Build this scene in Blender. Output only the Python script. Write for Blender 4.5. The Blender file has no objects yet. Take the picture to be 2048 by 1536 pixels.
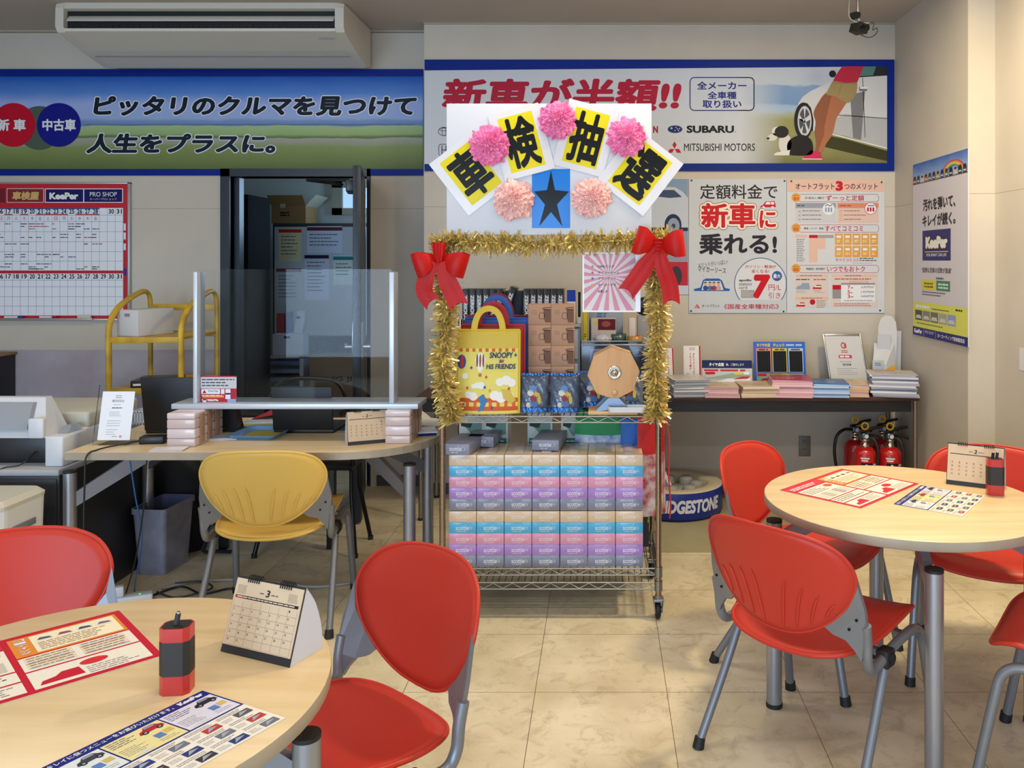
import bpy, bmesh, math, random
from mathutils import Vector, Matrix, noise
random.seed(11)
C = bpy.context.scene.collection
SC = bpy.context.scene
PI = math.pi
# ------------------------------------------------------------------ camera
F, PX, PY, H = 1700.0, 1205.0, 520.0, 1.475      # focal length and principal point in pixels (2048x1536), eye height
cam = bpy.data.cameras.new('camera'); camo = bpy.data.objects.new('camera', cam); C.objects.link(camo)
camo.location = (0, 0, H); camo.rotation_euler = (PI/2, 0, 0)
cam.sensor_width = 36; cam.sensor_fit = 'HORIZONTAL'; cam.lens = F*36/2048
cam.shift_x = -(PX-1024)/2048; cam.shift_y = -(768-PY)/2048
cam.clip_start = .05; cam.clip_end = 100
SC.camera = camo
# ------------------------------------------------------------------ world and light
w = bpy.data.worlds.new('world'); SC.world = w; w.use_nodes = True
bg = w.node_tree.nodes['Background']; bg.inputs[0].default_value = (.62, .80, 1.0, 1); bg.inputs[1].default_value = 1.6
SC.view_settings.view_transform = 'Standard'; SC.view_settings.look = 'None'
SC.view_settings.exposure = -0.07; SC.view_settings.gamma = 1; SC.view_settings.use_curve_mapping = False
def area(name, loc, rot, sx, sy, watts, col):
    l = bpy.data.lights.new(name, 'AREA'); l.shape = 'RECTANGLE'; l.size = sx; l.size_y = sy
    l.energy = watts; l.color = col
    o = bpy.data.objects.new(name, l); C.objects.link(o); o.location = loc; o.rotation_euler = rot
    return o
for x0, x1, wt in ((-4.0, -2.3, 120), (-2.15, -.45, 90), (-.3, 1.5, 56)):
    area('shopfront_daylight', ((x0+x1)/2, -3.42, 1.25), (PI/2, 0, 0), x1-x0, 2.0, wt, (.54, .75, 1.0))
for i, (x, y) in enumerate([(-2.3, .8), (.1, .8), (1.25, .8), (-2.3, 3.1), (-.2, 3.1)]):
    area('ceiling_tube', (x, y, 2.92), (0, 0, 0), 1.2, .22, 16, (1.0, .90, .76))
area('ceiling_downlight', (1.45, 3.2, 2.92), (0, 0, 0), .25, .25, 52, (1.0, .80, .48))
area('ceiling_downlight', (1.0, 4.1, 2.92), (0, 0, 0), .25, .25, 9, (1.0, .84, .56))
area('back_office_daylight', (-1.55, 7.1, 2.0), (PI/2, 0, PI*.75), .5, .6, 11, (.45, .72, 1.0))

# ------------------------------------------------------------------ helpers
def lin(h):
    if not isinstance(h, str): return h
    r = [int(h[i:i+2], 16)/255 for i in (0, 2, 4)]
    return tuple(c/12.92 if c <= .04045 else ((c+.055)/1.055)**2.4 for c in r)
_m = {}
def mat(name, col, rough=.5, metal=0, spec=.5, noise=None, bump=None, coat=0, alpha=1, sheen=0, sub=0):
    if name in _m: return _m[name]
    m = bpy.data.materials.new(name); m.use_nodes = True; nt = m.node_tree; b = nt.nodes['Principled BSDF']
    c = lin(col)
    b.inputs['Base Color'].default_value = (*c, 1); b.inputs['Roughness'].default_value = rough
    b.inputs['Metallic'].default_value = metal; b.inputs['Specular IOR Level'].default_value = spec
    b.inputs['Coat Weight'].default_value = coat; b.inputs['Coat Roughness'].default_value = .08
    b.inputs['Alpha'].default_value = alpha
    if sheen: b.inputs['Sheen Weight'].default_value = sheen
    tc = nt.nodes.new('ShaderNodeTexCoord')
    if noise:                                   # (scale, amount, second colour or None)
        n = nt.nodes.new('ShaderNodeTexNoise'); n.inputs['Scale'].default_value = noise[0]; n.inputs['Detail'].default_value = 6
        nt.links.new(tc.outputs['Object'], n.inputs['Vector'])
        mx = nt.nodes.new('ShaderNodeMix'); mx.data_type = 'RGBA'
        rp = nt.nodes.new('ShaderNodeMapRange'); rp.inputs[1].default_value = .35; rp.inputs[2].default_value = .65
        nt.links.new(n.outputs[0], rp.inputs[0]); nt.links.new(rp.outputs[0], mx.inputs[0])
        c2 = lin(noise[2]) if len(noise) > 2 and noise[2] else tuple(x*(1-noise[1]) for x in c)
        mx.inputs[6].default_value = (*c, 1); mx.inputs[7].default_value = (*c2, 1)
        nt.links.new(mx.outputs[2], b.inputs['Base Color'])
    if bump:
        n = nt.nodes.new('ShaderNodeTexNoise'); n.inputs['Scale'].default_value = bump[0]; n.inputs['Detail'].default_value = 4
        nt.links.new(tc.outputs['Object'], n.inputs['Vector'])
        bp = nt.nodes.new('ShaderNodeBump'); bp.inputs['Strength'].default_value = bump[1]; bp.inputs['Distance'].default_value = .01
        nt.links.new(n.outputs[0], bp.inputs['Height']); nt.links.new(bp.outputs[0], b.inputs['Normal'])
        if coat: nt.links.new(bp.outputs[0], b.inputs['Coat Normal'])
    _m[name] = m; return m
def ink(h, rough=.45): return mat('ink_'+h, h, rough, spec=.14)
def clear(name, tint, rough=.0, refl=1.45):
    if name in _m: return _m[name]
    m = bpy.data.materials.new(name); m.use_nodes = True; nt = m.node_tree; nt.nodes.clear()
    o = nt.nodes.new('ShaderNodeOutputMaterial'); t = nt.nodes.new('ShaderNodeBsdfTransparent'); g = nt.nodes.new('ShaderNodeBsdfGlossy')
    f = nt.nodes.new('ShaderNodeFresnel'); mx = nt.nodes.new('ShaderNodeMixShader')
    f.inputs[0].default_value = refl; t.inputs[0].default_value = (*tint, 1); g.inputs['Roughness'].default_value = rough
    nt.links.new(f.outputs[0], mx.inputs[0]); nt.links.new(t.outputs[0], mx.inputs[1]); nt.links.new(g.outputs[0], mx.inputs[2])
    nt.links.new(mx.outputs[0], o.inputs[0]); _m[name] = m; return m
def emit(name, col, s):
    m = bpy.data.materials.new(name); m.use_nodes = True; nt = m.node_tree; nt.nodes.clear()
    o = nt.nodes.new('ShaderNodeOutputMaterial'); e = nt.nodes.new('ShaderNodeEmission')
    e.inputs[0].default_value = (*lin(col), 1); e.inputs[1].default_value = s; nt.links.new(e.outputs[0], o.inputs[0]); return m

def W(px, py, Y): return Vector(((px-PX)*Y/F, Y, H-(py-PY)*Y/F))
def XW(px, Y): return (px-PX)*Y/F
def ZW(py, Y): return H-(py-PY)*Y/F
def G(px, py, z): Y = F*(H-z)/(py-PY); return Vector(((px-PX)*Y/F, Y, z))

def catmull(pts, n=6, closed=False):
    P = [Vector(p) for p in pts]; out = []; L = len(P)
    for i in range(L if closed else L-1):
        if closed: a, b, c, d = P[i-1], P[i], P[(i+1) % L], P[(i+2) % L]
        else: a, b, c, d = P[max(i-1, 0)], P[i], P[i+1], P[min(i+2, L-1)]
        for k in range(n):
            t = k/n
            out.append(.5*((2*b)+(c-a)*t+(2*a-5*b+4*c-d)*t*t+(3*b-a-3*c+d)*t**3))
    if not closed: out.append(P[-1])
    return out

class MB:
    def __init__(s): s.v = []; s.f = []; s.mi = []; s.sm = []; s.mats = []; s.T = Matrix.Identity(4)
    def add(s, vs, fs, m, smooth=False):
        if m not in s.mats: s.mats.append(m)
        k = s.mats.index(m); o = len(s.v)
        s.v += [tuple(s.T @ Vector(v)) for v in vs]
        for f in fs: s.f.append(tuple(i+o for i in f)); s.mi.append(k); s.sm.append(smooth)
        return s
    def box(s, a, b, m, bev=0, seg=2):
        x0, y0, z0 = a; x1, y1, z1 = b
        if not bev:
            vs = [(x0,y0,z0),(x1,y0,z0),(x1,y1,z0),(x0,y1,z0),(x0,y0,z1),(x1,y0,z1),(x1,y1,z1),(x0,y1,z1)]
            return s.add(vs, [(0,3,2,1),(4,5,6,7),(0,1,5,4),(1,2,6,5),(2,3,7,6),(3,0,4,7)], m)
        bm = bmesh.new(); bmesh.ops.create_cube(bm, size=1)
        for v in bm.verts: v.co = Vector(((x0+x1)/2+v.co.x*(x1-x0), (y0+y1)/2+v.co.y*(y1-y0), (z0+z1)/2+v.co.z*(z1-z0)))
        bmesh.ops.bevel(bm, geom=bm.edges[:], offset=bev, segments=seg, affect='EDGES', profile=.5)
        bm.verts.index_update()
        s.add([v.co.copy() for v in bm.verts], [[v.index for v in f.verts] for f in bm.faces], m, True); bm.free(); return s
    def hexa(s, P, m):          # eight free corners: 4 bottom, 4 top
        return s.add(P, [(0,3,2,1),(4,5,6,7),(0,1,5,4),(1,2,6,5),(2,3,7,6),(3,0,4,7)], m)
    def cyl(s, p, q, r, m, n=20, r2=None, caps=True):
        p, q = Vector(p), Vector(q); d = (q-p).normalized(); r2 = r if r2 is None else r2
        a = d.orthogonal().normalized(); b = d.cross(a)
        A = [p+(a*math.cos(2*PI*i/n)+b*math.sin(2*PI*i/n))*r for i in range(n)]
        B = [q+(a*math.cos(2*PI*i/n)+b*math.sin(2*PI*i/n))*r2 for i in range(n)]
        s.add(A+B, [(i, (i+1) % n, n+(i+1) % n, n+i) for i in range(n)], m, True)
        if caps: s.add(A, [tuple(range(n))[::-1]], m); s.add(B, [tuple(range(n))], m)
        return s
    def tube(s, path, r, m, n=10, closed=False, flat=1.0, up=None):
        P = [Vector(p) for p in path]; L = len(P); rings = []
        a = None
        for i in range(L):
            if closed: d = (P[(i+1) % L]-P[i-1])
            else: d = P[min(i+1, L-1)]-P[max(i-1, 0)]
            d.normalize()
            if up is not None: a = (Vector(up)-d*Vector(up).dot(d)).normalized()
            elif a is None: a = d.orthogonal().normalized()
            else: a = (a-d*a.dot(d)).normalized()
            b = d.cross(a); rr = r[i] if isinstance(r, (list, tuple)) else r
            rings += [P[i]+a*math.cos(2*PI*k/n)*rr+b*math.sin(2*PI*k/n)*rr*flat for k in range(n)]
        fs = []
        for i in range(L if closed else L-1):
            j = (i+1) % L
            fs += [(i*n+k, i*n+(k+1) % n, j*n+(k+1) % n, j*n+k) for k in range(n)]
        s.add(rings, fs, m, True)
        if not closed: s.add(rings[:n], [tuple(range(n))[::-1]], m); s.add(rings[-n:], [tuple(range(n))], m)
        return s
    def lathe(s, prof, m, n=28, c=(0, 0, 0), smooth=True):
        vs = []; fs = []; L = len(prof)
        for i in range(n):
            a = 2*PI*i/n
            vs += [(c[0]+r*math.cos(a), c[1]+r*math.sin(a), c[2]+z) for r, z in prof]
        for i in range(n):
            j = (i+1) % n
            fs += [(i*L+k, j*L+k, j*L+k+1, i*L+k+1) for k in range(L-1)]
        return s.add(vs, fs, m, smooth)
    def prism(s, pts, z0, z1, m, m2=None, smooth=False):
        n = len(pts)
        lo = [(x, y, z0) for x, y in pts]; hi = [(x, y, z1) for x, y in pts]
        s.add(lo, [tuple(range(n))[::-1]], m); s.add(hi, [tuple(range(n))], m)
        return s.add(lo+hi, [(i, (i+1) % n, n+(i+1) % n, n+i) for i in range(n)], m2 or m, smooth)
    def grid(s, fn, nu, nv, m, cu=False, cv=False, smooth=True):
        vs = [fn(i/(nu if cu else nu-1), j/(nv if cv else nv-1)) for i in range(nu) for j in range(nv)]
        fs = []
        for i in range(nu if cu else nu-1):
            for j in range(nv if cv else nv-1):
                a, b = (i+1) % nu, (j+1) % nv
                fs.append((i*nv+j, a*nv+j, a*nv+b, i*nv+b))
        return s.add(vs, fs, m, smooth)
    def build(s, name, parent=None, loc=(0, 0, 0), rotz=0):
        me = bpy.data.meshes.new(name); me.from_pydata(s.v, [], s.f)
        for m in s.mats: me.materials.append(m)
        me.polygons.foreach_set('material_index', s.mi); me.polygons.foreach_set('use_smooth', s.sm); me.update()
        o = bpy.data.objects.new(name, me); C.objects.link(o); o.location = loc; o.rotation_euler = (0, 0, rotz)
        if parent: o.parent = parent
        return o
    def base(s, name, parent=None):       # link with the origin at the bottom centre of the mesh
        xs, ys, zs = zip(*s.v); c = Vector(((min(xs)+max(xs))/2, (min(ys)+max(ys))/2, min(zs)))
        s.v = [tuple(Vector(v)-c) for v in s.v]
        return s.build(name, parent, c)

def tag(o, label, cat, group=None):
    o['label'] = label; o['category'] = cat
    if group: o['group'] = group
    return o
def thing(name, label, cat, loc=(0, 0, 0), rotz=0, group=None):
    o = bpy.data.objects.new(name, None); C.objects.link(o); o.empty_display_size = .1
    o.location = loc; o.rotation_euler = (0, 0, rotz)
    return tag(o, label, cat, group)
def struct(o): o['kind'] = 'structure'; return o
def kids(o): return [x for x in bpy.data.objects if x.parent == o]
def dup(root, loc, rotz, label, group=None):
    r = root.copy(); C.objects.link(r); r.location = loc; r.rotation_euler = (0, 0, rotz); r['label'] = label
    if group: r['group'] = group
    for ch in kids(root):
        c = ch.copy(); C.objects.link(c); c.parent = r
        for g in kids(ch): d = g.copy(); C.objects.link(d); d.parent = c
    return r

_t = {}
def tmesh(body, bold, shear):
    k = (body, bold, shear)
    if k not in _t:
        cu = bpy.data.curves.new('t', 'FONT'); cu.body = body; cu.size = 1; cu.shear = shear
        cu.resolution_u = 3; ob = bpy.data.objects.new('t', cu); me = bpy.data.meshes.new_from_object(ob)
        vs = [v.co.copy() for v in me.vertices]; fs = [tuple(p.vertices) for p in me.polygons]
        bpy.data.objects.remove(ob); bpy.data.meshes.remove(me); bpy.data.curves.remove(cu)
        if bold:                     # heavier strokes: copies of the letters set round a small circle, each a hair above the last
            nc = 6 if bold < .015 else 10 if bold < .06 else 18; V, F_ = [], []
            for i in range(nc):
                dx, dy = bold*1.15*math.cos(2*PI*i/nc), bold*1.15*math.sin(2*PI*i/nc); o = len(V)
                V += [Vector((v.x+dx, v.y+dy, .85*(i+1)/nc)) for v in vs]; F_ += [tuple(q+o for q in f) for f in fs]
            vs, fs = V, F_
        xs = [v.x for v in vs]; ys = [v.y for v in vs]
        _t[k] = (vs, fs, min(xs), max(xs), min(ys), max(ys))
    return _t[k]
class Pr:
    """Print on a flat face: x runs along u, y runs DOWN along v, every layer lies 0.3 mm above the last."""
    def __init__(s, mb, o, u, v, n, step=.0003): s.mb = mb; s.o = Vector(o); s.u = Vector(u); s.v = Vector(v); s.n = Vector(n).normalized(); s.st = step
    def p(s, x, y, l): return s.o+s.u*x+s.v*y+s.n*(l*s.st)
    def poly(s, pts, m, l=1): s.mb.add([s.p(x, y, l) for x, y in pts], [tuple(range(len(pts)))], m); return s
    def rect(s, x0, y0, x1, y1, m, l=1): return s.poly([(x0, y0), (x1, y0), (x1, y1), (x0, y1)], m, l)
    def ell(s, cx, cy, rx, ry, m, l=1, n=28, a0=0, a1=2*PI):
        return s.poly([(cx+rx*math.cos(a0+(a1-a0)*i/n), cy+ry*math.sin(a0+(a1-a0)*i/n)) for i in range(n)], m, l)
    def ring(s, cx, cy, rx, ry, t, m, l=1, n=36, a0=0, a1=2*PI):
        vs = []
        for i in range(n+1):
            a = a0+(a1-a0)*i/n
            vs += [s.p(cx+rx*math.cos(a), cy+ry*math.sin(a), l), s.p(cx+(rx-t)*math.cos(a), cy+(ry-t)*math.sin(a), l)]
        s.mb.add(vs, [(2*i, 2*i+2, 2*i+3, 2*i+1) for i in range(n)], m); return s
    def frame(s, x0, y0, x1, y1, t, m, l=1):
        s.rect(x0, y0, x1, y0+t, m, l); s.rect(x0, y1-t, x1, y1, m, l); s.rect(x0, y0+t, x0+t, y1-t, m, l); return s.rect(x1-t, y0+t, x1, y1-t, m, l)
    def rrect(s, x0, y0, x1, y1, r, m, l=1, t=None):
        def out(k):
            q = []
            for cx, cy, a in ((x1-r, y1-r, 0), (x0+r, y1-r, PI/2), (x0+r, y0+r, PI), (x1-r, y0+r, 1.5*PI)):
                q += [(cx+(r-k)*math.cos(a+PI/2*i/6), cy+(r-k)*math.sin(a+PI/2*i/6)) for i in range(7)]
            return q
        if t is None: return s.poly(out(0), m, l)
        A = out(0); B = out(t); n = len(A)
        s.mb.add([s.p(*q, l) for q in A+B], [(i, (i+1) % n, n+(i+1) % n, n+i) for i in range(n)], m); return s
    def blob(s, pts, m, l=1, n=4):
        return s.poly([(q.x, q.y) for q in catmull([(x, y, 0) for x, y in pts], n, True)], m, l)
    def line(s, x0, y0, x1, y1, t, m, l=1):
        d = math.hypot(x1-x0, y1-y0) or 1; a, b = -(y1-y0)/d*t/2, (x1-x0)/d*t/2
        return s.poly([(x0+a, y0+b), (x1+a, y1+b), (x1-a, y1-b), (x0-a, y0-b)], m, l)
    def text(s, body, x0, y0, x1, y1, m, l=2, bold=0, shear=0, rot=0, vert=False):
        """fitted to the box x0..x1, y0..y1 (y down), then turned by rot about the box centre"""
        vs, fs, a, b, c, d = tmesh(body, bold, shear)
        cx, cy = (x0+x1)/2, (y0+y1)/2; co, si = math.cos(rot), math.sin(rot); out = []
        for v in vs:
            X = (v.x-a)/(b-a)*(x1-x0)-(x1-x0)/2; Y = (y1-y0)/2-(v.y-c)/(d-c)*(y1-y0)
            out.append(s.p(cx+X*co-Y*si, cy+X*si+Y*co, l+v.z))
        s.mb.add(out, fs, m); return s
    def dashes(s, x0, y0, x1, rows, dy, h, m, l=2, ragged=.35):
        """small print too fine to read: rows of short bars"""
        for r in range(rows):
            y = y0+r*dy; x = x0; end = x1-(x1-x0)*random.random()*ragged
            while x < end-h:
                wd = min(random.uniform(2, 6)*h, end-x); s.rect(x, y, x+wd, y+h, m, l); x += wd+h*.7
        return s
def wallprint(mb, Y): return Pr(mb, W(0, 0, Y), (Y/F, 0, 0), (0, 0, -Y/F), (0, -1, 0))

# common materials
WHITE = mat('white_plastic', 'd9dade', .35)
BLACK = mat('black_plastic', '17171a', .4)
CHROME = mat('chrome', 'c9c6c0', .16, 1)
STEEL = mat('grey_paint_metal', '83858c', .35, .55)
SILVER = mat('silver_tube', '9b9da6', .33, .75)
PAPER = mat('white_paper', 'dcdcde', .55, spec=.3)
RUB = mat('black_rubber', '121214', .6)
BLUE = ink('07257f'); NAVY = ink('12184f'); RED = ink('b3162a'); INKW = ink('dddfe6'); INKB = ink('1a1a20'); GREY = ink('8d8f96')
# ------------------------------------------------------------------ the room
YL, YR = 5.556, 5.36                     # back wall left of the step, back wall right of it
XS = XW(848, YR); XR = 1.844; YC = 4.288; XR2 = 1.98; CZ = 2.97
DX0, DX1, DZ = -2.43, -1.535, 2.02       # doorway
def wallmat(name, c1, c2, seam=1.81):
    m = mat(name, c1, .75, spec=.25, noise=(1.3, .1, c2), bump=(160, .08)); nt = m.node_tree; b = nt.nodes['Principled BSDF']
    src = b.inputs['Base Color'].links[0].from_socket
    g = nt.nodes.new('ShaderNodeNewGeometry'); sp = nt.nodes.new('ShaderNodeSeparateXYZ'); nt.links.new(g.outputs['Position'], sp.inputs[0])
    d = nt.nodes.new('ShaderNodeMath'); d.operation = 'SUBTRACT'; d.inputs[1].default_value = seam; nt.links.new(sp.outputs[2], d.inputs[0])
    a = nt.nodes.new('ShaderNodeMath'); a.operation = 'ABSOLUTE'; nt.links.new(d.outputs[0], a.inputs[0])
    l = nt.nodes.new('ShaderNodeMath'); l.operation = 'LESS_THAN'; l.inputs[1].default_value = .0016; nt.links.new(a.outputs[0], l.inputs[0])
    mx = nt.nodes.new('ShaderNodeMix'); mx.data_type = 'RGBA'; nt.links.new(l.outputs[0], mx.inputs[0]); nt.links.new(src, mx.inputs[6])
    mx.inputs[7].default_value = (*[x*.6 for x in lin(c1)], 1); nt.links.new(mx.outputs[2], b.inputs['Base Color'])
    return m
WALL = wallmat('beige_wallpaper', 'c4bcb1', 'bab2a6')
CEIL = mat('ceiling_board', 'b8afa4', .85, spec=.2, noise=(2, .05), bump=(90, .05))
def floormat():
    m = mat('vinyl_tile', 'e0d5ba', .36, spec=.45, noise=(3.2, .2, 'c6b998'), bump=(40, .03)); nt = m.node_tree; b = nt.nodes['Principled BSDF']
    src = b.inputs['Base Color'].links[0].from_socket
    g = nt.nodes.new('ShaderNodeNewGeometry'); sp = nt.nodes.new('ShaderNodeSeparateXYZ'); nt.links.new(g.outputs['Position'], sp.inputs[0])
    n2 = nt.nodes.new('ShaderNodeTexNoise'); n2.inputs['Scale'].default_value = 11; n2.inputs['Detail'].default_value = 9; n2.inputs['Roughness'].default_value = .7
    n2.inputs['Distortion'].default_value = 1.2
    nt.links.new(g.outputs['Position'], n2.inputs['Vector'])
    r2 = nt.nodes.new('ShaderNodeMapRange'); r2.inputs[1].default_value = .5; r2.inputs[2].default_value = .72; r2.inputs[4].default_value = .75
    nt.links.new(n2.outputs[0], r2.inputs[0])
    m2 = nt.nodes.new('ShaderNodeMix'); m2.data_type = 'RGBA'; nt.links.new(r2.outputs[0], m2.inputs[0]); nt.links.new(src, m2.inputs[6])
    m2.inputs[7].default_value = (*lin('a5967a'), 1); src = m2.outputs[2]
    fac = None
    for ax, off in ((0, .22), (1, 2.90)):
        a = nt.nodes.new('ShaderNodeMath'); a.operation = 'SUBTRACT'; a.inputs[1].default_value = off; nt.links.new(sp.outputs[ax], a.inputs[0])
        d = nt.nodes.new('ShaderNodeMath'); d.operation = 'PINGPONG'; d.inputs[1].default_value = .225; nt.links.new(a.outputs[0], d.inputs[0])
        l = nt.nodes.new('ShaderNodeMath'); l.operation = 'LESS_THAN'; l.inputs[1].default_value = .0011; nt.links.new(d.outputs[0], l.inputs[0])
        if fac is None: fac = l.outputs[0]
        else:
            q = nt.nodes.new('ShaderNodeMath'); q.operation = 'MAXIMUM'; nt.links.new(fac, q.inputs[0]); nt.links.new(l.outputs[0], q.inputs[1]); fac = q.outputs[0]
    mx = nt.nodes.new('ShaderNodeMix'); mx.data_type = 'RGBA'; nt.links.new(fac, mx.inputs[0]); nt.links.new(src, mx.inputs[6])
    mx.inputs[7].default_value = (*lin('6a5a42'), 1); nt.links.new(mx.outputs[2], b.inputs['Base Color'])
    return m
FLOOR = floormat()
struct(MB().box((-4.4, -3.6, -.1), (2.4, 8.4, 0), FLOOR).build('floor'))
struct(MB().box((-4.4, -3.6, CZ), (2.4, 8.4, CZ+.1), CEIL).build('ceiling'))
b = MB(); b.box((-4.4, YL, 0), (DX0, YL+.12, CZ), WALL); b.box((DX0, YL, DZ), (DX1, YL+.12, CZ), WALL); b.box((DX1, YL, 0), (XS, YL+.12, CZ), WALL)
struct(b.build('wall_back_left'))
struct(MB().box((XS, YR, 0), (XR, YL+.12, CZ), WALL).build('wall_back_right'))
struct(MB().box((XR, YC, 0), (XR2+.15, YL+.12, CZ), WALL).build('wall_right'))
struct(MB().box((XR2, -3.6, 0), (XR2+.15, YC, CZ), WALL).build('wall_right_front'))
struct(MB().box((-4.4, -3.6, 0), (-4.25, YL, CZ), WALL).build('wall_left'))
b = MB()
for x0, x1 in ((-4.25, -4.0), (-2.3, -2.15), (-.45, -.3), (1.5, XR2)): b.box((x0, -3.6, 0), (x1, -3.45, CZ), WALL)
b.box((-4.0, -3.6, 2.5), (1.5, -3.45, CZ), WALL); b.box((-4.0, -3.6, 0), (1.5, -3.45, .25), WALL)
struct(b.build('wall_front'))
BASE = mat('dark_vinyl_baseboard', '4d4a47', .5)
b = MB(); b.box((-4.25, YL-.008, 0), (DX0-.06, YL, .07), BASE); b.box((DX1+.06, YL-.008, 0), (XS, YL, .07), BASE); struct(b.build('baseboard_back_left'))
b = MB(); b.box((XS-.008, YR-.008, 0), (XR, YR, .07), BASE); b.box((XS-.008, YR, 0), (XS, YL-.008, .07), BASE); struct(b.build('baseboard_back_right'))
b = MB(); b.box((XR-.008, YC-.008, 0), (XR, YR-.008, .07), BASE); b.box((XR, YC-.008, 0), (XR2-.008, YC, .07), BASE); b.box((XR2-.008, -3.4, 0), (XR2, YC, .07), BASE); struct(b.build('baseboard_right'))
WAINS = mat('worn_grey_panel', 'a9a3ad', .6, noise=(3.5, .2, '9a8f98'), bump=(30, .05))
struct(MB().box((-4.25, YL-.005, .07), (DX0-.06, YL, .887), WAINS).build('trim_1'))
struct(MB().box((-4.25, YL-.03, CZ-.012), (XS, YL, CZ), mat('ceiling_bead', 'a39a8e', .7)).build('trim_2'))
struct(MB().box((XS, YR-.012, CZ-.01), (XR, YR, CZ), mat('ceiling_bead', 'a39a8e', .7)).build('trim_3'))
DF = mat('navy_door_paint', '14202e', .35)
b = MB(); b.box((DX0-.06, YL-.02, 0), (DX0, YL+.14, DZ+.05), DF); b.box((DX1, YL-.02, 0), (DX1+.02, YL+.14, DZ+.05), DF); b.box((DX0-.06, YL-.02, DZ), (DX1+.02, YL+.14, DZ+.05), DF)
b.box((DX0, YL+.05, 0), (DX0+.035, YL+.12, DZ), DF)
struct(b.build('trim_4'))
# door leaf standing open towards the room, seen edge-on
ang = math.atan2(4.75-YL, (XW(716, 4.75))-DX1+.03)
d = struct(bpy.data.objects.new('door_1', None)); C.objects.link(d); d.location = (DX1-.03, YL-.02, 0); d.rotation_euler = (0, 0, ang)
MB().box((0, -.022, .012), (.83, .022, DZ-.02), DF, .003).build('door_leaf', d)
hz = .985
b = MB().box((.72, -.03, hz-.07), (.77, .03, hz+.14), mat('brushed_steel', '9a9a9c', .3, 1), .003); b.build('lock_plate', d)
for s in (-1, 1):
    b = MB(); b.cyl((.75, s*.022, hz), (.75, s*.065, hz), .011, CHROME); b.tube([(.755, s*.06, hz), (.72, s*.066, hz), (.62, s*.066, hz)], .0095, CHROME); b.build('door_handle', d)
b = MB(); b.box((.42, -.07, 1.87), (.64, -.022, 1.94), mat('closer_grey', '2b3036', .4), .006); b.tube([(.53, -.06, 1.945), (.42, -.30, 1.95), (.10, -.12, 1.955)], .009, BLACK, 8); b.build('door_closer', d)

# ------------------------------------------------------------------ back office seen through the doorway
OW = mat('office_wall', 'b9bab4', .8)
struct(MB().box((-4.4, 7.5, 0), (-.9, 7.62, CZ), OW).build('wall_office_back'))
struct(MB().box((-1.13, YL+.12, 0), (-1.0, 7.5, CZ), OW).build('wall_office_right'))
struct(MB().box((-3.3, YL+.12, 0), (-3.2, 7.5, CZ), OW).build('wall_office_left'))
wx0, wx1, wz0, wz1 = XW(665, 7.48), XW(752, 7.48), ZW(430, 7.48), ZW(362, 7.48)
b = MB(); fr = mat('cream_window_frame', '8f8a78', .5)
for a in ((wx0, wz0, wx1, wz0+.06), (wx0, wz1-.06, wx1, wz1), (wx0, wz0, wx0+.09, wz1), (wx1-.06, wz0, wx1, wz1), (wx0+.21, wz0, wx0+.25, wz1)):
    b.box((a[0], 7.46, a[1]), (a[2], 7.5, a[3]), fr)
wn = struct(b.build('window_1'))
MB().box((wx0+.02, 7.49, wz0+.02), (wx1-.02, 7.497, wz1-.02), emit('window_sky', 'a9d4ff', 1.1)).build('pane', wn)
# tall steel locker papered with notices
YB = 7.0
lk = thing('steel_locker', 'dark steel locker covered in notices behind the open doorway', 'locker', (XW(640, YB), YB+.2, 0))
lx0, lx1 = XW(541, YB)-lk.location.x, XW(735, YB)-lk.location.x+.1; lz0, lz1 = ZW(672, YB), ZW(446, YB)
b = MB(); LB = mat('locker_black', '16181c', .5); LW = mat('locker_white_door', 'a4abb8', .5)
b.box((lx0, -.19, 0), (lx1, .2, .55), LB); b.box((lx0, -.15, lz0-.02), (lx1, .2, lz1), LB); b.box((lx0, 0, .55), (lx1, .2, lz0), LB); b.build('carcass', lk)
b = MB(); b.box((lx0+.02, -.165, lz0), (lx1-.02, -.15, lz1-.03), LW); b.build('panel', lk)
def notice(x0, y0, x1, y1, col, head, n, name='notice'):
    b = MB(); p = Pr(b, Vector((XW(0, YB)-lk.location.x, -.1655, ZW(0, YB))), (YB/F, 0, 0), (0, 0, -YB/F), (0, -1, 0))
    b.box((XW(x0, YB)-lk.location.x, -.1655, ZW(y1, YB)), (XW(x1, YB)-lk.location.x, -.1648, ZW(y0, YB)), ink(col))
    if head: p.rect(x0, y0+2, x1, y0+9, ink(head), 2)
    p.dashes(x0+5, y0+16, x1-6, n, 7, 1.6, ink('3a3f50'), 2)
    b.build(name, lk)
notice(554, 456, 600, 523, 'c6c09a', 'b02a20', 6); notice(549, 535, 600, 606, 'aab2c0', '6a2030', 7)
notice(611, 452, 682, 506, 'b8c2d8', '5a2030', 4); notice(606, 508, 655, 600, 'b4bed4', '141a30', 9); notice(664, 511, 712, 570, 'b8c6c8', '1d6f73', 4)
b = MB(); cb = mat('cardboard', '8a6a3c', .8, noise=(6, .12))
x0, x1, z0, z1 = XW(538, YB), XW(607, YB), ZW(446, YB), ZW(411, YB)
b.box((x0, YB+.05, z0), (x1, YB+.34, z1), cb)
b.hexa([(x0,YB+.05,z1),(x1,YB+.05,z1),(x1,YB+.055,z1),(x0,YB+.055,z1),(x0-.02,YB+.0,z1+.085),(x1-.01,YB+.0,z1+.085),(x1-.01,YB+.005,z1+.085),(x0-.02,YB+.005,z1+.085)], cb)
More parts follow.
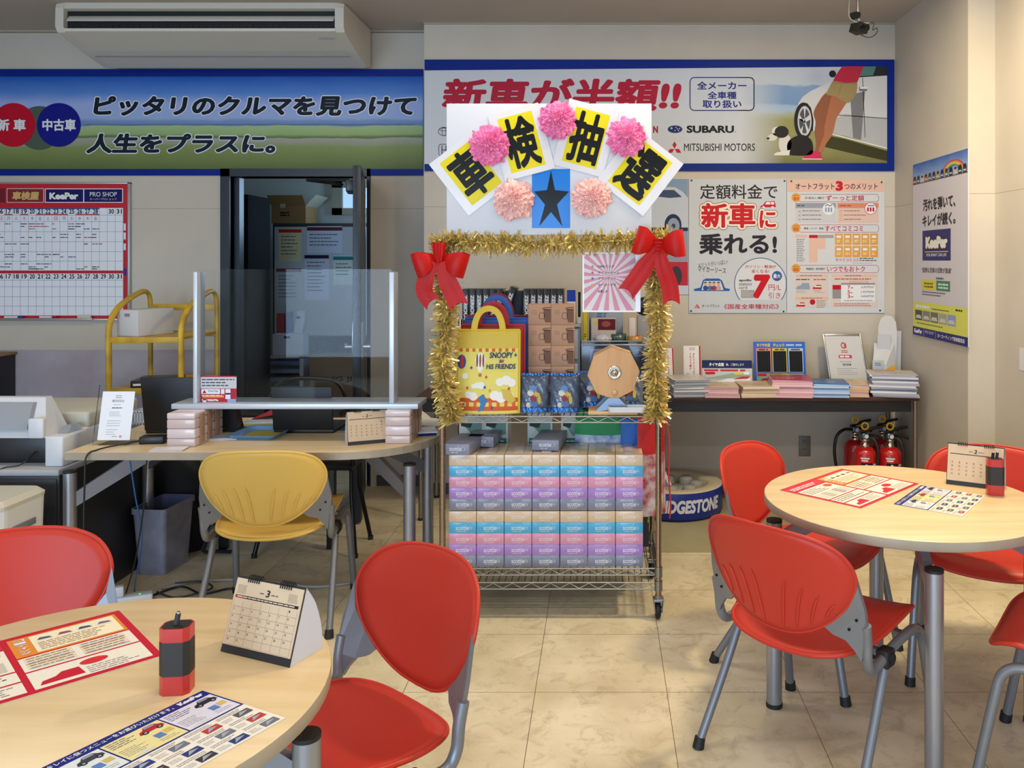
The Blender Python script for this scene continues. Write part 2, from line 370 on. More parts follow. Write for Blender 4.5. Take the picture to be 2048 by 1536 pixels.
b.hexa([(x1-.004,YB+.05,z1),(x1,YB+.05,z1),(x1,YB+.34,z1),(x1-.004,YB+.34,z1),(x1+.09,YB+.02,z1+.09),(x1+.095,YB+.02,z1+.09),(x1+.095,YB+.34,z1+.09),(x1+.09,YB+.34,z1+.09)], mat('cardboard_pale', 'a09a86', .8))
p = wallprint(b, YB+.049); p.dashes(560, 424, 586, 2, 5, 3, INKB, 1); p.rect(561, 400, 572, 416, ink('a9a79c'), 30)
tag(b.base('cardboard_carton'), 'open brown cardboard carton on top of the dark locker', 'box')
# things on the shelf under the locker: binders, white file box, drawer unit, brown carton
YB2 = 6.86
def sbox(px0, py0, px1, py1, Y, dep, m, mb=None, bev=.003):
    mb = mb or MB(); a = W(px0, py1, Y); c = W(px1, py0, Y); return mb.box((a.x, Y, a.z), (c.x, Y+dep, c.z), m, bev)
dr = sbox(537, 709, 611, 905, YB2, .3, mat('drawer_unit_grey', 'a5a8b4', .5)); zt = 0
zc = W(0, 709, YB2).z
a = W(537, 709, YB2); c = W(611, 709, YB2)
du = thing('drawer_unit', 'pale grey letter tray drawer unit below the white file box in the back office', 'drawer unit', ((a.x+c.x)/2, YB2-.05, 0))
b = MB(); hw = (c.x-a.x)/2; gm = mat('drawer_unit_grey', 'a5a8b4', .5)
b.box((-hw, 0, 0), (-hw+.015, .28, zc), gm); b.box((hw-.03, 0, 0), (hw, .28, zc), gm); b.box((-hw, 0, zc-.025), (hw, .28, zc), gm); b.box((-hw, .26, 0), (hw, .28, zc), gm); b.build('carcass', du)
for i, col in enumerate(('3c5c9c', '6f7694', '7b6f9c', '4d5a74', 'b6bcae', '8a93a2', '79808f')):
    z = zc-.05-i*.065
    MB().box((-hw+.02, .01, z-.03), (hw-.035, .25, z), ink(col), .003).build('drawer', du)
a = W(548, 709, YB2); c = W(609, 668, YB2)
fb = MB().box((a.x, YB2-.03, zc), (c.x, YB2+.1, c.z), mat('white_card', 'b9bfd0', .6)); wallprint(fb, YB2-.03).rect(568, 672, 580, 677, ink('1a2c5c'))
tag(fb.base('file_box'), 'white card file box on the grey letter tray unit', 'box')
for px0, px1, top, col, lb in ((553, 568, 627, 'a02a3c', 'red ring binder standing left of the blue one in the back office'), (570, 583, 624, '1d4f9c', 'blue ring binder between red and white binders in the back office'), (587, 603, 622, 'c9cddb', 'white ring binder beside the blue binder in the back office')):
    b = MB(); lean = .0 if col != 'c9cddb' else .03
    a = W(px0, 672, YB2+.1); c = W(px1, top, YB2+.1)
    b.hexa([(a.x,YB2+.105,a.z),(c.x,YB2+.105,a.z),(c.x,YB2+.135,a.z),(a.x,YB2+.135,a.z),(a.x+lean,YB2+.105,c.z),(c.x+lean,YB2+.105,c.z),(c.x+lean,YB2+.135,c.z),(a.x+lean,YB2+.135,c.z)], ink(col))
    if col == 'c9cddb': wallprint(b, YB2+.104).rect(px0+6, top+11, px0+13, top+15, INKB)
    tag(b.base('ring_binder'), lb, 'binder')
tc_ = thing('tall_cabinet', 'tall black cabinet standing just inside the doorway, left of the locker', 'cabinet', (XW(488, 6.1), 6.1, 0))
MB().box((-.25, -.2, 0), (XW(519, 6.1)-XW(488, 6.1), .2, 1.93), mat('cabinet_black', '06070a', .8, spec=.1), .003).build('carcass', tc_); MB().box((-.24, -.206, .03), (XW(519, 6.1)-XW(488, 6.1)-.01, -.2005, 1.9), mat('cabinet_black_door', '08090c', .8, spec=.1), .002).build('door', tc_)
b = MB(); a = W(618, 825, 6.75); c = W(735, 712, 6.75); b.box((a.x, 6.76, 0), (c.x, 7.0, c.z), mat('carton_brown', '7d6a55', .8, noise=(5, .1)))
wallprint(b, 6.759).text('KING JIM', 632, 753, 722, 765, ink('20203a'), 1, .03)
tag(b.base('shipping_carton'), 'brown shipping carton with dark lettering beside the letter tray unit', 'box')

# ------------------------------------------------------------------ ceiling air conditioner
ACW = mat('air_conditioner_white', 'cfcac0', .4); ACG = mat('air_conditioner_grey', '7e8084', .4); DK = mat('vent_dark', '0c0d10', .6)
ax0, ax1 = XW(112, 4.94), XW(688, 4.94)
ac = thing('air_conditioner', 'long cream ceiling air conditioner above the blue sky banner', 'air conditioner', ((ax0+ax1)/2, 5.22, 2.97-.27))
hw = (ax1-ax0)/2; y0 = -.28; zt = .27
prof = [(-.28+.0, .27), (-.285, .24), (-.265, .215)]
b = MB()
# shell: side profile in (y,z), extruded along x; the outlet slot is left open at the front
P = [(.29, .27), (-.28, .27), (-.285, .235), (-.25, .23), (-.25, .125), (-.285, .12), (-.28, .105), (-.05, .045), (.20, .0), (.29, .02)]
for xx0, xx1 in ((-hw+.05, hw-.05),):
    pass
n = len(P); A = [(-hw+.05, y, z) for y, z in P]; B = [(hw-.05, y, z) for y, z in P]
b.add(A+B, [(i, (i+1) % n, n+(i+1) % n, n+i) for i in range(n)], ACW)
b.build('casing', ac)
for s in (-1, 1):
    b = MB(); Q = [(.29, .27), (-.28, .27), (-.29, .24), (-.292, .13), (-.27, .10), (-.03, .04), (.20, -.002), (.29, .02)]
    n = len(Q); xa, xb = (s*(hw-.05), s*hw)
    A = [(xa, y, z) for y, z in Q]; B = [(xb, y*.985, z*.97+.004) for y, z in Q]
    b.add(A, [tuple(range(n))], ACW); b.add(B, [tuple(range(n))], ACW); b.add(A+B, [(i, (i+1) % n, n+(i+1) % n, n+i) for i in range(n)], ACW); b.build('end_cap', ac)
b = MB().box((-hw+.0505, -.2525, .1262), (hw-.0505, -.2505, .2288), DK)
for i in range(40): b.box((-hw+.08+i*(2*hw-.16)/39, -.258, .13), (-hw+.083+i*(2*hw-.16)/39, -.2526, .15), mat('vent_fin', '22242a', .5))
b.build('outlet', ac)
b = MB(); b.T = Matrix.Translation((0, -.268, .181)) @ Matrix.Rotation(math.radians(50), 4, 'X'); b.box((-hw+.06, -.022, -.004), (hw-.06, .022, .004), ACW, .003); b.build('louvre', ac)
b = MB(); b.T = Matrix.Translation((0, .02, .0305)) @ Matrix.Rotation(math.radians(-10.2), 4, 'X'); b.box((-hw+.05, -.003, -.0035), (hw-.05, .003, .002), ACG); b.build('seam', ac)
MB().box((hw-.17, -.2105, .078), (hw-.08, -.206, .083), GREY).build('badge', ac)
# ------------------------------------------------------------------ printed boards on the walls
def nodes_pos(m):
    nt = m.node_tree; g = nt.nodes.new('ShaderNodeNewGeometry'); sp = nt.nodes.new('ShaderNodeSeparateXYZ'); nt.links.new(g.outputs['Position'], sp.inputs[0]); return nt, g, sp
def ramp_mat(name, axis, lo, hi, stops, noise=None, rough=.4):
    m = mat(name, 'ffffff', rough, spec=.14); nt, g, sp = nodes_pos(m)
    r = nt.nodes.new('ShaderNodeMapRange'); r.inputs[1].default_value = lo; r.inputs[2].default_value = hi; nt.links.new(sp.outputs[axis], r.inputs[0])
    src = r.outputs[0]
    if noise:
        n = nt.nodes.new('ShaderNodeTexNoise'); n.inputs['Scale'].default_value = noise[0]; n.inputs['Detail'].default_value = 8
        mp = nt.nodes.new('ShaderNodeMapping'); mp.inputs['Scale'].default_value = (1, 1, 2.4); nt.links.new(g.outputs['Position'], mp.inputs[0]); nt.links.new(mp.outputs[0], n.inputs['Vector'])
        a = nt.nodes.new('ShaderNodeMath'); a.operation = 'MULTIPLY_ADD'; a.inputs[1].default_value = noise[1]; a.inputs[2].default_value = -noise[1]/2
        nt.links.new(n.outputs[0], a.inputs[0]); c = nt.nodes.new('ShaderNodeMath'); c.operation = 'ADD'; nt.links.new(src, c.inputs[0]); nt.links.new(a.outputs[0], c.inputs[1]); src = c.outputs[0]
    cr = nt.nodes.new('ShaderNodeValToRGB'); e = cr.color_ramp.elements
    while len(e) < len(stops): e.new(.5)
    for k, (p, col) in zip(e, stops): k.position = p; k.color = (*lin(col), 1)
    nt.links.new(src, cr.inputs[0]); nt.links.new(cr.outputs[0], nt.nodes['Principled BSDF'].inputs['Base Color']); return m
# --- left banner
Yb = YL-.012
b = MB(); a = W(-300, 351, Yb); c = W(846, 138, Yb)
b.box((a.x, Yb, a.z), (c.x, YL-.001, c.z), BLUE)
p = wallprint(b, Yb)
zt, zb = ZW(153, Yb), ZW(338, Yb)
p.rect(-300, 153, 846, 338, ramp_mat('printed_sky_and_field', 2, zb, zt, [(0, '5a683f'), (.12, '6f7d4b'), (.24, '7f8d58'), (.275, '8f9580'), (.33, '9a9c92'), (.345, '566840'), (.375, '8fa870'), (.46, '9bb488'), (.475, '6580ac'), (.52, '7891c0'), (.545, '94a8d4'), (.7, '98aadc'), (.82, '5683cc'), (1, '1e55b0')], (5, .06)), 1)
def shadowtext(p, s, x0, y0, x1, y1, col, bold, shear, l=3, hal='d6dcec', hb=.03):
    p.text(s, x0-2, y0-2, x1+2, y1+2, ink(hal), l, bold+hb, shear); p.text(s, x0, y0, x1, y1, ink(col), l+1, bold, shear)
shadowtext(p, 'ピッタリのクルマを見つけて', 187, 192, 834, 232, '16202e', .042, .12)
shadowtext(p, '人生をプラスに。', 172, 267, 551, 307, '16242e', .042, .12)
p.line(170, 250, 830, 249, .8, ink('2a3a4c'), 2)
p.ell(79, 256, 45, 44, ink('4c5a52'), 2)
for cx, col, s in ((27, 'b8122c', '新 車'), (118, '141a80', '中古車')):
    p.ell(cx, 250, 44, 44, ink(col), 4, 40)
p.text('新 車', -6, 238, 52, 262, INKW, 5, .03); p.text('中古車', 85, 238, 152, 262, INKW, 5, .03)
tag(b.base('banner'), 'long blue-framed banner with sky, field and two round badges', 'banner')
# --- right banner
Yb = YR-.012
b = MB(); a = W(849, 342, Yb); c = W(1789, 119, Yb)
b.box((a.x, Yb, a.z), (c.x, YR-.001, c.z), BLUE)
p = wallprint(b, Yb)
p.poly([(849, 141), (1774, 133), (1774, 326), (849, 328)], ink('c3c8d2'), 1)
# photograph at the right end: sea above, grass below, fading into white at its left edge
ph = ramp_mat('printed_seaside', 2, ZW(326, Yb), ZW(134, Yb), [(0, '6f6f43'), (.2, '8f8c5c'), (.45, '8f8f5a'), (.52, 'a0a68a'), (.54, '9db4cc'), (.6, '93aecf'), (.62, '6f93bf'), (.8, '7e9cc2'), (.82, 'b9c2cf'), (1, 'c0c6d0')], (7, .1))
nt = ph.node_tree; bs = nt.nodes['Principled BSDF']; src = bs.inputs['Base Color'].links[0].from_socket
g = nt.nodes.new('ShaderNodeNewGeometry'); sp = nt.nodes.new('ShaderNodeSeparateXYZ'); nt.links.new(g.outputs['Position'], sp.inputs[0])
r = nt.nodes.new('ShaderNodeMapRange'); r.inputs[1].default_value = XW(1480, Yb); r.inputs[2].default_value = XW(1570, Yb); nt.links.new(sp.outputs[0], r.inputs[0])
mx = nt.nodes.new('ShaderNodeMix'); mx.data_type = 'RGBA'; nt.links.new(r.outputs[0], mx.inputs[0]); mx.inputs[6].default_value = (*lin('c3c8d2'), 1); nt.links.new(src, mx.inputs[7]); nt.links.new(mx.outputs[2], bs.inputs['Base Color'])
p.poly([(1478, 136), (1774, 133), (1774, 326), (1478, 326.6)], ph, 2)
CARW = ink('c8c9cc'); 
p.poly([(1640, 268), (1690, 278), (1774, 302), (1774, 322), (1700, 306), (1640, 292)], ink('3a3a22'), 3)
p.poly([(1588, 248), (1589, 236), (1592, 220), (1597, 206), (1605, 194), (1620, 183), (1640, 173), (1656, 166), (1672, 160), (1688, 154), (1700, 150), (1712, 142), (1722, 133), (1774, 133), (1774, 298), (1690, 272), (1640, 262), (1600, 262)], CARW, 4); p.poly([(1590, 244), (1594, 222), (1602, 208), (1614, 206), (1622, 216), (1627, 240), (1626, 262), (1600, 262)], ink('2c2c30'), 5)
p.poly([(1655, 245), (1690, 228), (1774, 237), (1774, 298), (1690, 272), (1640, 262)], ink('aeb0b4'), 5)
p.poly([(1724, 133), (1774, 133), (1774, 150), (1716, 154)], ink('4f7a74'), 5); p.poly([(1752, 133), (1774, 133), (1774, 150), (1746, 151)], ink('2a2c33'), 6)
p.line(1716, 154, 1774, 150, 2, INKB, 7); p.line(1725, 156, 1730, 275, 1.4, ink('4a4b50'), 6); p.line(1660, 229, 1774, 237, 1.6, ink('55565c'), 6); p.line(1640, 262, 1774, 297, 2, ink('e4e4e6'), 6)
p.rect(1718, 174, 1734, 182, ink('6a6a70'), 7); p.rect(1720, 174, 1734, 178, INKW, 8)
p.poly([(1700, 190), (1730, 182), (1722, 280), (1706, 276)], ink('77777c'), 6)
p.ell(1607, 242, 19, 37, ink('1c1c20'), 6, 36); p.ell(1609, 242, 14, 30, ink('b9bac0'), 7, 36); p.ell(1609, 242, 11, 25, ink('4b4c55'), 8, 36)
for i in range(5):
    an = i*2*PI/5-.3; p.poly([(1609, 238), (1609+12*math.cos(an-.18), 242+28*math.sin(an-.18)), (1609+12*math.cos(an+.18), 242+28*math.sin(an+.18)), (1609, 246)], ink('c9cad0'), 9)
p.ell(1668, 146, 11, 8, ink('b9babf'), 6); p.ell(1665, 148, 7, 7, ink('24202a'), 7)
SK = ink('a66a4c'); SK2 = ink('8c563e')
p.blob([(1652, 186), (1676, 184), (1668, 206), (1655, 228), (1652, 246), (1653, 268), (1646, 290), (1642, 307), (1630, 307), (1632, 286), (1629, 264), (1631, 244), (1627, 226), (1636, 206)], SK2, 10)
p.blob([(1666, 190), (1694, 198), (1686, 216), (1673, 236), (1669, 252), (1664, 270), (1652, 288), (1646, 303), (1637, 302), (1642, 286), (1648, 268), (1649, 252), (1653, 236), (1658, 212)], SK, 11)
p.blob([(1668, 161), (1690, 163), (1712, 162), (1713, 184), (1704, 200), (1695, 206), (1682, 200), (1670, 193), (1653, 189), (1658, 176)], ink('9a865c'), 12); p.line(1684, 166, 1676, 190, .8, ink('6f5f3e'), 13); p.line(1668, 166, 1712, 167, .8, ink('6f5f3e'), 13)
p.poly([(1684, 133), (1727, 133), (1722, 146), (1714, 165), (1690, 166), (1666, 162), (1672, 150), (1678, 141)], ink('b02842'), 14)
p.poly([(1604, 318), (1622, 300), (1640, 306), (1645, 316), (1642, 319)], ink('c42a58'), 12); p.line(1604, 318, 1644, 318.5, 1.6, INKW, 13)
p.blob([(1576, 284), (1588, 274), (1606, 270), (1622, 280), (1626, 298), (1620, 310), (1580, 310), (1574, 298)], ink('1b1a1c'), 12); p.ell(1570, 288, 13, 20, ink('cfcdc8'), 12)
p.poly([(1546, 311), (1552, 305), (1580, 300), (1578, 311)], ink('d6d4ce'), 13); p.ell(1557, 263, 14, 10, ink('d4d1ca'), 13, 24, .0, 2*PI)
p.blob([(1533, 277), (1542, 268), (1553, 268), (1552, 279), (1541, 282)], ink('cfccc6'), 13); p.ell(1563, 264, 14, 12, ink('222024'), 14); p.ell(1536, 277, 3, 2.2, INKB, 15); p.ell(1553, 267, 3, 5, ink('222024'), 15)
# lettering
p.text('新車が半額!!', 883, 157, 1363, 222, ink('a81c38'), 2, .035, .12)
p.rrect(1379, 154, 1509, 222, 10, ink('1c2a78'), 2, 2)
p.text('全メーカー', 1394, 163, 1493, 179, ink('1c2a78'), 2, .025); p.text('全車種', 1415, 183, 1473, 198, ink('1c2a78'), 2, .025); p.text('取り扱い', 1405, 200, 1483, 216, ink('1c2a78'), 2, .025)
p.text('SUBARU', 1373, 251, 1468, 266, INKB, 2, .04); p.rect(1470, 263, 1471.5, 265, INKB, 2)
p.ell(1350, 258.5, 15, 8, ink('5f74a8'), 2); p.ell(1350, 258.5, 14, 7, ink('1c2c62'), 3)
for q, (sx, sy, r_) in enumerate([(1343, 256.5, 2.2), (1350, 261, 1.3), (1355, 258, 1.3), (1352, 255, 1.3), (1359, 257, 1.3), (1357, 261, 1.3)]): p.ell(sx, sy, r_, r_*.8, ink('b9c4dc'), 4, 10)
p.text('MITSUBISHI MOTORS', 1368, 287, 1510, 302, ink('22222a'), 2, .008)
p.poly([(1349, 282.5), (1353.3, 290), (1349, 297.5), (1344.7, 290)], ink('b81c30'), 2)
p.poly([(1348.6, 298), (1344.3, 305.6), (1335.5, 305.6), (1339.8, 298)], ink('b81c30'), 2); p.poly([(1349.4, 298), (1353.7, 305.6), (1362.5, 305.6), (1358.2, 298)], ink('b81c30'), 2)
p.text('N', 1306, 252, 1316, 266, ink('a01c38'), 2, .05)
p.ring(888, 263, 12, 9, 1.4, ink('55585f'), 2); p.ring(888, 263, 4.5, 9, 1.2, ink('55585f'), 2); p.ring(888, 259, 9, 3.6, 1.2, ink('55585f'), 2)
p.rrect(877, 288, 899, 312, 5, ink('55585f'), 2, 1.4); p.rect(883, 291, 885, 309, ink('55585f'), 2); p.rect(891, 291, 893, 309, ink('55585f'), 2); p.rect(884, 299, 892, 301, ink('55585f'), 2)
tag(b.base('banner'), 'blue-framed white banner with red lettering and a seaside car photograph', 'banner')
# --- calendar whiteboard
Yb = YL-.022
wb = thing('wall_planner', 'red-bordered monthly planner whiteboard hung on the wall at the photo left edge', 'whiteboard', (XW(10, Yb), YL, ZW(637, Yb)))
o0 = wb.location
b = MB(); a = W(-250, 640, Yb)-o0; c = W(258, 366, Yb)-o0
b.box((a.x, -.022, a.z), (c.x, 0, c.z), mat('planner_surface', 'b9142c', .25, coat=.3))
p = Pr(b, W(0, 0, Yb)-o0, (Yb/F, 0, 0), (0, 0, -Yb/F), (0, -1, 0))
WBW = mat('whiteboard_gloss', 'e0e5ef', .12, coat=.5); WBB = mat('whiteboard_gloss_blue', '1a2050', .2); ln = ink('7d8fa0')
p.rect(-234, 416, 246, 541, WBW, 1); p.rect(-234, 547, 246, 631, WBW, 1)
xc = lambda n: 17+15.83*(n-17)
for n in range(1, 33): p.rect(xc(n)-8.2, 416, xc(n)-7.6, 541, ln, 2); p.rect(xc(n)-8.2, 547, xc(n)-7.6, 631, ln, 2)
for y in (430, 443, 463, 483, 503, 522): p.rect(-234, y, 246, y+.7, ln, 2)
for y in (560, 573, 593, 612): p.rect(-234, y, 246, y+.7, ln, 2)
for n in range(14, 32):
    w_ = 10 if n > 9 else 5
    for y in (418, 548):
        if not (n == 29 and y == 418): p.text(str(n), xc(n)-5.2, y, xc(n)+5.2, y+9.5, INKB, 3, .02)
    if n < 29: p.rect(xc(n)-7.5, 416, xc(n)+7.5, 418.4, ink('33518f'), 3); p.text('日月火水木金土'[(n-16) % 7], xc(n)-3.4, 433, xc(n)+3.4, 440.5, ink('b03040' if (n-16) % 7 == 0 else '6a7078'), 3)
    if n in (17, 19, 21, 22, 23, 24, 26, 27, 28): p.rect(xc(n)-7.5, 428, xc(n)+7.5, 430, RED, 3)
rr = random.Random(4)
for k in range(70):
    n = rr.randint(16, 28); y = rr.choice([447, 452, 457, 468, 474, 487, 508, 513, 527, 533, 537]); x = xc(n)-7
    p.dashes(x, y, x+rr.uniform(8, 22), 1, 3, 1.7, ink(rr.choice(['3a4a78', '2a2a34', '44506a', '3a4a78', 'a83848'])), 3)
p.rect(-30, 377, 10, 405, ink('6a2430'), 2)
p.rect(13.5, 376.5, 88, 405.5, ink('c9b0b4'), 2); p.rect(15, 378, 86.5, 404, ink('7a2c30'), 3); p.text('車検屋', 24, 383, 78, 400, ink('c9a86a'), 4, .04, .12)
p.rect(90, 377, 246, 405.5, INKW, 2); p.rect(91.5, 378.5, 166.5, 404, ink('181c5c'), 3); p.rect(168.5, 378.5, 244.5, 404, ink('181c5c'), 3)
p.text('KeePer', 98, 384, 158, 400, ink('0a0a18'), 4, .12); p.text('KeePer', 99, 385, 157, 399, INKW, 5, .05)
p.text('PRO SHOP', 180, 384, 234, 393, INKW, 4, .0); p.text('キーパープロショップ', 180, 396, 234, 400.5, ink('c8b878'), 4, .01)
for y0, y1 in ((447, 461), (465, 479), (487, 500)): p.rect(247.5, y0, 251.5, y1, INKW, 2)
p.rect(247.5, 536, 253, 551, ink('2a3a8a'), 2)
b.build('writing_surface', wb)
b = MB()
for q in ((-252, 365, 260, 368), (-252, 637, 260, 641), (255.5, 365, 260, 641), (-252, 365, -248, 641)):
    a = W(q[0], q[3], Yb)-o0; c = W(q[2], q[1], Yb)-o0; b.box((a.x, -.03, a.z), (c.x, 0, c.z), mat('aluminium_trim', 'b5b7bd', .3, .8), .002)
b.build('frame', wb)
a = W(-60, 639, Yb)-o0; c = W(190, 636, Yb)-o0
MB().box((a.x, -.055, a.z), (c.x, -.03, c.z), mat('aluminium_trim', 'b5b7bd', .3, .8), .002).build('pen_tray', wb)
for x0, x1, col, lb in ((14, 50, '2a4696', 'blue marker lying on the planner pen tray'), (84, 118, 'a8243a', 'red marker lying on the planner pen tray'), (160, 186, 'c9bfb0', 'beige eraser lying on the planner pen tray')):
    b = MB(); a = W(x0, 634, Yb); c = W(x1, 634, Yb); z = W(0, 636, Yb).z+.0075
    if x0 < 150: b.cyl((a.x, YL-.043, z), (c.x-.03, YL-.043, z), .007, WHITE, 12); b.cyl((c.x-.03, YL-.043, z), (c.x, YL-.043, z), .0075, ink(col), 12)
    else: b.box((a.x, YL-.053, z-.007), (c.x, YL-.033, z+.012), ink(col), .002)
    tag(b.base('marker_pen' if x0 < 150 else 'board_eraser'), lb, 'marker' if x0 < 150 else 'eraser')
# --- wall posters on the right
def pins(p, pts):
    for x, y in pts: p.ell(x, y, 2, 2, ink('2f4a4a'), 6, 10)
Yb = YR-.006
b = MB(); a = W(1296, 589, Yb); c = W(1377, 357, Yb); b.box((a.x, Yb, a.z), (c.x, YR-.001, c.z), ink('b9c0d0'))
p = wallprint(b, Yb)
p.rect(1297, 358, 1376, 524, ink('7e96b8'), 1); p.rect(1297, 524, 1376, 571, ink('b02a3a'), 1); p.rect(1297, 470, 1376, 524, ink('8a90a4'), 2)
p.poly([(1297, 380), (1320, 374), (1350, 374), (1366, 384), (1376, 396), (1376, 455), (1297, 462)], ink('b9c2d4'), 3)
p.poly([(1304, 392), (1322, 380), (1348, 380), (1364, 394), (1340, 396)], ink('3a4c70'), 4)
p.ell(1346, 450, 17, 22, ink('26324e'), 5); p.ell(1347, 452, 12, 16, ink('8c97ae'), 6); p.ell(1347, 452, 4, 5, ink('3a4460'), 7)
p.rect(1297, 455, 1376, 462, ink('2a3040'), 4); p.ell(1352, 552, 12, 20, ink('3a3540'), 3)
tag(b.base('car_poster'), 'car poster partly hidden behind the gold garland and red bow', 'poster')

b = MB(); a = W(1378, 626, Yb-.002); c = W(1573, 358, Yb-.002); b.box((a.x, Yb-.002, a.z), (c.x, YR-.001, c.z), ink('c0c6d0'))
p = wallprint(b, Yb-.002); DKT = ink('2a2630')
p.text('定額料金で', 1400, 369, 1555, 398, DKT, 2, .01)
for bold, col, l in ((.115, '2a2226', 2), (.10, 'ecdcd0', 3), (.028, 'bf1e2a', 4)):
    k = {2: 4.5, 3: 3.5, 4: 0}[l]
    p.text('新車', 1402-k, 406-k, 1511+k, 456+k, ink(col), l, bold); p.text('に', 1519-k, 421-k, 1552+k, 456+k, ink(col), l, bold)
p.poly([(1520, 413), (1526, 410), (1531, 403), (1549, 402), (1552, 414), (1520, 415)], ink('c01e2c'), 5)
for x in (1527, 1545): p.ell(x, 414.5, 2.6, 2.4, INKW, 6, 12)
p.poly([(1530, 409), (1533, 404), (1540, 404), (1540, 409)], INKW, 6); p.rect(1541.5, 404, 1548, 409, INKW, 6)
p.text('乗れる!', 1398, 467, 1554, 509, DKT, 2, .03)
p.text('メリットがいっぱい!', 1396, 522, 1455, 532, ink('3c3a44'), 2, 0, 0, -.12); p.text('マイカーリース', 1396, 534, 1452, 545, ink('3c3a44'), 2, .01, 0, .08)
for x0, y0, x1, y1 in ((1424, 545, 1424, 551), (1406, 549, 1409, 555), (1444, 549, 1441, 555), (1388, 565, 1393, 567), (1459, 564, 1453, 566)): p.line(x0, y0, x1, y1, 1, ink('c9b890'), 2)
p.poly([(1388, 578), (1401, 575), (1406, 560), (1412, 557), (1438, 557), (1444, 561), (1450, 576), (1460, 578), (1459, 582), (1388, 582)], ink('2c5ca8'), 2)
p.poly([(1403, 580), (1408, 562), (1441, 562), (1447, 580)], ink('ccd2dc'), 3)
for x, col in ((1411, '2c4c8c'), (1420, '5a6c9c'), (1428, 'a03c4c'), (1437, 'c49a94')): p.ell(x, 576, 5, 5, ink(col), 4, 14); p.ell(x, 568, 3.4, 3.8, ink('c8a894'), 5, 14); p.ell(x, 566, 3.5, 2.4, ink('3c2c34'), 6, 14, PI, 2*PI)
pts = [(1521+52*math.cos(t), 568+52*math.sin(t)) for t in [PI*.79+i*(PI*1.42)/40 for i in range(41)]]
pts = [(min(x, 1572.5), y) for x, y in pts]
p.poly(pts, ink('cfd2da'), 2)
for i in range(40): p.line(*pts[i], *pts[i+1], 1.6, ink('44679f'), 3)
p.text('ガソリン・軽油が', 1490, 530, 1552, 536.5, RED, 4, .01); p.text('安くなる!', 1503, 539, 1538, 546, RED, 4, .01)
p.ell(1554, 552, 10, 10, ink('2f5c9c'), 4); p.text('最大', 1546.5, 547.5, 1561, 556.5, INKW, 5, .02)
p.text('7', 1506, 549, 1541, 597, ink('bf1622'), 4, .055, .12)
p.text('apollo', 1478, 558, 1503, 564, DKT, 4, .03); p.text('station', 1478, 565, 1503, 571, DKT, 4, 0); p.text('card', 1478, 572, 1494, 578, DKT, 4, 0)
p.rect(1482, 580, 1509, 596, ink('9a9a9e'), 4); p.dashes(1484, 583, 1507, 3, 4, 1, ink('c8c8cc'), 5)
p.text('円/L', 1537, 569, 1562, 581, RED, 4, 0); p.text('引き', 1537, 585, 1561, 597, RED, 4, 0)
p.poly([(1389, 616), (1394, 608), (1400, 616)], ink('c83244'), 2); p.ell(1393, 613.5, 3, 2.4, ink('e07880'), 3)
p.text('オートフラット', 1404, 609, 1439, 615, DKT, 2, .01); p.text('《国産全車種対応》', 1448, 608, 1558, 618, RED, 2, .01)
pins(p, [(1383, 361), (1569, 362), (1382, 622), (1567, 623)])
tag(b.base('lease_poster'), 'pale poster with large black and red lettering left of the pink-headed poster', 'poster')

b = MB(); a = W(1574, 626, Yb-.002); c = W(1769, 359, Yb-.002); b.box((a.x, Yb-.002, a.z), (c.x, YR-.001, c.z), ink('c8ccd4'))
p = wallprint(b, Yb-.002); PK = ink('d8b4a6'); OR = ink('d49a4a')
p.rect(1575, 359, 1768, 384, PK, 1)
p.text('オートフラット', 1591, 367, 1669, 379, DKT, 2, .012); p.text('3', 1671, 362, 1686, 382, ink('bf1e2a'), 2, .06); p.text('つ', 1688, 369, 1699, 378, RED, 2, .02); p.text('のメリット', 1701, 367, 1755, 379, DKT, 2, .012)
for y, num, s, s0, xa in ((396, '01', 'ずーっと定額', 'お支払い額が', 1652), (457, '02', 'すべてコミコミ', '車検・メンテ・税金', 1650), (538, '03', 'いつでもおトク', '残価設定・契約特典で', 1654)):
    p.rrect(1597, y-8, 1758, y+8, 6, ink('b07078'), 2, 1); p.ell(1592, y-1, 9, 9, OR, 3); p.text(num, 1587, y-2, 1597, y+4.5, ink('c8401e'), 4, .03)
    p.text(s, xa, y-5.5, xa+76, y+5.5, ink('b8203a'), 3, .012); p.text(s0, xa-42, y-2.5, xa-3, y+2, ink('4a4650'), 3, .01)
    p.dashes(1586, y-5.5, 1598, 1, 3, 1, ink('7a5a2a'), 4)
p.rect(1591, 406, 1672, 446, ink('c2c3ca'), 2); p.rect(1591, 406, 1672, 416, ink('8f97a8'), 3); p.rect(1675, 406, 1757, 446, ink('d2b8b0'), 2); p.rect(1675, 406, 1757, 416, ink('cf8468'), 3)
p.dashes(1594, 410, 1615, 1, 3, 2.4, ink('4a5068'), 4); p.dashes(1679, 410, 1712, 1, 3, 2.4, ink('a85a44'), 4)
p.dashes(1604, 421, 1646, 3, 8.5, 1.4, ink('6c6c76'), 4); p.dashes(1688, 421, 1735, 3, 8.5, 1.4, ink('8c5c5c'), 4)
for i in range(3): p.line(1597, 421+i*8, 1601, 425+i*8, .8, GREY, 4); p.line(1601, 421+i*8, 1597, 425+i*8, .8, GREY, 4); p.ring(1682, 423+i*8, 2.8, 2.8, .7, ink('c88c74'), 4, 16)
p.ell(1657, 418, 12, 12, INKW, 4); p.ell(1741, 417, 12, 12, INKW, 4); p.ring(1741, 417, 12, 12, .9, RED, 5)
for i in range(3): p.rect(1650+i*5.4, 415, 1653.5+i*5.4, 424, ink('8a9ab4'), 5); p.rect(1734+i*5.4, 415, 1737.5+i*5.4, 423, RED, 5)
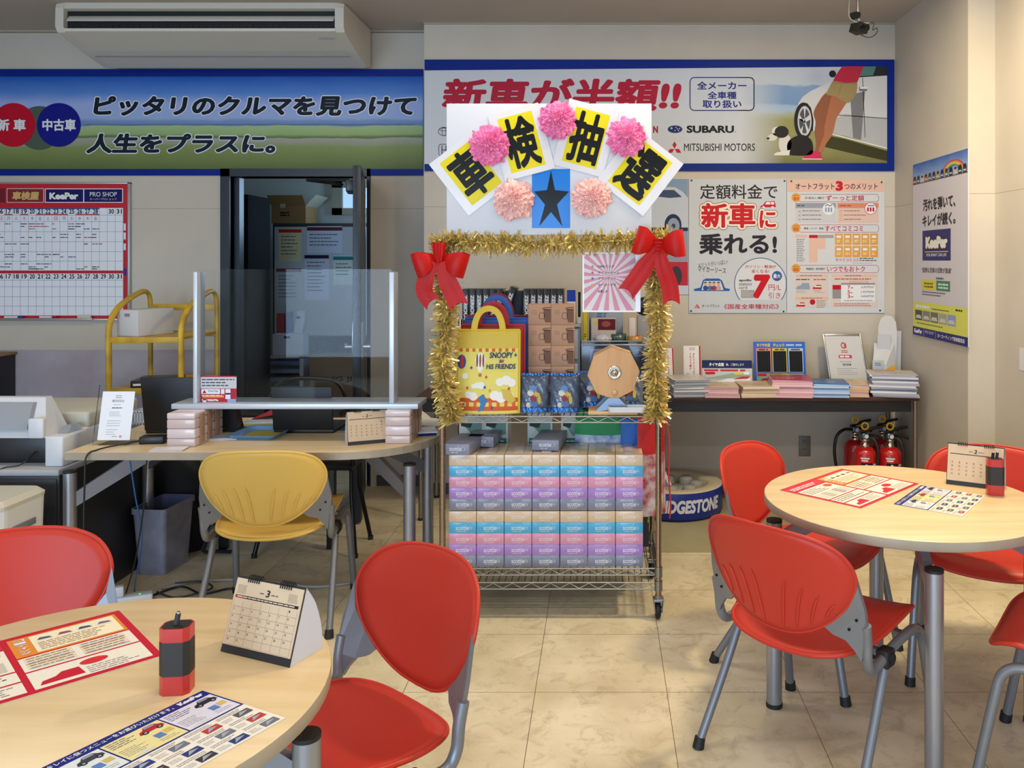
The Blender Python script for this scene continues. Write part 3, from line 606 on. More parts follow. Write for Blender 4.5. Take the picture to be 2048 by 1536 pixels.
p.line(1650, 412, 1655, 409, 1.3, INKB, 5); p.line(1655, 409, 1659, 412, 1.3, INKB, 5); p.line(1659, 412, 1664, 409.5, 1.3, INKB, 5); p.rect(1735, 410.5, 1748, 412, INKB, 5)
p.rect(1591, 469, 1614, 475, PK, 2); p.rect(1618, 470, 1635, 476, RED, 2); p.rect(1635, 470, 1667, 476, ink('9a989c'), 2); p.rect(1618, 476, 1635, 524, PK, 2); p.rect(1635, 476, 1651, 498, PK, 2)
p.dashes(1593, 478, 1612, 13, 3.6, 1.2, ink('6c6c70'), 2)
for i in range(5):
    for j in range(2):
        x, y = 1670+i*17.6, 467+j*25; p.rect(x, y, x+15.5, y+22.5, OR, 2); p.rect(x+3, y+4, x+12, y+9, INKW, 3); p.dashes(x+3, y+13, x+13, 2, 3, 1.6, ink('e8d4a8'), 3)
p.text('すべてコミコミ', 1671, 517, 1717, 523, ink('b8203a'), 2, .012); p.dashes(1719, 516, 1756, 2, 4, 1.8, ink('5a4a4a'), 2); p.dashes(1705, 526, 1757, 1, 3, .8, GREY, 2)
p.rect(1591, 549, 1657, 615, ink('d0c4c0'), 2); p.rect(1591, 549, 1657, 554, PK, 3); p.rect(1663, 549, 1755, 615, ink('d0c4c0'), 2); p.rect(1663, 549, 1755, 554, PK, 3); p.rect(1591, 594, 1657, 599, PK, 3)
p.dashes(1600, 550.5, 1648, 1, 3, 1.6, ink('a07060'), 4, .1); p.dashes(1690, 550.5, 1722, 1, 3, 1.6, ink('80605a'), 4, .1); p.dashes(1603, 595.5, 1645, 1, 3, 1.6, ink('a07060'), 4, .1)
p.dashes(1592, 558, 1621, 1, 3, 2, ink('4a4a50'), 4, .1); p.dashes(1627, 558, 1655, 1, 3, 2, ink('b05050'), 4, .1)
def van(x, y, m, k=1.0): p.poly([(x, y), (x+3*k, y-5*k), (x+9*k, y-6*k), (x+12*k, y-11*k), (x+26*k, y-11*k), (x+28*k, y), (x+26*k, y+2*k), (x, y+1.5*k)], m, 4)
van(1592, 577, ink('8c9cb8')); van(1625, 577, ink('c0242e'), .65); van(1592, 612, ink('c0242e'), .65); p.rect(1629, 572, 1642, 574.5, INKW, 5); p.rect(1596, 607, 1609, 609.5, INKW, 5); p.ell(1625, 604, 5.5, 5.5, RED, 4)
p.dashes(1593, 581, 1617, 2, 3, .9, GREY, 4); p.dashes(1628, 581, 1650, 2, 3, .9, GREY, 4); p.dashes(1633, 601, 1652, 5, 3.2, 1, ink('6a6a70'), 4)
p.dashes(1669, 557, 1748, 1, 3, 2, ink('b04a54'), 4, .1); p.frame(1699, 562, 1736, 566, .8, ink('cf7a58'), 4); p.rect(1682, 566, 1750, 569.5, ink('8c8a90'), 4)
p.rect(1682, 569.5, 1750, 604, INKW, 4); p.rect(1665, 570, 1682, 579, RED, 4); p.rect(1665, 579, 1682, 597, ink('8e8c92'), 4)
for y, s, t in ((571, '7', '2万円分'), (580.5, '5', '1万円分'), (589, '3', '3,000円分')):
    p.text(s, 1695, y, 1700, y+7, RED, 5, .02); p.dashes(1701, y+4, 1707, 1, 3, 1.6, RED, 5, .1); p.text(t, 1722, y+1, 1748, y+5.5, ink('4a4a50'), 5, .01)
p.dashes(1688, 600.5, 1745, 1, 3, 1.2, ink('6a6a70'), 5, .1); p.dashes(1668, 607, 1745, 2, 3.6, 1.3, ink('a85860'), 4, .1)
pins(p, [(1582.5, 362.5), (1763, 364.5), (1760, 621)])
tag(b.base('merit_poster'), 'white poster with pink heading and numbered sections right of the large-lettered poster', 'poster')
# --- glossy vertical poster on the side wall
Xp = XR-.008; Yn, Yf = F*Xp/(1936-PX), F*Xp/(1826-PX); zt = ZW(330, Yf); zb_ = ZW(668, Yf)
b = MB(); b.box((Xp, Yn, zb_), (XR-.001, Yf, zt), ink('c6c3cb'))
L = Yf-Yn; Hh = zt-zb_
p = Pr(b, (Xp, Yf, zt), (0, -L/100, 0), (0, 0, -Hh/100), (-1, 0, 0))       # 100 x 100 units
p.rect(0, 0, 100, 11, ramp_mat('printed_poster_sky', 2, zt-Hh*.11, zt, [(0, '9ab4dc'), (1, '3c64b0')], (6, .5)), 1)
for i, col in enumerate(('b84a4a', 'c8904a', 'c8c060', '5a9c6a', '4a6cb0', '8aa4d4')): p.ell(76, 10.4, 20-i*2.2, 6.8-i*.72, ink(col), 2+i*.3, 24, PI, 2*PI)
for i in range(13):
    x = 1+i*7.6; col = ('8c3030', '50505a', 'b9bcc8', 'a06a3a', '5c5c66', '4a4a50', 'a8883a', '2f408c', '5c6c5c', '2a2a34', 'b4b4ba', '30303a', '40404c')[i]
    p.poly([(x, 11.6), (x, 9), (x+1.2, 7.2), (x+5, 7.2), (x+6.2, 9), (x+6.2, 11.6)], ink(col), 4); p.rect(x+1.4, 7.7, x+4.8, 9, ink('1c2030'), 5); p.rect(x+1, 10, x+5.2, 10.8, ink('c4c4cc'), 5)
p.rect(0, 11.6, 100, 12, ink('3a3a44'), 4)
p.text('汚れを弾いて、', 21, 21.5, 80, 28.5, ink('2c2630'), 2, .035); p.text('キレイが続く。', 20, 30.5, 80, 37.5, ink('2c2630'), 2, .035)
p.rect(20, 39.5, 72, 56.5, ink('2a266c'), 2); p.text('KeePer', 25, 42.5, 68, 50.5, ink('0e0c22'), 3, .12); p.text('KeePer', 26, 43, 67, 50, ink('d8c86a'), 4, .085); p.text('KeePer', 26.6, 43.3, 66.4, 49.7, INKW, 5, .05)
p.rect(25, 51.4, 68, 51.9, ink('c8b850'), 4); p.text('FOR SMART CAR LIFE', 28, 52.6, 65, 54.2, INKW, 4, .01)
p.text('“面倒な洗車の回数が激減”', 18, 60.4, 74, 63.4, ink('4a4450'), 2, .01); p.dashes(46, 65.8, 60, 1, 1, 1, ink('5a5560'), 2, .1)
p.rect(18.5, 67.5, 45, 73, ink('d2c63c'), 2); p.rect(46.5, 67.5, 71, 73, ink('3a7d5c'), 2); p.dashes(23, 69, 42, 2, 1.8, 1, ink('6a6420'), 3, .1); p.dashes(50, 69, 68, 2, 1.8, 1, ink('c8dccc'), 3, .1); p.dashes(19, 74, 70, 2, 1.5, .6, ink('5a5560'), 2)
p.rect(0, 80.5, 100, 95.2, ink('cdcf5a'), 1); p.dashes(6, 82.2, 36, 1, 1, 1.6, INKW, 2, .1); p.dashes(38, 83.2, 70, 1, 1, .6, ink('5a5a3a'), 2, .1); p.dashes(80, 81.8, 92, 1, 1, 1, ink('3a3a3a'), 2, .1)
for i, col in enumerate(('4c4a4c', '7c7c78', '6c6a66', '9c9c9c', '8a96c0')): p.rect(5+i*15.4, 85.2, 19+i*15.4, 91, ink(col), 2); p.poly([(6+i*15.4, 90), (8+i*15.4, 88), (16+i*15.4, 88), (18+i*15.4, 90)], ink('c4c4c4'), 3)
p.dashes(8, 92.4, 60, 1, 1, .6, ink('6a6a3a'), 2, .1)
p.rect(0, 95.2, 100, 100, ink('22206a'), 2); p.text('KeePer', 3, 96.2, 19, 98.8, INKW, 3, .05); p.rect(22, 95.6, 22.6, 99.6, ink('a8a8c8'), 3); p.text('PRO SHOP', 25, 96.2, 42, 97.8, ink('b8b8d0'), 3, .01); p.rect(45, 95.6, 45.6, 99.6, ink('a8a8c8'), 3); p.text('カーコーティング技術認定店', 49, 96.4, 95, 98.6, INKW, 3, .02)
tag(b.base('coating_poster'), 'tall white poster with a rainbow on the side wall beyond the round table', 'poster')
# wall sockets
for px, y0, y1, w_, lb in ((1609, 872, 912, 23, 'grey wall socket under the brown table, left of the fire extinguishers'), (1322, 872, 912, 16, 'grey wall socket half hidden behind the rack post')):
    b = MB(); a = W(px-w_/2, y1, YR); c = W(px+w_/2, y0, YR); b.box((a.x, YR-.009, a.z), (c.x, YR, c.z), mat('socket_grey', '6f6c6a', .4), .002)
    p = wallprint(b, YR-.009)
    for y in (883, 899): p.rrect(px-4, y-5, px+4, y+5, 2, ink('7e7b78'), 1); p.rect(px-2.5, y-2.5, px-1.3, y+1, INKB, 2); p.rect(px+1.3, y-2.5, px+2.5, y+1, INKB, 2)
    tag(b.base('wall_socket'), lb, 'socket')
# ------------------------------------------------------------------ round tables and chairs
def woodmat(name, c1, c2, sc=(1.2, 14, 14), rough=.35):
    m = mat(name, c1, rough, spec=.4, noise=(2.2, .1, c2)); nt = m.node_tree
    n = [x for x in nt.nodes if x.type == 'TEX_NOISE'][0]; tc = [x for x in nt.nodes if x.type == 'TEX_COORD'][0]
    mp = nt.nodes.new('ShaderNodeMapping'); mp.inputs['Scale'].default_value = sc; nt.links.new(tc.outputs['Object'], mp.inputs[0]); nt.links.new(mp.outputs[0], n.inputs['Vector']); return m
MAPLE = woodmat('maple_laminate', 'dcc6a0', 'd2b98e'); EDGE = mat('grey_edge_band', 'a79a88', .5, noise=(9, .15))
TH, TR = .703, .437
def round_table(loc, rot, label):
    t = thing('round_table', label, 'table', loc, 0, 'round meeting tables')
    b = MB(); n = 72
    b.lathe([(0, TH-.0002), (TR-.004, TH), (TR-.001, TH-.002)], MAPLE, n); b.build('tabletop', t)
    b = MB(); b.lathe([(TR-.001, TH-.002), (TR, TH-.005), (TR, TH-.027), (TR-.003, TH-.03), (0, TH-.0302)], EDGE, n); b.build('edge_band', t)
    b = MB(); b.cyl((0, 0, TH-.075), (0, 0, TH-.031), .09, STEEL, 24); b.build('hub', t)
    for k in range(4):
        a = rot+k*PI/2; x, y = .405*math.cos(a), .405*math.sin(a)
        b = MB(); b.cyl((x, y, .012), (x, y, .61), .0255, SILVER, 24); lg = b.build('leg', t)
        b = MB(); b.cyl((x, y, .61), (x, y, .618), .026, RUB, 24); b.build('cap', lg); b = MB(); b.cyl((x, y, 0), (x, y, .014), .027, RUB, 24); b.build('foot', lg)
        u = Vector((math.cos(a), math.sin(a), 0)); v = Vector((-u.y, u.x, 0)); w_ = v*.013
        A = u*.385+Vector((0, 0, .50)); A2 = u*.385+Vector((0, 0, .575)); B = u*.08+Vector((0, 0, TH-.08)); B2 = u*.08+Vector((0, 0, TH-.035)); D2 = u*.25+Vector((0, 0, TH-.035))
        A = u*.385+Vector((0, 0, .53)); D = u*.22+Vector((0, 0, TH-.085))
        b = MB(); P = [A, D, B, B2, D2, A2]; m_ = len(P)
        b.add([q-w_ for q in P]+[q+w_ for q in P], [tuple(range(m_)), tuple(range(m_, 2*m_))[::-1]]+[(i, (i+1) % m_, m_+(i+1) % m_, m_+i) for i in range(m_)], STEEL); b.build('bracket', t)
    return t
RT = Vector((.97, 2.762, 0)); LT = Vector((-.94, 1.511, 0))
round_table(RT, math.radians(173), 'round maple-topped table on the right, in front of the magazines table')
round_table(LT, math.radians(4), 'round maple-topped table in the near left corner of the photo')

def make_chair(col, shade, label, group):
    SH = mat('chair_shell_'+col, col, .42, spec=.3, bump=(420, .02)); FR = mat('chair_frame_grey', '7d8087', .38, .5)
    t = thing('stacking_chair', label, 'chair', group=group)
    # backrest shell: polar grid over an egg-shaped outline, hollowed towards the sitter
    half = [(0, .34), (.07, .338), (.14, .328), (.198, .302), (.229, .262), (.240, .215), (.230, .165), (.205, .112), (.165, .066), (.115, .028), (.06, .006), (0, 0)]
    hs = catmull([(x, 0, z) for x, z in half], 4)
    out = [(v.x, v.z) for v in hs]+[(-v.x, v.z) for v in hs[-2:0:-1]]; n = len(out); cz = .18
    def back_pt(x, z, off=0):
        zz = .437+z*.905; y = -.212-.22*z-.06*z*z+1.15*x*x-off
        return Vector((x, y, zz))
    def shell(b, pts, fn, th, m, rings=7, rim=.0054):
        N = len(pts); vs = []; fs = []
        cx = sum(p_[0] for p_ in pts)/N; cy = sum(p_[1] for p_ in pts)/N
        radii = [0.02]+[(i+1)/rings for i in range(rings)]
        for side in (0, 1):
            for r in (radii if side == 0 else radii[::-1]):
                for x, y in pts: vs.append(fn(cx+(x-cx)*r, cy+(y-cy)*r, th*side))
        R = len(radii)*2
        for i in range(R-1):
            for k in range(N): fs.append((i*N+k, i*N+(k+1) % N, (i+1)*N+(k+1) % N, (i+1)*N+k))
        fs.append(tuple(range(N))[::-1]); fs.append(tuple(range((R-1)*N, R*N)))
        b.add(vs, fs, m, True)
        b.tube([fn(x, y, th/2) for x, y in pts], rim, m, 8, True)
    b = MB(); shell(b, out, back_pt, .009, SH)
    for x0, x1, z0, z1 in ((-.185, -.148, .145, .068), (-.145, -.108, .165, .042), (-.098, -.066, .175, .025), (-.05, -.028, .18, .014), (.06, .034, .175, .016), (.108, .075, .165, .028), (.15, .116, .148, .046), (.188, .158, .128, .078)):
        pts = [back_pt(x0+(x1-x0)*(k/6)**.7, z0+(z1-z0)*k/6, .0105) for k in range(7)]
        b.tube(pts, [.001, .0038, .0045, .0045, .0045, .004, .002], SH, 6)
    b.build('backrest', t)
    # seat shell
    hs = catmull([(0, .238, 0), (.10, .236, 0), (.175, .226, 0), (.215, .19, 0), (.226, .12, 0), (.222, 0, 0), (.215, -.09, 0), (.19, -.155, 0), (.14, -.195, 0), (.07, -.212, 0), (0, -.216, 0)], 4)
    so = [(v.x, v.y) for v in hs]+[(-v.x, v.y) for v in hs[-2:0:-1]]
    def seat_pt(x, y, off):
        z = .416+.026*(y/.22)-.012*math.exp(-((y+.03)/.12)**2)+.42*x*x
        if y > .14: z -= 2.6*(y-.14)**2*1.6
        return Vector((x, y, z-off))
    b = MB(); shell(b, so, seat_pt, .011, SH, 8, .0066); b.build('seat', t)
    for s in (-1, 1):
        # flat wing that carries the backrest, then one tube: down, forward under the seat, bent to the front foot
        b = MB(); A = [back_pt(s*.240, .205, .004), back_pt(s*.226, .145, .004), back_pt(s*.19, .092, .004), back_pt(s*.15, .05, .004)]
        q0 = Vector((s*.238, -.262, .50)); q1 = Vector((s*.236, -.262, .43))
        yq = lambda x, z: back_pt(x, max(.02, (z-.437)/.905)).y-.004
        pts = [A[0]+Vector((0, 0, .012)), A[1], A[2], A[3], Vector((s*.17, yq(.17, .455), .462)), Vector((s*.20, yq(.2, .44), .452)), Vector((s*.222, yq(.222, .43), .425)), Vector((s*.236, yq(.236, .42), .40)), Vector((s*.252, yq(.25, .46), .46)), Vector((s*.254, yq(.25, .54), .54))]
        th = Vector((0, .006, 0)); m_ = len(pts)
        b.add([q-th for q in pts]+[q+th for q in pts], [tuple(range(m_)), tuple(range(m_, 2*m_))[::-1]]+[(i, (i+1) % m_, m_+(i+1) % m_, m_+i) for i in range(m_)], FR)
        for x, z in ((.212, .486), (.232, .515)): y_ = yq(x, z)-.006; b.cyl((s*x, y_, z), (s*x, y_-.003, z), .004, INKB, 10)
        b.build('wing', t)
        path = catmull([(s*.249, yq(.249, .50), .50), (s*.247, yq(.247, .45), .45), (s*.245, yq(.245, .41)+.006, .40), (s*.243, -.125, .368), (s*.241, -.085, .364), (s*.238, .0, .382), (s*.238, .10, .395), (s*.238, .155, .392), (s*.240, .19, .365), (s*.243, .205, .31), (s*.249, .235, .16), (s*.255, .262, .012)], 5)
        b = MB(); b.tube(path, .0142, FR, 12, flat=1.0); sf = b.build('side_frame', t)
        b = MB(); b.cyl((s*.2548, .261, .028), (s*.2555, .265, 0), .0175, RUB, 14, .0185); b.build('foot', sf)
        b = MB(); b.box((s*.238-.019, -.055, .345), (s*.238+.019, -.005, .395), RUB, .007); b.cyl((s*.257, -.03, .372), (s*.263, -.03, .372), .014, RUB, 16); b.build('joint', t)
        b = MB(); b.tube(catmull([(s*.240, -.035, .36), (s*.247, -.11, .22), (s*.258, -.235, .012)], 5), .0132, FR, 12); lg = b.build('leg', t)
        b = MB(); b.cyl((s*.2575, -.229, .03), (s*.2585, -.238, 0), .0165, RUB, 14, .018); b.build('foot', lg)
    b = MB(); b.tube([(-.238, -.02, .378), (.238, -.02, .378)], .009, FR, 10); b.tube([(-.238, .11, .388), (.238, .11, .388)], .009, FR, 10); b.build('crossbar', t)
    return t
GR = 'red stacking chairs around the round tables'
def put(o, x, y, head): o.location = (x, y, 0); o.rotation_euler = (0, 0, -math.radians(head))
red = make_chair('bd3527', 0, 'red chair seen from behind, nearest to the right-hand round table', GR); put(red, .64, 2.555, 45)
dup(red, (.755, 3.18, 0), -math.radians(128), 'red chair left of the right-hand table, facing the camera, below the brown table', GR)
dup(red, (1.41, 3.08, 0), -math.radians(205), 'red chair behind the right-hand table, its back behind the desk calendar', GR)
dup(red, (1.36, 2.36, 0), -math.radians(305), 'red chair cut off by the right edge of the photo, only a seat corner visible', GR)
dup(red, (-.60, 1.925, 0), -math.radians(-138), 'large red chair in the foreground between the left table and the wire rack', GR)
dup(red, (-1.455, 2.04, 0), -math.radians(150), 'red chair behind the left table at the photo left edge', GR)
yel = make_chair('d8b25c', 0, 'yellow chair seen from behind, pulled up to the office desk', GR); yel['group'] = 'yellow visitor chair'; put(yel, -1.345, 3.53, -5)
del yel['group']

# ------------------------------------------------------------------ things on the round tables
def flyer(tl, u, v, Wd, Hd, kind, label):
    """tl corner, u along the top edge, v down the sheet; real sheet sizes"""
    z = TH+.0004; u = Vector((*u, 0)).normalized(); v = Vector((*v, 0)).normalized(); o = Vector((*tl, z))
    b = MB(); c = [o, o+u*Wd, o+u*Wd+v*Hd, o+v*Hd]
    b.add(c+[q+Vector((0, 0, .0008)) for q in c], [(0,1,2,3), (4,5,6,7), (0,1,5,4), (1,2,6,5), (2,3,7,6), (3,0,4,7)], ink('e4dfd6', .3))
    p = Pr(b, o+Vector((0, 0, .0008)), u*(Wd/420), v*(Hd/297), (0, 0, 1), .00025)
    if kind == 'red':
        R_ = ink('c01c30', .3); OR_ = ink('e08a30', .3); WH = ink('e8e2d8', .3)
        p.rect(0, 0, 420, 297, R_, 1)
        p.rect(16, 60, 200, 176, WH, 2); p.rect(16, 182, 200, 228, WH, 2); p.rect(16, 234, 200, 284, WH, 2); p.rect(212, 16, 406, 120, OR_, 2); p.rect(212, 126, 406, 196, WH, 2); p.rect(212, 202, 406, 284, WH, 2)
        p.rect(248, 22, 400, 114, ink('efe6c8', .3), 3)
        for i in range(4): p.rrect(256+i*36, 30, 286+i*36, 58, 5, WH, 4); p.poly([(258+i*36, 52), (264+i*36, 40), (280+i*36, 44), (284+i*36, 54)], ink(('5a5660', '8a4a4a', '4a4a54', '7a6a6a')[i]), 5)
        p.dashes(256, 66, 396, 5, 9, 3, ink('8a5a54'), 4)
        for i, ch in enumerate('コーティング'): p.text(ch, 220, 24+i*15, 240, 36+i*15, INKW, 4, .03)
        p.dashes(24, 72, 150, 4, 11, 4, ink('6a5a5c'), 3); p.ell(172, 82, 20, 14, ink('d8582c'), 3)
        for i in range(5): p.rect(24+i*34, 120, 54+i*34, 168, ink(('c8c2b8', 'a8a4a0', 'd0c8bc', '989498', 'c4beb4')[i]), 3); p.dashes(28+i*34, 126, 52+i*34, 5, 8, 2.5, INKW, 4)
        p.dashes(24, 190, 190, 3, 11, 4, ink('4a4648'), 3); p.poly([(30, 276), (36, 262), (60, 258), (74, 244), (100, 244), (104, 276)], R_, 3); p.dashes(112, 244, 190, 4, 9, 3, ink('7a6a6c'), 3)
        for i in range(2):
            for j in range(5): p.rect(220+i*92, 132+j*12, 300+i*92, 141+j*12, ink(('e0d0a0', 'd8d4cc', 'd0b4a8')[(i+j) % 3]), 3); p.dashes(224+i*92, 134+j*12, 298+i*92, 1, 9, 3, ink('6a5450'), 4, .1)
        p.poly([(222, 272), (228, 256), (250, 250), (262, 236), (290, 236), (294, 272)], R_, 3); p.ell(318, 226, 24, 14, ink('cc2c34'), 3); p.dashes(300, 248, 396, 4, 9, 3, ink('8a7a7a'), 3)
        p.rect(8, 16, 200, 52, ink('d03a48', .3), 2); p.dashes(20, 26, 180, 2, 12, 6, INKW, 3, .2)
    else:
        N_ = ink('20287a', .3); WH = ink('e4e0da', .3)
        p.rect(0, 0, 420, 297, WH, 1); p.rect(0, 0, 420, 30, N_, 2); p.rect(0, 30, 420, 152, N_, 2)
        p.text('車をキレイに保つメニューをお選びいただけます。', 14, 7, 330, 23, INKW, 3, .02); p.text('KeePer', 344, 6, 408, 24, INKW, 3, .06)
        for i, col in enumerate(('d4dce4', 'ded49c', 'd4d2e6')):
            x = 5+i*138
            p.rect(x, 34, x+134, 147, ink(col, .3), 3); p.dashes(x+6, 42, x+70, 4, 9, 3, ink('5a5a78'), 4); p.dashes(x+6, 92, x+60, 5, 8, 2.2, ink('8a8a90'), 4); p.poly([(x+10, 142), (x+40, 128), (x+60, 142)], ink('c8ccd0', .3), 4)
            cc = ink(('3a3c48', 'a82830', '2c2c34')[i]); p.poly([(x+72, 66), (x+76, 56), (x+86, 52), (x+94, 40), (x+116, 40), (x+124, 52), (x+130, 56), (x+130, 68), (x+72, 70)], cc, 4); p.rect(x+92, 42, x+116, 51, ink('8a92a4'), 5)
            for q in (84, 118): p.ell(x+q, 68, 7, 7, ink('16161a'), 5, 16); p.ell(x+q, 68, 3.5, 3.5, ink('a0a0a8'), 6, 12)
            p.rect(x+84, 92, x+104, 116, ink('5a7cb8'), 4); p.rect(x+108, 88, x+128, 108, ink('c8b068'), 4); p.dashes(x+80, 124, x+128, 2, 8, 2, ink('8a8a90'), 4)
        for i in range(5):
            for j in range(3):
                x, y = 8+i*82, 158+j*46; p.dashes(x, y+2, x+70, 2, 7, 2, ink('7a7a84'), 3)
                p.rect(x+34, y+16, x+74, y+40, ink(('3a3a44', 'b03c40', '2c3c78', '55555e', '6a7080')[(i*2+j*3) % 5]), 3); p.poly([(x+38, y+37), (x+50, y+20), (x+70, y+26)], ink('9aa0b0'), 4); p.dashes(x, y+22, x+30, 3, 6, 1.6, ink('a0a0a8'), 3)
    return tag(b.base('leaflet'), label, 'leaflet')
def unit(a, b_): v = Vector((b_[0]-a[0], b_[1]-a[1])); return (v/v.length)
# left table: red A3 sheet and blue A4 sheet; right table the same pair, turned
TRc = (-1.064, 1.870); uL = Vector((-.72, -.695)); vL = Vector((.698, -.716))
tl = Vector(TRc)+uL.normalized()*.42
flyer(tl, -uL, vL, .42, .297, 'red', 'red-bordered leaflet on the near left table, left of the pen holder')
flyer((-.716-.1496*0+(-.1216*1.23), 1.521-.2086*1.23), (.1216, .2086), (.183, -.09), .297, .204, 'blue', 'blue-headed leaflet at the front of the near left table')
flyer((.593, 2.847), (.29, .293), (.209, -.21), .412, .296, 'red', 'red-bordered leaflet on the right-hand table')
flyer((.919, 2.684), (.169, .223), (.163, -.127), .28, .207, 'blue', 'blue-headed leaflet on the right-hand table beside the red one')
def pen_holder(loc, rot, label):
    t = thing('pen_holder', label, 'pen holder', loc, rot, 'pen holders on the round tables')
    P = [(.026, .012), (.017, .021), (-.017, .021), (-.026, .012), (-.026, -.012), (-.017, -.021), (.017, -.021), (.026, -.012)]
    rm = mat('pen_holder_red', 'b82a26', .3, coat=.3); n = len(P)
    b = MB(); b.prism(P, 0, .118, rm)
    b.v = [v for v in b.v]; 
    k = [(x*1.004, y*1.004) for x, y in P]
    body = b.build('body', t)
    b = MB()
    A = [(x*1.01, y*1.01, .034) for x, y in P]; B = [(x*1.01, y*1.01, .094) for x, y in P]; b.add(A+B, [(i, (i+1) % n, n+(i+1) % n, n+i) for i in range(n)], mat('pen_holder_band', '26221f', .55)); b.build('band', t)
    b = MB(); A = [(x, y, .1182) for x, y in P]; I = [(x*.86, y*.84, .1182) for x, y in P]; J = [(x*.86, y*.84, .1183) for x, y in P]
    b.add([(x*.9, y*.88, .1184) for x, y in P], [tuple(range(n))], mat('vent_dark', '0c0d10', .6)); b.build('opening', t)
    return t
def pen(loc, col, label):
    b = MB(); b.cyl((0, 0, 0), (.003, .002, .018), .0048, ink(col), 10); b.cyl((.003, .002, .018), (.0033, .0022, .022), .0032, CHROME, 8)
    tag(b.build('pen', None, loc), label, 'pen')
pen_holder((-.763, 1.525, TH), .1, 'red and black pen holder on the near left table'); pen((-.765, 1.525, TH+.1185), '3a3a40', 'grey pen sticking out of the near left pen holder')
pen_holder((1.293, 2.80, TH), -.2, 'red and black pen holder in front of the right-hand desk calendar'); pen((1.285, 2.80, TH+.1185), '222226', 'black pen leaning left in the right-hand pen holder'); pen((1.30, 2.803, TH+.1185), '303040', 'dark pen leaning right in the right-hand pen holder')
def desk_calendar(loc, rot, month, Wd, label, mini=True):
    """tent of white card, kraft page on the front face; x along the width, front towards -y"""
    t = thing('desk_calendar', label, 'calendar', loc, rot, 'desk calendars'); h = .135; d = .045
    crd = mat('calendar_card', 'c9ccd8', .6); blk = mat('calendar_base_black', '1c1a1c', .5); kr = mat('kraft_page', 'c9ac84' if not mini else 'cdb394', .65, noise=(8, .05))
    w_ = Wd/2; b = MB()
    def leaf(y0, z0, y1, z1, m, th=.0012, xa=-w_, xb=w_):
        dv = Vector((0, y1-y0, z1-z0)).normalized(); nn = Vector((0, -dv.z, dv.y))*th
        A = [Vector((xa, y0, z0)), Vector((xb, y0, z0)), Vector((xb, y1, z1)), Vector((xa, y1, z1))]
        b.add(A+[q+nn for q in A], [(0,1,2,3), (4,7,6,5), (0,1,5,4), (1,2,6,5), (2,3,7,6), (3,0,4,7)], m)
    leaf(-d, 0, 0, h, blk); b.build('front_card', t); b = MB(); 
    pts = catmull([(0, d, 0), (0, d*.9, h*.35), (0, d*.55, h*.72), (0, 0, h)], 5)
    vs = []; 
    for q in pts: vs += [(-w_, q.y, q.z), (w_, q.y, q.z)]
    n = len(pts); b.add(vs, [(2*i, 2*i+1, 2*i+3, 2*i+2) for i in range(n-1)], crd, True)
    # card cheeks that close the tent at both ends
    for s in (-1, 1): b.add([(s*(w_-.0006), -d, 0)]+[(s*(w_-.0006), q.y, q.z) for q in pts], [tuple(range(n+1))], crd)
    b.add([(-w_, -d, .0008), (w_, -d, .0008), (w_, d, .0008), (-w_, d, .0008)], [(0,1,2,3)], crd); b.build('stand', t)
    dv = Vector((0, d, h)).normalized(); nn = Vector((0, -dv.z, dv.y))
    o = Vector((-w_+.002, -d+dv.y*(h-.004)/dv.z*0, 0))+Vector((0, 0, h))+Vector((0, d, 0))
    o = Vector((-w_+.002, 0, h))-dv*.004+nn*.003
    b = MB(); L = math.hypot(d, h)-.019
    A = [o, o+Vector((2*w_-.004, 0, 0)), o+Vector((2*w_-.004, 0, 0))-dv*L, o-dv*L]
    b.add(A+[q-nn*.0016 for q in A], [(0,3,2,1), (4,5,6,7), (0,1,5,4), (1,2,6,5), (2,3,7,6), (3,0,4,7)], kr)
    p = Pr(b, o, (2*w_-.004)/100*Vector((1, 0, 0)), -dv*(L/80), nn, .0002); K = ink('2c2620')
    p.text(str(month), 47, 8.5, 53, 17, K, 1, .02, .1); p.dashes(38, 13, 45, 1, 1, 1.4, ink('6a5c4c'), 1, .1); p.dashes(55, 13, 66, 1, 1, 1.4, ink('6a5c4c'), 1, .1)
    if mini:
        p.rect(3, 20, 97, 23.6, K, 1); p.rect(3, 20, 16, 23.6, ink('9a3a30'), 2); p.dashes(6, 21, 94, 1, 1, 1.4, ink('c8b8a0'), 3, .02)
        for x in (4, 80): p.dashes(x, 8, x+14, 6, 1.8, .7, ink('8a7a68'), 1, .1)
        g_ = ink('6a5c4c')
        for i in range(8): p.rect(3+i*13.43-.12, 26, 3+i*13.43+.12, 78, g_, 1)
        for j in range(6): p.rect(3, 34+j*9-.12, 97, 34+j*9+.12, g_, 1)
        dnum = 1
        for j in range(6):
            for i in range(7):
                if (j == 0 and i < 6) or dnum > 31: continue
                p.text(str(dnum), 4.6+i*13.43, 26.6+j*9, 4.6+i*13.43+(1.5 if dnum < 10 else 2.8), 29.2+j*9, K if i else ink('9a3a30'), 2, 0); dnum += 1
    else:
        p.rect(4, 20, 96, 21.6, K, 1)
        dnum = 1
        for j in range(6):
            for i in range(7):
                if (j == 0 and i < 6) or dnum > 28: continue
                p.text(str(dnum), 7+i*13, 29+j*8.4, 10+i*13, 33+j*8.4, ink('7a6448'), 2, .01); dnum += 1
    b.build('page', t)
    for x0 in (-.62, .32):
        b = MB()
        for k in range(6):
            x = w_*(x0+k*.062); b.tube([Vector((x, -.004, h-.008))+nn*.004, Vector((x, -.004, h+.004)), Vector((x, .004, h+.004)), Vector((x, .008, h-.006))], .0011, INKB, 6)
        b.build('wire_binding', t)
    return t
desk_calendar((-.655, 1.685, TH), -.40, 3, .175, 'kraft desk calendar with the month 3 on the near left table')
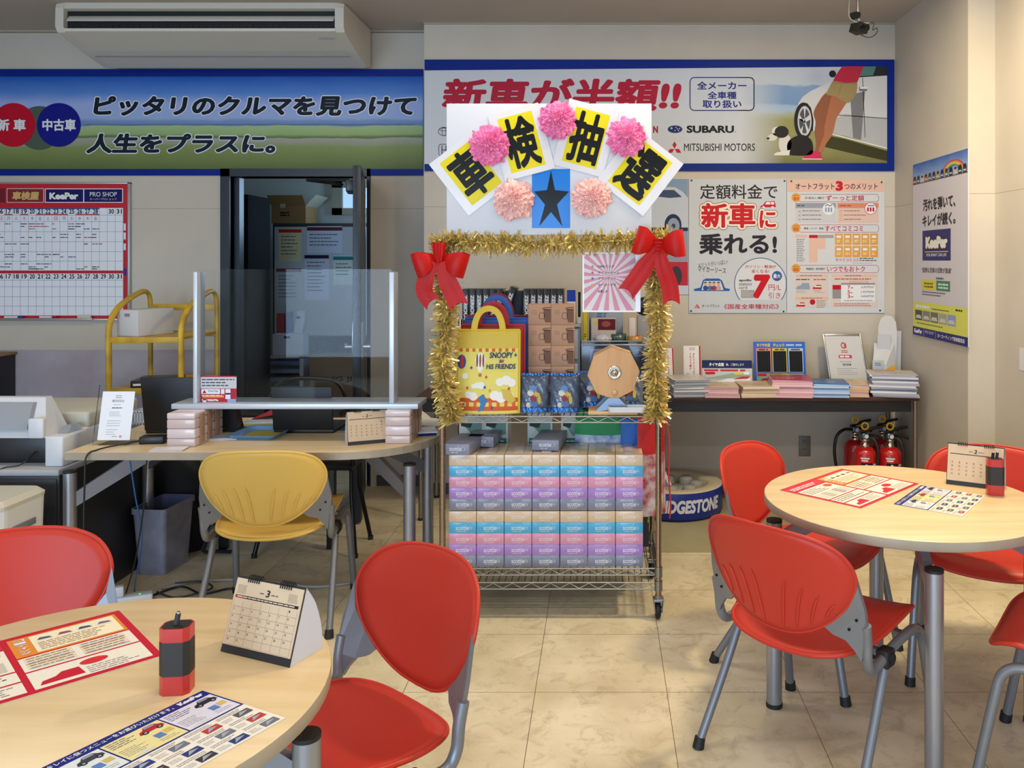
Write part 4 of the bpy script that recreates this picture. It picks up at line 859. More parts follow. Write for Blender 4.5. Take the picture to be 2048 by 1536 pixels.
desk_calendar((1.285, 2.925, TH), -.52, 2, .18, 'kraft desk calendar with the month 2 on the right-hand table', False)
# ------------------------------------------------------------------ office desk and everything around it
DKZ = .70
t = thing('office_desk', 'maple office desk with a rounded end behind the yellow chair', 'desk', (-1.45, 3.8, 0))
x0, xe, y0, y1 = -2.165+1.45, -1.10+1.45, 3.42-3.8, 4.18-3.8
r = .38; pts = [(x0, y0), (xe, y0)]+[(xe+r*math.sin(a), -r*math.cos(a)) for a in [PI*i/24 for i in range(1, 24)]]+[(xe, y1), (x0, y1)]
b = MB(); b.prism(pts, DKZ-.0305, DKZ, MAPLE, EDGE); b.build('desktop', t)
def dleg(px, cap, Y, parent, ang_to, yel=False):
    x = XW(px, Y)+1.45; y = Y-3.8; b = MB(); b.cyl((x, y, .012), (x, y, .61), .0255, SILVER, 24); lg = b.build('leg', parent)
    b = MB(); b.cyl((x, y, .61), (x, y, .618), .026, RUB, 24); b.build('cap', lg)
    u = Vector((math.cos(ang_to), math.sin(ang_to), 0)); v = Vector((-u.y, u.x, 0))*.012; c = Vector((x, y, 0))
    P = [c+u*.02+Vector((0, 0, .47)), c+u*.02+Vector((0, 0, .53)), c+u*.24+Vector((0, 0, DKZ-.031)), c+u*.36+Vector((0, 0, DKZ-.031))]
    b = MB(); b.add([q-v for q in P]+[q+v for q in P], [(0,1,2,3), (7,6,5,4)]+[(i, (i+1) % 4, 4+(i+1) % 4, 4+i) for i in range(4)], STEEL); b.build('bracket', t)
dleg(140, 945, 3.46, t, .5); dleg(819, 928, 3.585, t, 2.6); dleg(856, 0, 4.02, t, -2.6); dleg(296, 0, 4.1, t, -.5)
# acrylic partition standing on two wrapped bundles
YP = 3.63
WR = mat('pink_wrapped_paper', 'c9b4b0', .3, coat=.4, bump=(25, .15)); WR2 = mat('tan_paper_edge', 'b08a70', .4, coat=.4)
def bundle(x0, x1, y0, y1, label):
    h = .141; t = thing('wrapped_bundle', label, 'bundle', ((x0+x1)/2, (y0+y1)/2, DKZ), 0, 'wrapped bundles under the partition'); hx, hy = (x1-x0)/2, (y1-y0)/2
    zs = [0, .035, .075, .115, h]
    for i in range(4): MB().box((-hx, -hy, zs[i]), (hx, hy, zs[i+1]-.0003), (WR, mat('pink_wrapped_pale', 'd6c4c4', .3, coat=.5), WR, mat('pink_wrapped_pale', 'd6c4c4', .3, coat=.5))[i], .005).build('pack', t)
    b = MB()
    for k in range(3): y = -hy+.06+k*(2*hy-.12)/2; b.box((hx, y-.022, .01), (hx+.003, y+.022, h-.01), WR2, .002)
    b.build('paper_edge', t)
bundle(XW(333, 3.52), XW(390, 3.52), 3.52, 3.78, 'pink wrapped bundle under the left end of the clear desk partition')
bundle(XW(770, 3.58), XW(820, 3.58), 3.58, 3.82, 'pink wrapped bundle under the right end of the clear desk partition')
bz = DKZ+.1415
pt = thing('desk_partition', 'clear acrylic desk partition with aluminium posts on the office desk', 'partition', (XW(590, YP), YP, bz))
AL = mat('aluminium_pale', 'c3cad6', .35, .35)
px0 = XW(347, YP)-pt.location.x; px1 = XW(838, YP)-pt.location.x
MB().box((px0, -.02, 0), (px1, .16, .022), AL, .002).build('base_bar', pt)
for a_, c_ in ((386, 394), (778, 788)):
    xa = XW(a_, YP)-pt.location.x; xb = XW(c_, YP)-pt.location.x; MB().box((xa, 0, .022), (xb, .075, .022+.56), AL, .002).build('post', pt)
b = MB(); xa = XW(392, YP)-pt.location.x; xb = XW(780, YP)-pt.location.x
b.box((xa, .03, .023), (xb, .033, .594), clear('clear_acrylic', (.96, .975, .985), 0, 1.2)); b.build('pane', pt)
b = MB(); Yq = YP+.0285; a = W(401, 807, Yq); c = W(473, 752, Yq); b.box((a.x, Yq, a.z), (c.x, Yq+.0008, c.z), ink('c4c4cc'))
p = wallprint(b, Yq-.0001); p.rect(401, 777, 473, 807, ink('b02a3c'), 1); p.rect(401, 752, 473, 754, RED, 1); p.dashes(404, 758, 470, 3, 6, 2.2, ink('4a4a56'), 1)
p.rect(402.5, 778, 440, 788, INKW, 2); p.poly([(405, 786.5), (409, 779.5), (413, 786.5)], RED, 3); p.text('Drive City', 417, 780, 436, 784.5, ink('3a3440'), 3, .01); p.rect(442, 778, 449, 788, INKW, 2); p.rect(451, 778, 461, 798, INKW, 2); p.rect(451, 786, 461, 789, NAVY, 3)
p.rect(405, 791, 448, 795, ink('d89a3a'), 2); p.dashes(404, 790, 448, 2, 8, 2.4, ink('e8d4c0'), 3); p.ell(409, 801, 4, 3.6, INKW, 3); p.dashes(416, 799.5, 446, 1, 3, 2.6, INKW, 3); p.rect(455, 798, 472, 806, ink('8fa0c8'), 2)
tag(b.base('notice_card'), 'red and white notice card stuck to the lower left of the clear partition', 'notice')
# certificate in a clear acrylic stand
t = thing('certificate_stand', 'white certificate in a leaning clear acrylic stand beside the printer', 'sign stand', ((-2.136-1.958)/2, 3.56, DKZ), .0)
ACR = clear('clear_acrylic', (.96, .975, .985), 0, 1.2)
Ti = Matrix.Rotation(math.radians(-12), 4, 'X')
b = MB(); b.T = Ti; b.box((-.089, -.002, .0), (.089, .002, .25), ACR); b.T = Matrix.Identity(4); b.box((-.06, -.01, 0), (.06, .10, .003), ACR); b.build('holder', t)
b = MB(); b.T = Ti; b.box((-.07, -.0035, .02), (.066, -.0025, .222), mat('bright_paper', 'e2e4ec', .4))
p = Pr(b, Vector((-.07, -.0036, .222)), (.00136, 0, 0), (0, 0, -.00202), (0, -1, 0), .0002)
p.dashes(42, 8, 62, 2, 4, 1.5, GREY, 1, .1); p.text('優良認定店', 32, 17, 70, 22, ink('5a5a66'), 1); p.dashes(38, 27, 62, 1, 4, 1, GREY, 1, .1); p.dashes(34, 33, 66, 1, 4, 2, ink('5a5a66'), 1, .1)
p.dashes(28, 42, 74, 3, 4, .9, GREY, 1); p.dashes(24, 60, 78, 3, 5, .9, GREY, 1); p.dashes(24, 78, 60, 3, 5, .9, GREY, 1); p.rect(66, 90, 74, 95, ink('d89aa0'), 1); p.dashes(44, 92, 62, 1, 4, 1.4, GREY, 1, .1)
b.T = Matrix.Identity(4); b.build('certificate', t)
# laptops and the screen behind the partition
def laptop(x, y, rot, Wd, hh, tilt, label, open_=True):
    t = thing('laptop', label, 'laptop', (x, y, DKZ), rot)
    MB().box((-Wd/2, 0, 0), (Wd/2, .23, .018), BLACK, .004).build('keyboard_base', t)
    b = MB(); b.T = Matrix.Translation((0, .0, .016)) @ Matrix.Rotation(math.radians(tilt), 4, 'X'); b.box((-Wd/2, -.008, 0), (Wd/2, 0, hh), mat('laptop_lid', '141418', .5), .003); b.build('lid', t)
    return t
laptop(-1.905, 3.80, .05, .27, .245, 10, 'black laptop seen from behind, left of the partition post')
laptop(-1.335, 3.80, 0, .27, .20, 8, 'black laptop seen from behind, under the middle of the clear partition')
t = thing('monitor_base', 'small black device standing behind the left wrapped bundle', 'device', (-1.70, 3.88, DKZ)); MB().box((-.06, -.05, 0), (.09, .07, .012), BLACK, .004).build('foot', t)
b = MB(); b.hexa([(-.055, -.03, .012), (.05, -.03, .012), (.05, .03, .012), (-.055, .03, .012), (-.055, -.01, .15), (.02, -.01, .15), (.02, .03, .15), (-.055, .03, .15)], BLACK); b.build('housing', t)
# adapter with its cable hanging to the floor
b = MB(); b.T = Matrix.Translation((XW(300, 3.58), 3.60, DKZ)) @ Matrix.Rotation(.15, 4, 'Z'); b.box((-.045, -.03, 0), (.055, .03, .032), BLACK, .006)
b.T = Matrix.Identity(4)
xa = XW(300, 3.58)
b.tube(catmull([(xa-.045, 3.59, DKZ+.012), (xa-.10, 3.53, DKZ+.008), (xa-.14, 3.45, DKZ+.006), (xa-.16, 3.405, DKZ-.01), (xa-.165, 3.40, .60), (xa-.17, 3.405, .3), (xa-.14, 3.42, .06), (xa-.10, 3.45, .01)], 8), .0035, BLACK, 8)
tag(b.build('power_adapter'), 'black power adapter on the desk with its cable hanging over the front edge', 'adapter')
# blue cash tray
b = MB(); bt = mat('cash_tray_blue', '5f97d2', .35, coat=.2); P = G(506, 880, DKZ)
t = thing('cash_tray', 'light blue cash tray with a yellow mat on the office desk', 'tray', (P.x, P.y+.10, DKZ), -.06)
def rr_(hx, hy, z, r_=.02):
    q = []
    for cx, cy, a0 in ((hx-r_, hy-r_, 0), (-hx+r_, hy-r_, PI/2), (-hx+r_, -hy+r_, PI), (hx-r_, -hy+r_, 1.5*PI)): q += [(cx+r_*math.cos(a0+PI/2*i/5), cy+r_*math.sin(a0+PI/2*i/5), z) for i in range(6)]
    return q
L = [rr_(.085, .095, 0), rr_(.10, .115, .020), rr_(.106, .121, .021), rr_(.104, .119, .018), rr_(.09, .10, .004), rr_(.08, .09, .004)]
n = 24; b.add([q for l in L for q in l], [(i*n+k, i*n+(k+1) % n, (i+1)*n+(k+1) % n, (i+1)*n+k) for i in range(5) for k in range(n)]+[tuple(range(5*n, 6*n)), tuple(range(n))[::-1]], bt, False); b.build('body', t)
b = MB(); b.add(rr_(.072, .08, .0052), [tuple(range(24))], mat('yellow_mat', 'c9b84a', .6, bump=(300, .4))); b.build('mat', t)
desk_calendar((-1.005, 3.62, DKZ), .42, 2, .165, 'kraft desk calendar with the month 2 on the office desk', False)
# papers, pens and cutting mat on the desk
b = MB(); b.box((-1.62, 3.86, DKZ), (-.95, 4.12, DKZ+.002), mat('cutting_mat', '1f4a44', .6)); tag(b.base('cutting_mat'), 'dark green cutting mat under the black laptop on the desk', 'mat')
def sheets(x, y, rot, wx, wy, h, cols, label, name='paper_stack', cat='papers', z=DKZ, group=None, jit=.006, n=None):
    b = MB(); n = n or len(cols); rr = random.Random(int((x*31+y*17)*1000)); th = h/n
    for i in range(n):
        b.T = Matrix.Translation((rr.uniform(-jit, jit), rr.uniform(-jit, jit), 0)) @ Matrix.Rotation(rr.uniform(-1, 1)*jit*5, 4, 'Z')
        b.box((-wx/2, -wy/2, i*th), (wx/2, wy/2, (i+1)*th-.0003), ink(cols[i % len(cols)], .35))
    b.T = Matrix.Identity(4); o = b.build(name, None, (x, y, z), rot); return tag(o, label, cat, group)
P = G(352, 893, DKZ); sheets(P.x-.0, 3.475, .08, .13, .06, .006, ['cfd0da', 'c3a8a0', 'd6d6de'], 'loose slips of paper in front of the left wrapped bundle')
sheets(XW(445, 3.72), 3.70, .2, .16, .10, .008, ['d4d6dc', 'b9bfd0'], 'white papers left of the blue cash tray')
sheets(XW(528, 3.95), 3.97, .15, .16, .12, .03, ['8f3038', 'c9ccda', 'c4b85a', 'c8ccd8'], 'small pile of notebooks behind the blue cash tray', 'notebook_pile')
b = MB(); P = W(560, 790, 4.0)
b.hexa([(XW(505, 3.98), 3.97, .745), (XW(566, 3.98), 3.97, .775), (XW(566, 3.98), 4.05, .775), (XW(505, 3.98), 4.05, .745), (XW(505, 3.98), 3.97, .748), (XW(560, 3.98), 3.97, .805), (XW(560, 3.98), 4.05, .805), (XW(505, 3.98), 4.05, .748)], ink('a83038'))
o = b.base('red_folder'); o.location.z = DKZ+.0305; tag(o, 'red folder lying tilted on the notebooks behind the cash tray', 'folder')
sheets(-.83, 3.99, -.3, .2, .16, .02, ['c8c8ca', 'a9aab0', 'd0cfcc'], 'papers at the rounded end of the desk beside the gold garland')
o = sheets(-.80, 3.80, .3, .10, .12, .018, ['20306c', '2a3c80', 'd0d2da'], 'dark blue booklets at the rounded end of the desk', 'booklet_pile')
b = MB(); b.box((-.05, -.02, 0), (.05, .02, .05), ink('cfcabc'), .004); tag(b.build('tape_box', None, (XW(720, 3.80), 3.84, DKZ)), 'small cream box behind the desk calendar', 'box')
b = MB(); b.cyl((0, 0, 0), (0, 0, .13), .01, RED, 14); b.cyl((0, 0, .13), (0, 0, .145), .008, INKB, 14); tag(b.build('marker_pen', None, (XW(764, 3.75), 3.75, DKZ)), 'red marker standing between the desk calendar and the right wrapped bundle', 'marker')
b = MB(); 
A = catmull([(XW(787, 4.1), 4.05, .70), (XW(775, 4.05), 4.03, .80), (XW(800, 4.05), 4.02, .79), (XW(835, 4.05), 4.02, .735), (XW(855, 4.05), 4.0, .702)], 6)
vs = []
for q in A: vs += [q, q+Vector((.02, .10, .0))]
b.add(vs, [(2*i, 2*i+1, 2*i+3, 2*i+2) for i in range(len(A)-1)], mat('curled_paper', 'c4c2c0', .6), True)
tag(b.base('curled_paper_sheet'), 'curled white sheet standing up behind the right partition post', 'paper')
# mouse and wire basket
b = MB(); b.lathe([(0, .03), (.02, .028), (.03, .018), (.032, 0)], BLACK, 20); tag(b.build('computer_mouse', None, (XW(470, 3.95), 3.92, DKZ)), 'black computer mouse behind the white papers on the desk', 'mouse')
b = MB(); wm = mat('white_basket', 'b9bcc6', .5); X0 = XW(262, 4.0); 
for i in range(9): b.box((X0+i*.014, 4.0, DKZ), (X0+i*.014+.006, 4.004, DKZ+.06), wm); 
b.box((X0, 4.0, DKZ), (X0+.12, 4.08, DKZ+.006), wm); b.box((X0, 4.0, DKZ+.055), (X0+.12, 4.004, DKZ+.065), wm); b.box((X0, 4.076, DKZ), (X0+.12, 4.08, DKZ+.065), wm); b.box((X0, 4.0, DKZ), (X0+.004, 4.08, DKZ+.065), wm); b.box((X0+.116, 4.0, DKZ), (X0+.12, 4.08, DKZ+.065), wm)
tag(b.base('white_basket'), 'small white slatted basket behind the certificate stand', 'basket')
# cabinet with printer
CBX = -2.215; CB = mat('cabinet_charcoal', '2b2d35', .45); CT = mat('cabinet_top_grey', 'a2a3a8', .5)
t = thing('low_cabinet', 'charcoal low cabinet with a grey top under the printer', 'cabinet', (-2.64, 3.80, 0))
MB().box((-.42, -.325, 0), (.42, .37, .595), CB, .003).build('carcass', t); MB().box((-.43, -.34, .5955), (.425, .38, .62), CT, .003).build('top', t)
MB().box((-.41, -.331, .03), (.0, -.326, .58), CB, .001).build('door', t); MB().box((.005, -.331, .03), (.41, -.326, .58), CB, .001).build('door', t)
PW = mat('printer_white', 'ccced3', .4); PG = mat('printer_grey', '8f959e', .4); PB = mat('printer_black', '101116', .35)
t = thing('printer', 'white office printer with raised paper support on the charcoal cabinet', 'printer', (-2.60, 3.78, .62))
s = F/3.5
x_ = lambda px, Y=3.52: XW(px, Y)+2.60
b = MB(); b.box((-.36, -.20, 0), (x_(92), .33, .115), PB, .004); b.build('paper_drawer', t)
b = MB(); b.box((x_(92), -.27, 0), (x_(128), -.1, .125), PW, .008); b.box((x_(92), -.12, .0), (.35, .33, .125), PW, .01); b.build('side_cover', t)
b = MB(); b.box((-.36, -.06, .118), (.35, .34, .19), mat('printer_ivory', 'bdb9aa', .45), .012); b.build('scanner_lid', t)
b = MB(); b.hexa([(-.36, -.262, .118), (x_(92), -.262, .118), (x_(92), -.10, .118), (-.36, -.10, .118), (-.36, -.16, .27), (x_(60), -.16, .27), (x_(60), -.12, .27), (-.36, -.12, .27)], PW); b.build('paper_support', t)
b = MB(); b.hexa([(-.36, -.268, .155), (x_(56), -.268, .155), (x_(56), -.22, .155), (-.36, -.22, .155), (-.36, -.198, .252), (x_(46), -.198, .252), (x_(46), -.17, .252), (-.36, -.17, .252)], PG); b.build('support_panel', t)
b = MB(); b.box((x_(60), -.275, .118), (x_(90), -.25, .20), PW, .006); b.build('output_guide', t)
b = MB(); b.hexa([(x_(97), -.20, .126), (x_(118), -.20, .126), (x_(118), -.1, .126), (x_(97), -.1, .126), (x_(97), -.15, .15), (x_(110), -.15, .15), (x_(110), -.1, .15), (x_(97), -.1, .15)], PG); b.build('control_panel', t)
b = MB(); b.tube(catmull([(x_(55), -.21, .05), (x_(45), -.27, .01), (x_(20), -.30, .003), (x_(12), -.352, -.03), (x_(16), -.355, -.2)], 6), .003, BLACK, 8); b.build('power_cord', t)
# white bin in front of the cabinet
t = thing('air_purifier', 'white plastic air purifier in front of the charcoal cabinet', 'air purifier', (-2.372, 3.22, 0))
L = []; 
def rrk(hx, hy, z, r_): return rr_(hx, hy, z, r_)
bw = mat('purifier_white', 'cfd2d6', .4)
b = MB(); L = [rr_(.17, .13, 0, .04), rr_(.17, .13, .02, .04), rr_(.185, .14, .55, .045), rr_(.185, .14, .566, .045), rr_(.165, .12, .58, .04)]
b.add([q for l in L for q in l], [(i*n+k, i*n+(k+1) % n, (i+1)*n+(k+1) % n, (i+1)*n+k) for i in range(4) for k in range(n)]+[tuple(range(4*n, 5*n)), tuple(range(n))[::-1]], bw, False); b.build('body', t)
b = MB(); L = [rr_(.186, .141, .555, .045), rr_(.188, .143, .57, .045), rr_(.17, .125, .588, .04)]
b.add([q for l in L for q in l], [(i*n+k, i*n+(k+1) % n, (i+1)*n+(k+1) % n, (i+1)*n+k) for i in range(2) for k in range(n)]+[tuple(range(2*n, 3*n))], mat('purifier_lid', 'c2c0b4', .5), False); b.build('lid', t)
b = MB(); b.box((.176, -.07, .46), (.188, .06, .485), mat('purifier_handle', '6f757c', .4), .003); b.build('handle', t)
b = MB(); p = Pr(b, (-.16, -.1408, .53), (.001, 0, 0), (0, 0, -.001), (0, -1, 0)); 
for i in range(3): p.dashes(225+i*26, 0, 240+i*26, 1, 5, 5, GREY, 1, .1)
b.build('indicator_print', t)
# grey wastebasket, black backpack, computer tower under the desk
t = thing('waste_bin', 'scuffed grey rectangular waste bin beside the yellow chair', 'waste bin', (-2.105, 4.08, 0), -.08)
gb = mat('bin_grey', '8e8fa2', .5, noise=(14, .12, '7d7e90')); gi = mat('bin_inside', '5a6488', .6); n = 24
L = [rr_(.066, .105, 0, .02), rr_(.080, .128, .29, .022), rr_(.086, .134, .29, .022), rr_(.086, .134, .315, .022), rr_(.080, .128, .315, .022), rr_(.064, .102, .01, .02)]
b = MB(); b.add([q for l in L[:5] for q in l], [(i*n+k, i*n+(k+1) % n, (i+1)*n+(k+1) % n, (i+1)*n+k) for i in range(4) for k in range(n)]+[tuple(range(n))[::-1]], gb); b.build('body', t)
b = MB(); b.add([q for l in L[4:] for q in l], [(k, (k+1) % n, n+(k+1) % n, n+k) for k in range(n)]+[tuple(range(n, 2*n))], gi); b.build('inside', t)
t = thing('backpack', 'black backpack on the floor under the desk beside the waste bin', 'bag', (-2.20, 4.36, 0))
bk = mat('black_nylon', '121217', .75, bump=(60, .3))
b = MB(); b.grid(lambda u, v: Vector((.165*math.cos(2*PI*u)*(1-v**5)**.5, .11*math.sin(2*PI*u)*(1-v**5)**.5, .53*v)), 32, 16, bk, cu=True); b.build('body', t)
b = MB(); b.grid(lambda u, v: Vector((.12*math.cos(2*PI*u)*(1-v**4)**.5, -.085+.06*math.sin(2*PI*u)*(1-v**4)**.5, .03+.27*v)), 24, 12, bk, cu=True); b.build('front_pocket', t)
b = MB(); b.tube(catmull([(.15, -.04, .3), (.22, -.08, .12), (.20, -.1, .02), (.27, -.09, .012), (.34, -.10, .012)], 5), .011, bk, 8, flat=.4); b.build('strap', t)
b = MB(); b.tube(catmull([(-.04, 0, .51), (-.03, 0, .56), (.03, 0, .56), (.04, 0, .51)], 5), .008, bk, 8); b.build('handle', t)
# cables, power strip
def cable(pts, r, m, label, name='cable'):
    b = MB(); b.tube(catmull(pts, 8), r, m, 8); return tag(b.base(name), label, 'cable')
cable([(-1.93, 3.47, .66), (-1.935, 3.52, .5), (-1.95, 3.60, .3), (-2.02, 3.68, .1), (-2.06, 3.74, .006)], .003, mat('cable_blue', '2a5f9c', .5), 'blue network cable hanging under the desk')
cable([(-1.86, 3.47, .66), (-1.89, 3.50, .45), (-1.98, 3.60, .2), (-2.08, 3.70, .006)], .003, BLACK, 'thin black cable hanging beside the blue network cable')
cable([(-1.97, 3.80, .007), (-1.85, 3.88, .007), (-1.6, 3.90, .007), (-1.3, 3.82, .007), (-1.1, 3.88, .007), (-.86, 3.95, .007)], .006, mat('cable_grey', '9c9a94', .5), 'grey cable running along the floor behind the yellow chair legs')
cable([(-2.0, 3.66, .006), (-1.90, 3.82, .006), (-1.76, 3.74, .006), (-1.66, 3.80, .006), (-1.55, 3.72, .006), (-1.50, 3.60, .006)], .0045, BLACK, 'black cable looping over the floor near the power strip')
cable([(-1.96, 3.74, .014), (-1.84, 3.68, .014), (-1.74, 3.78, .014), (-1.82, 3.86, .014), (-1.93, 3.84, .014)], .0045, mat('cable_dark', '2b2a2c', .5), 'dark coiled cable beside the power strip')
t = thing('power_strip', 'white power strip on the floor beside the waste bin', 'power strip', (-2.06, 3.66, 0), .45)
MB().box((-.11, -.03, 0), (.11, .03, .03), WHITE, .006).build('body', t); b = MB(); b.cyl((.06, -.01, .03), (.06, -.01, .032), .004, emit('led_green', '40ff60', 1.5), 10); b.build('indicator_lamp', t)
b = MB(); b.box((-.05, -.02, .0305), (.0, .02, .075), WHITE, .006); b.build('plug', t); b = MB(); b.box((-.10, -.02, .0305), (-.06, .02, .06), BLACK, .006); b.build('plug', t)
# black side desk and folding chair behind the partition
t = thing('side_desk', 'black side desk between the doorway and the office desk', 'desk', (-1.66, 4.58, 0)); SB = mat('side_desk_black', '131318', .4)
MB().box((-.30, -.26, .655), (.30, .26, .69), SB, .003).build('desktop', t)
for sx in (-1, 1):
    for sy in (-1, 1): MB().box((sx*.275-.02, sy*.235-.02, 0), (sx*.275+.02, sy*.235+.02, .655), SB, .002).build('leg', t)
t = thing('arched_chair', 'black chair with an arched tube back seen through the clear partition', 'chair', (-1.475, 4.25, 0))
FT = mat('chair_tube_black', '1b1a1c', .3, .6); 
b = MB(); b.tube(catmull([(-.22, .03, .44), (-.215, .0, .66), (-.18, .0, .80), (-.10, .0, .875), (.09, .0, .88), (.165, .0, .845), (.205, .0, .72), (.22, .03, .44)], 6), .011, FT, 10); b.build('back_frame', t)
b = MB(); b.grid(lambda u, v: Vector(((u*2-1)*(.185-.16*max(0, v-.55)), .0-.02*math.sin(PI*v)+.03*(u*2-1)**2-.03, .47+.345*v)), 12, 8, mat('mesh_back', '1f1e20', .8), smooth=True); b.build('backrest', t)
MB().box((-.215, .035, .41), (.215, .22, .45), mat('seat_black', '161618', .7), .015).build('seat', t)
for s_ in (-1, 1):
    for q in (-1, 1):
        b = MB(); b.tube([(s_*.205, .12+q*.07, .41), (s_*.205, .12+q*.07, .30), (s_*.25, .10+q*.14, .012)], .011, FT, 10); b.cyl((s_*.25, .10+q*.14, 0), (s_*.25, .10+q*.14, .02), .014, RUB, 10); b.build('leg', t)
# yellow trolley with its load
YC1, YC2 = 4.76, 5.20; X1, X2 = -2.765, -2.36; YT = mat('trolley_yellow', 'cfa92e', .45, noise=(9, .18, 'a8862a'))
t = thing('service_trolley', 'yellow steel trolley with hooped ends below the wall planner', 'trolley', ((X1+X2)/2, (YC1+YC2)/2, 0)); ox, oy = t.location.x, t.location.y
for x in (X1, X2):
    b = MB(); x -= ox; b.tube([(x, YC1-oy, .06)]+catmull([(x, YC1-oy, .9), (x, YC1-oy, 1.08), (x, YC1-oy+.04, 1.16), (x, YC1-oy+.14, 1.225), (x, YC2-oy-.1, 1.285), (x, YC2-oy-.02, 1.265), (x, YC2-oy, 1.18), (x, YC2-oy, 1.05)], 5)+[(x, YC2-oy, .06)], .0165, YT, 12, flat=.8); b.build('hoop', t)
    for y in (YC1, YC2):
        b = MB(); b.cyl((x-.012, y-oy, .03), (x+.012, y-oy, .03), .03, RUB, 18); b.box((x-.018, y-oy-.012, .03), (x+.018, y-oy+.012, .065), STEEL, .003); b.build('caster', t)
for z in (1.04, .752, .27):
    b = MB(); b.box((X1-ox, YC1-oy, z-.012), (X2-ox, YC2-oy, z), YT); b.box((X1-ox, YC1-oy-.004, z-.03), (X2-ox, YC1-oy+.012, z+.004), YT, .002); b.box((X1-ox, YC2-oy-.012, z-.03), (X2-ox, YC2-oy+.004, z+.02 if z < 1 else z+.19), YT, .002) if z < 1 else b.box((X1-ox, YC2-oy-.012, z-.03), (X2-ox, YC2-oy+.004, z+.004), YT, .002)
    if z > 1: b.box((X1-ox, YC2-oy-.01, z+.13), (X2-ox, YC2-oy+.004, z+.165), YT, .002)
    b.build('shelf', t)
b = MB(); b.T = Matrix.Rotation(-.30, 4, 'Z'); wcb = mat('white_card', 'b9bfd0', .6)
b.box((-.075, -.13, 0), (.075, .13, .15), mat('white_storage_box', 'c9c9cb', .55), .002); p = Pr(b, (-.075, -.1301, .15), (.001, 0, 0), (0, 0, -.001), (0, -1, 0)); p.rect(55, 20, 92, 38, ink('6a6a70'), 1); p.rect(58, 23, 90, 38, ink('8a8a92'), 2)
tag(b.build('storage_box', None, (XW(288, 4.93), 4.95, 1.0405)), 'white storage box with a hand hole on top of the yellow trolley', 'box')
b = MB(); b.T = Matrix.Rotation(.22, 4, 'Z'); b.box((-.115, -.12, 0), (.115, .12, .04), mat('game_box_black', '16161a', .35), .002); p = Pr(b, (-.115, -.1202, .04), (.0023, 0, 0), (0, 0, -.0004), (0, -1, 0)); p.dashes(6, 40, 50, 1, 9, 30, INKW, 1, .1); p.dashes(55, 40, 92, 1, 9, 30, ink('8a8438'), 1, .1)
p = Pr(b, (.1152, -.12, .04), (0, .0024, 0), (0, 0, -.0004), (1, 0, 0)); p.dashes(8, 30, 90, 1, 9, 40, INKW, 1, .1)
tag(b.build('flat_black_box', None, (XW(312, 4.9), 4.93, .7525)), 'flat black box with white lettering on the middle trolley shelf', 'box')
b = MB(); gr = mat('crate_green', '8aa83a', .5); b.box((-.15, -.14, 0), (.15, .14, .16), gr, .006)
for i in range(4): b.box((-.14+i*.075, -.143, .03), (-.085+i*.075, -.14, .13), mat('crate_green_dark', '6c8a2c', .5))
tag(b.build('green_crate', None, (XW(388, 4.95), 4.96, .2705)), 'green plastic crate on the lowest trolley shelf, seen under the desk', 'crate')
# dark cupboard at the far left edge
t = thing('dark_cupboard', 'dark cupboard with a tan top at the photo left edge below the wall planner', 'cupboard', (-4.03, 5.42, 0)); hx = .20
MB().box((-hx, -.14, 0), (hx, .125, .86), mat('cupboard_dark', '15161c', .5), .004).build('carcass', t); MB().box((-hx-.005, -.15, .8605), (hx+.012, .126, .878), mat('cupboard_top', '8a7258', .55), .003).build('top', t)
# ------------------------------------------------------------------ wire rack
YF0, YB0 = 3.49, 3.94; RX0, RX1 = -.657, .23; S = YF0/F
rk = thing('wire_rack', 'chrome wire rack on casters decorated as a prize stall', 'rack', ((RX0+RX1)/2, (YF0+YB0)/2, 0)); RT_ = Matrix.Translation(-rk.location)
WIRE = mat('rack_wire', '9c968c', .3, 1); POST = mat('rack_post', 'a08c78', .2, 1)
for x in (RX0, RX1):
    for y in (YF0, YB0):
        b = MB(); b.T = RT_; b.cyl((x, y, .085), (x, y, 1.56 if y == YF0 else 1.2), .0125, POST, 18)
        z = .12
        while z < 1.5: b.cyl((x, y, z), (x, y, z+.0015), .0129, WIRE, 18, caps=False); z += .025
        po = b.build('post', rk)
        b = MB(); b.T = RT_ ; b.cyl((x, y, .085), (x, y, .1), .015, STEEL, 14); b.box((x-.022, y-.02, .075), (x+.022, y+.025, .087), STEEL, .003)
        for s in (-1, 1): b.hexa([(x+s*.014-.0015, y-.016, .03), (x+s*.014+.0015, y-.016, .03), (x+s*.014+.0015, y+.03, .03), (x+s*.014-.0015, y+.03, .03), (x+s*.018-.0015, y-.02, .078), (x+s*.018+.0015, y-.02, .078), (x+s*.018+.0015, y+.022, .078), (x+s*.018-.0015, y+.022, .078)], STEEL)
        b.build('caster_fork', rk)
        b = MB(); b.T = RT_; b.lathe([(.0, -.011), (.026, -.012), (.036, -.008), (.036, .008), (.026, .012), (0, .011)], RUB, 26); k = len(b.v)
        b.v = [tuple(RT_ @ (Matrix.Translation((x-.002, y+.012, .0365)) @ Matrix.Rotation(PI/2, 4, 'Y') @ Vector(v))) for v in [tuple(RT_.inverted() @ Vector(v)) for v in b.v]]
        b.cyl((x-.016, y+.012, .036), (x+.014, y+.012, .036), .012, STEEL, 14); b.build('caster_wheel', rk)
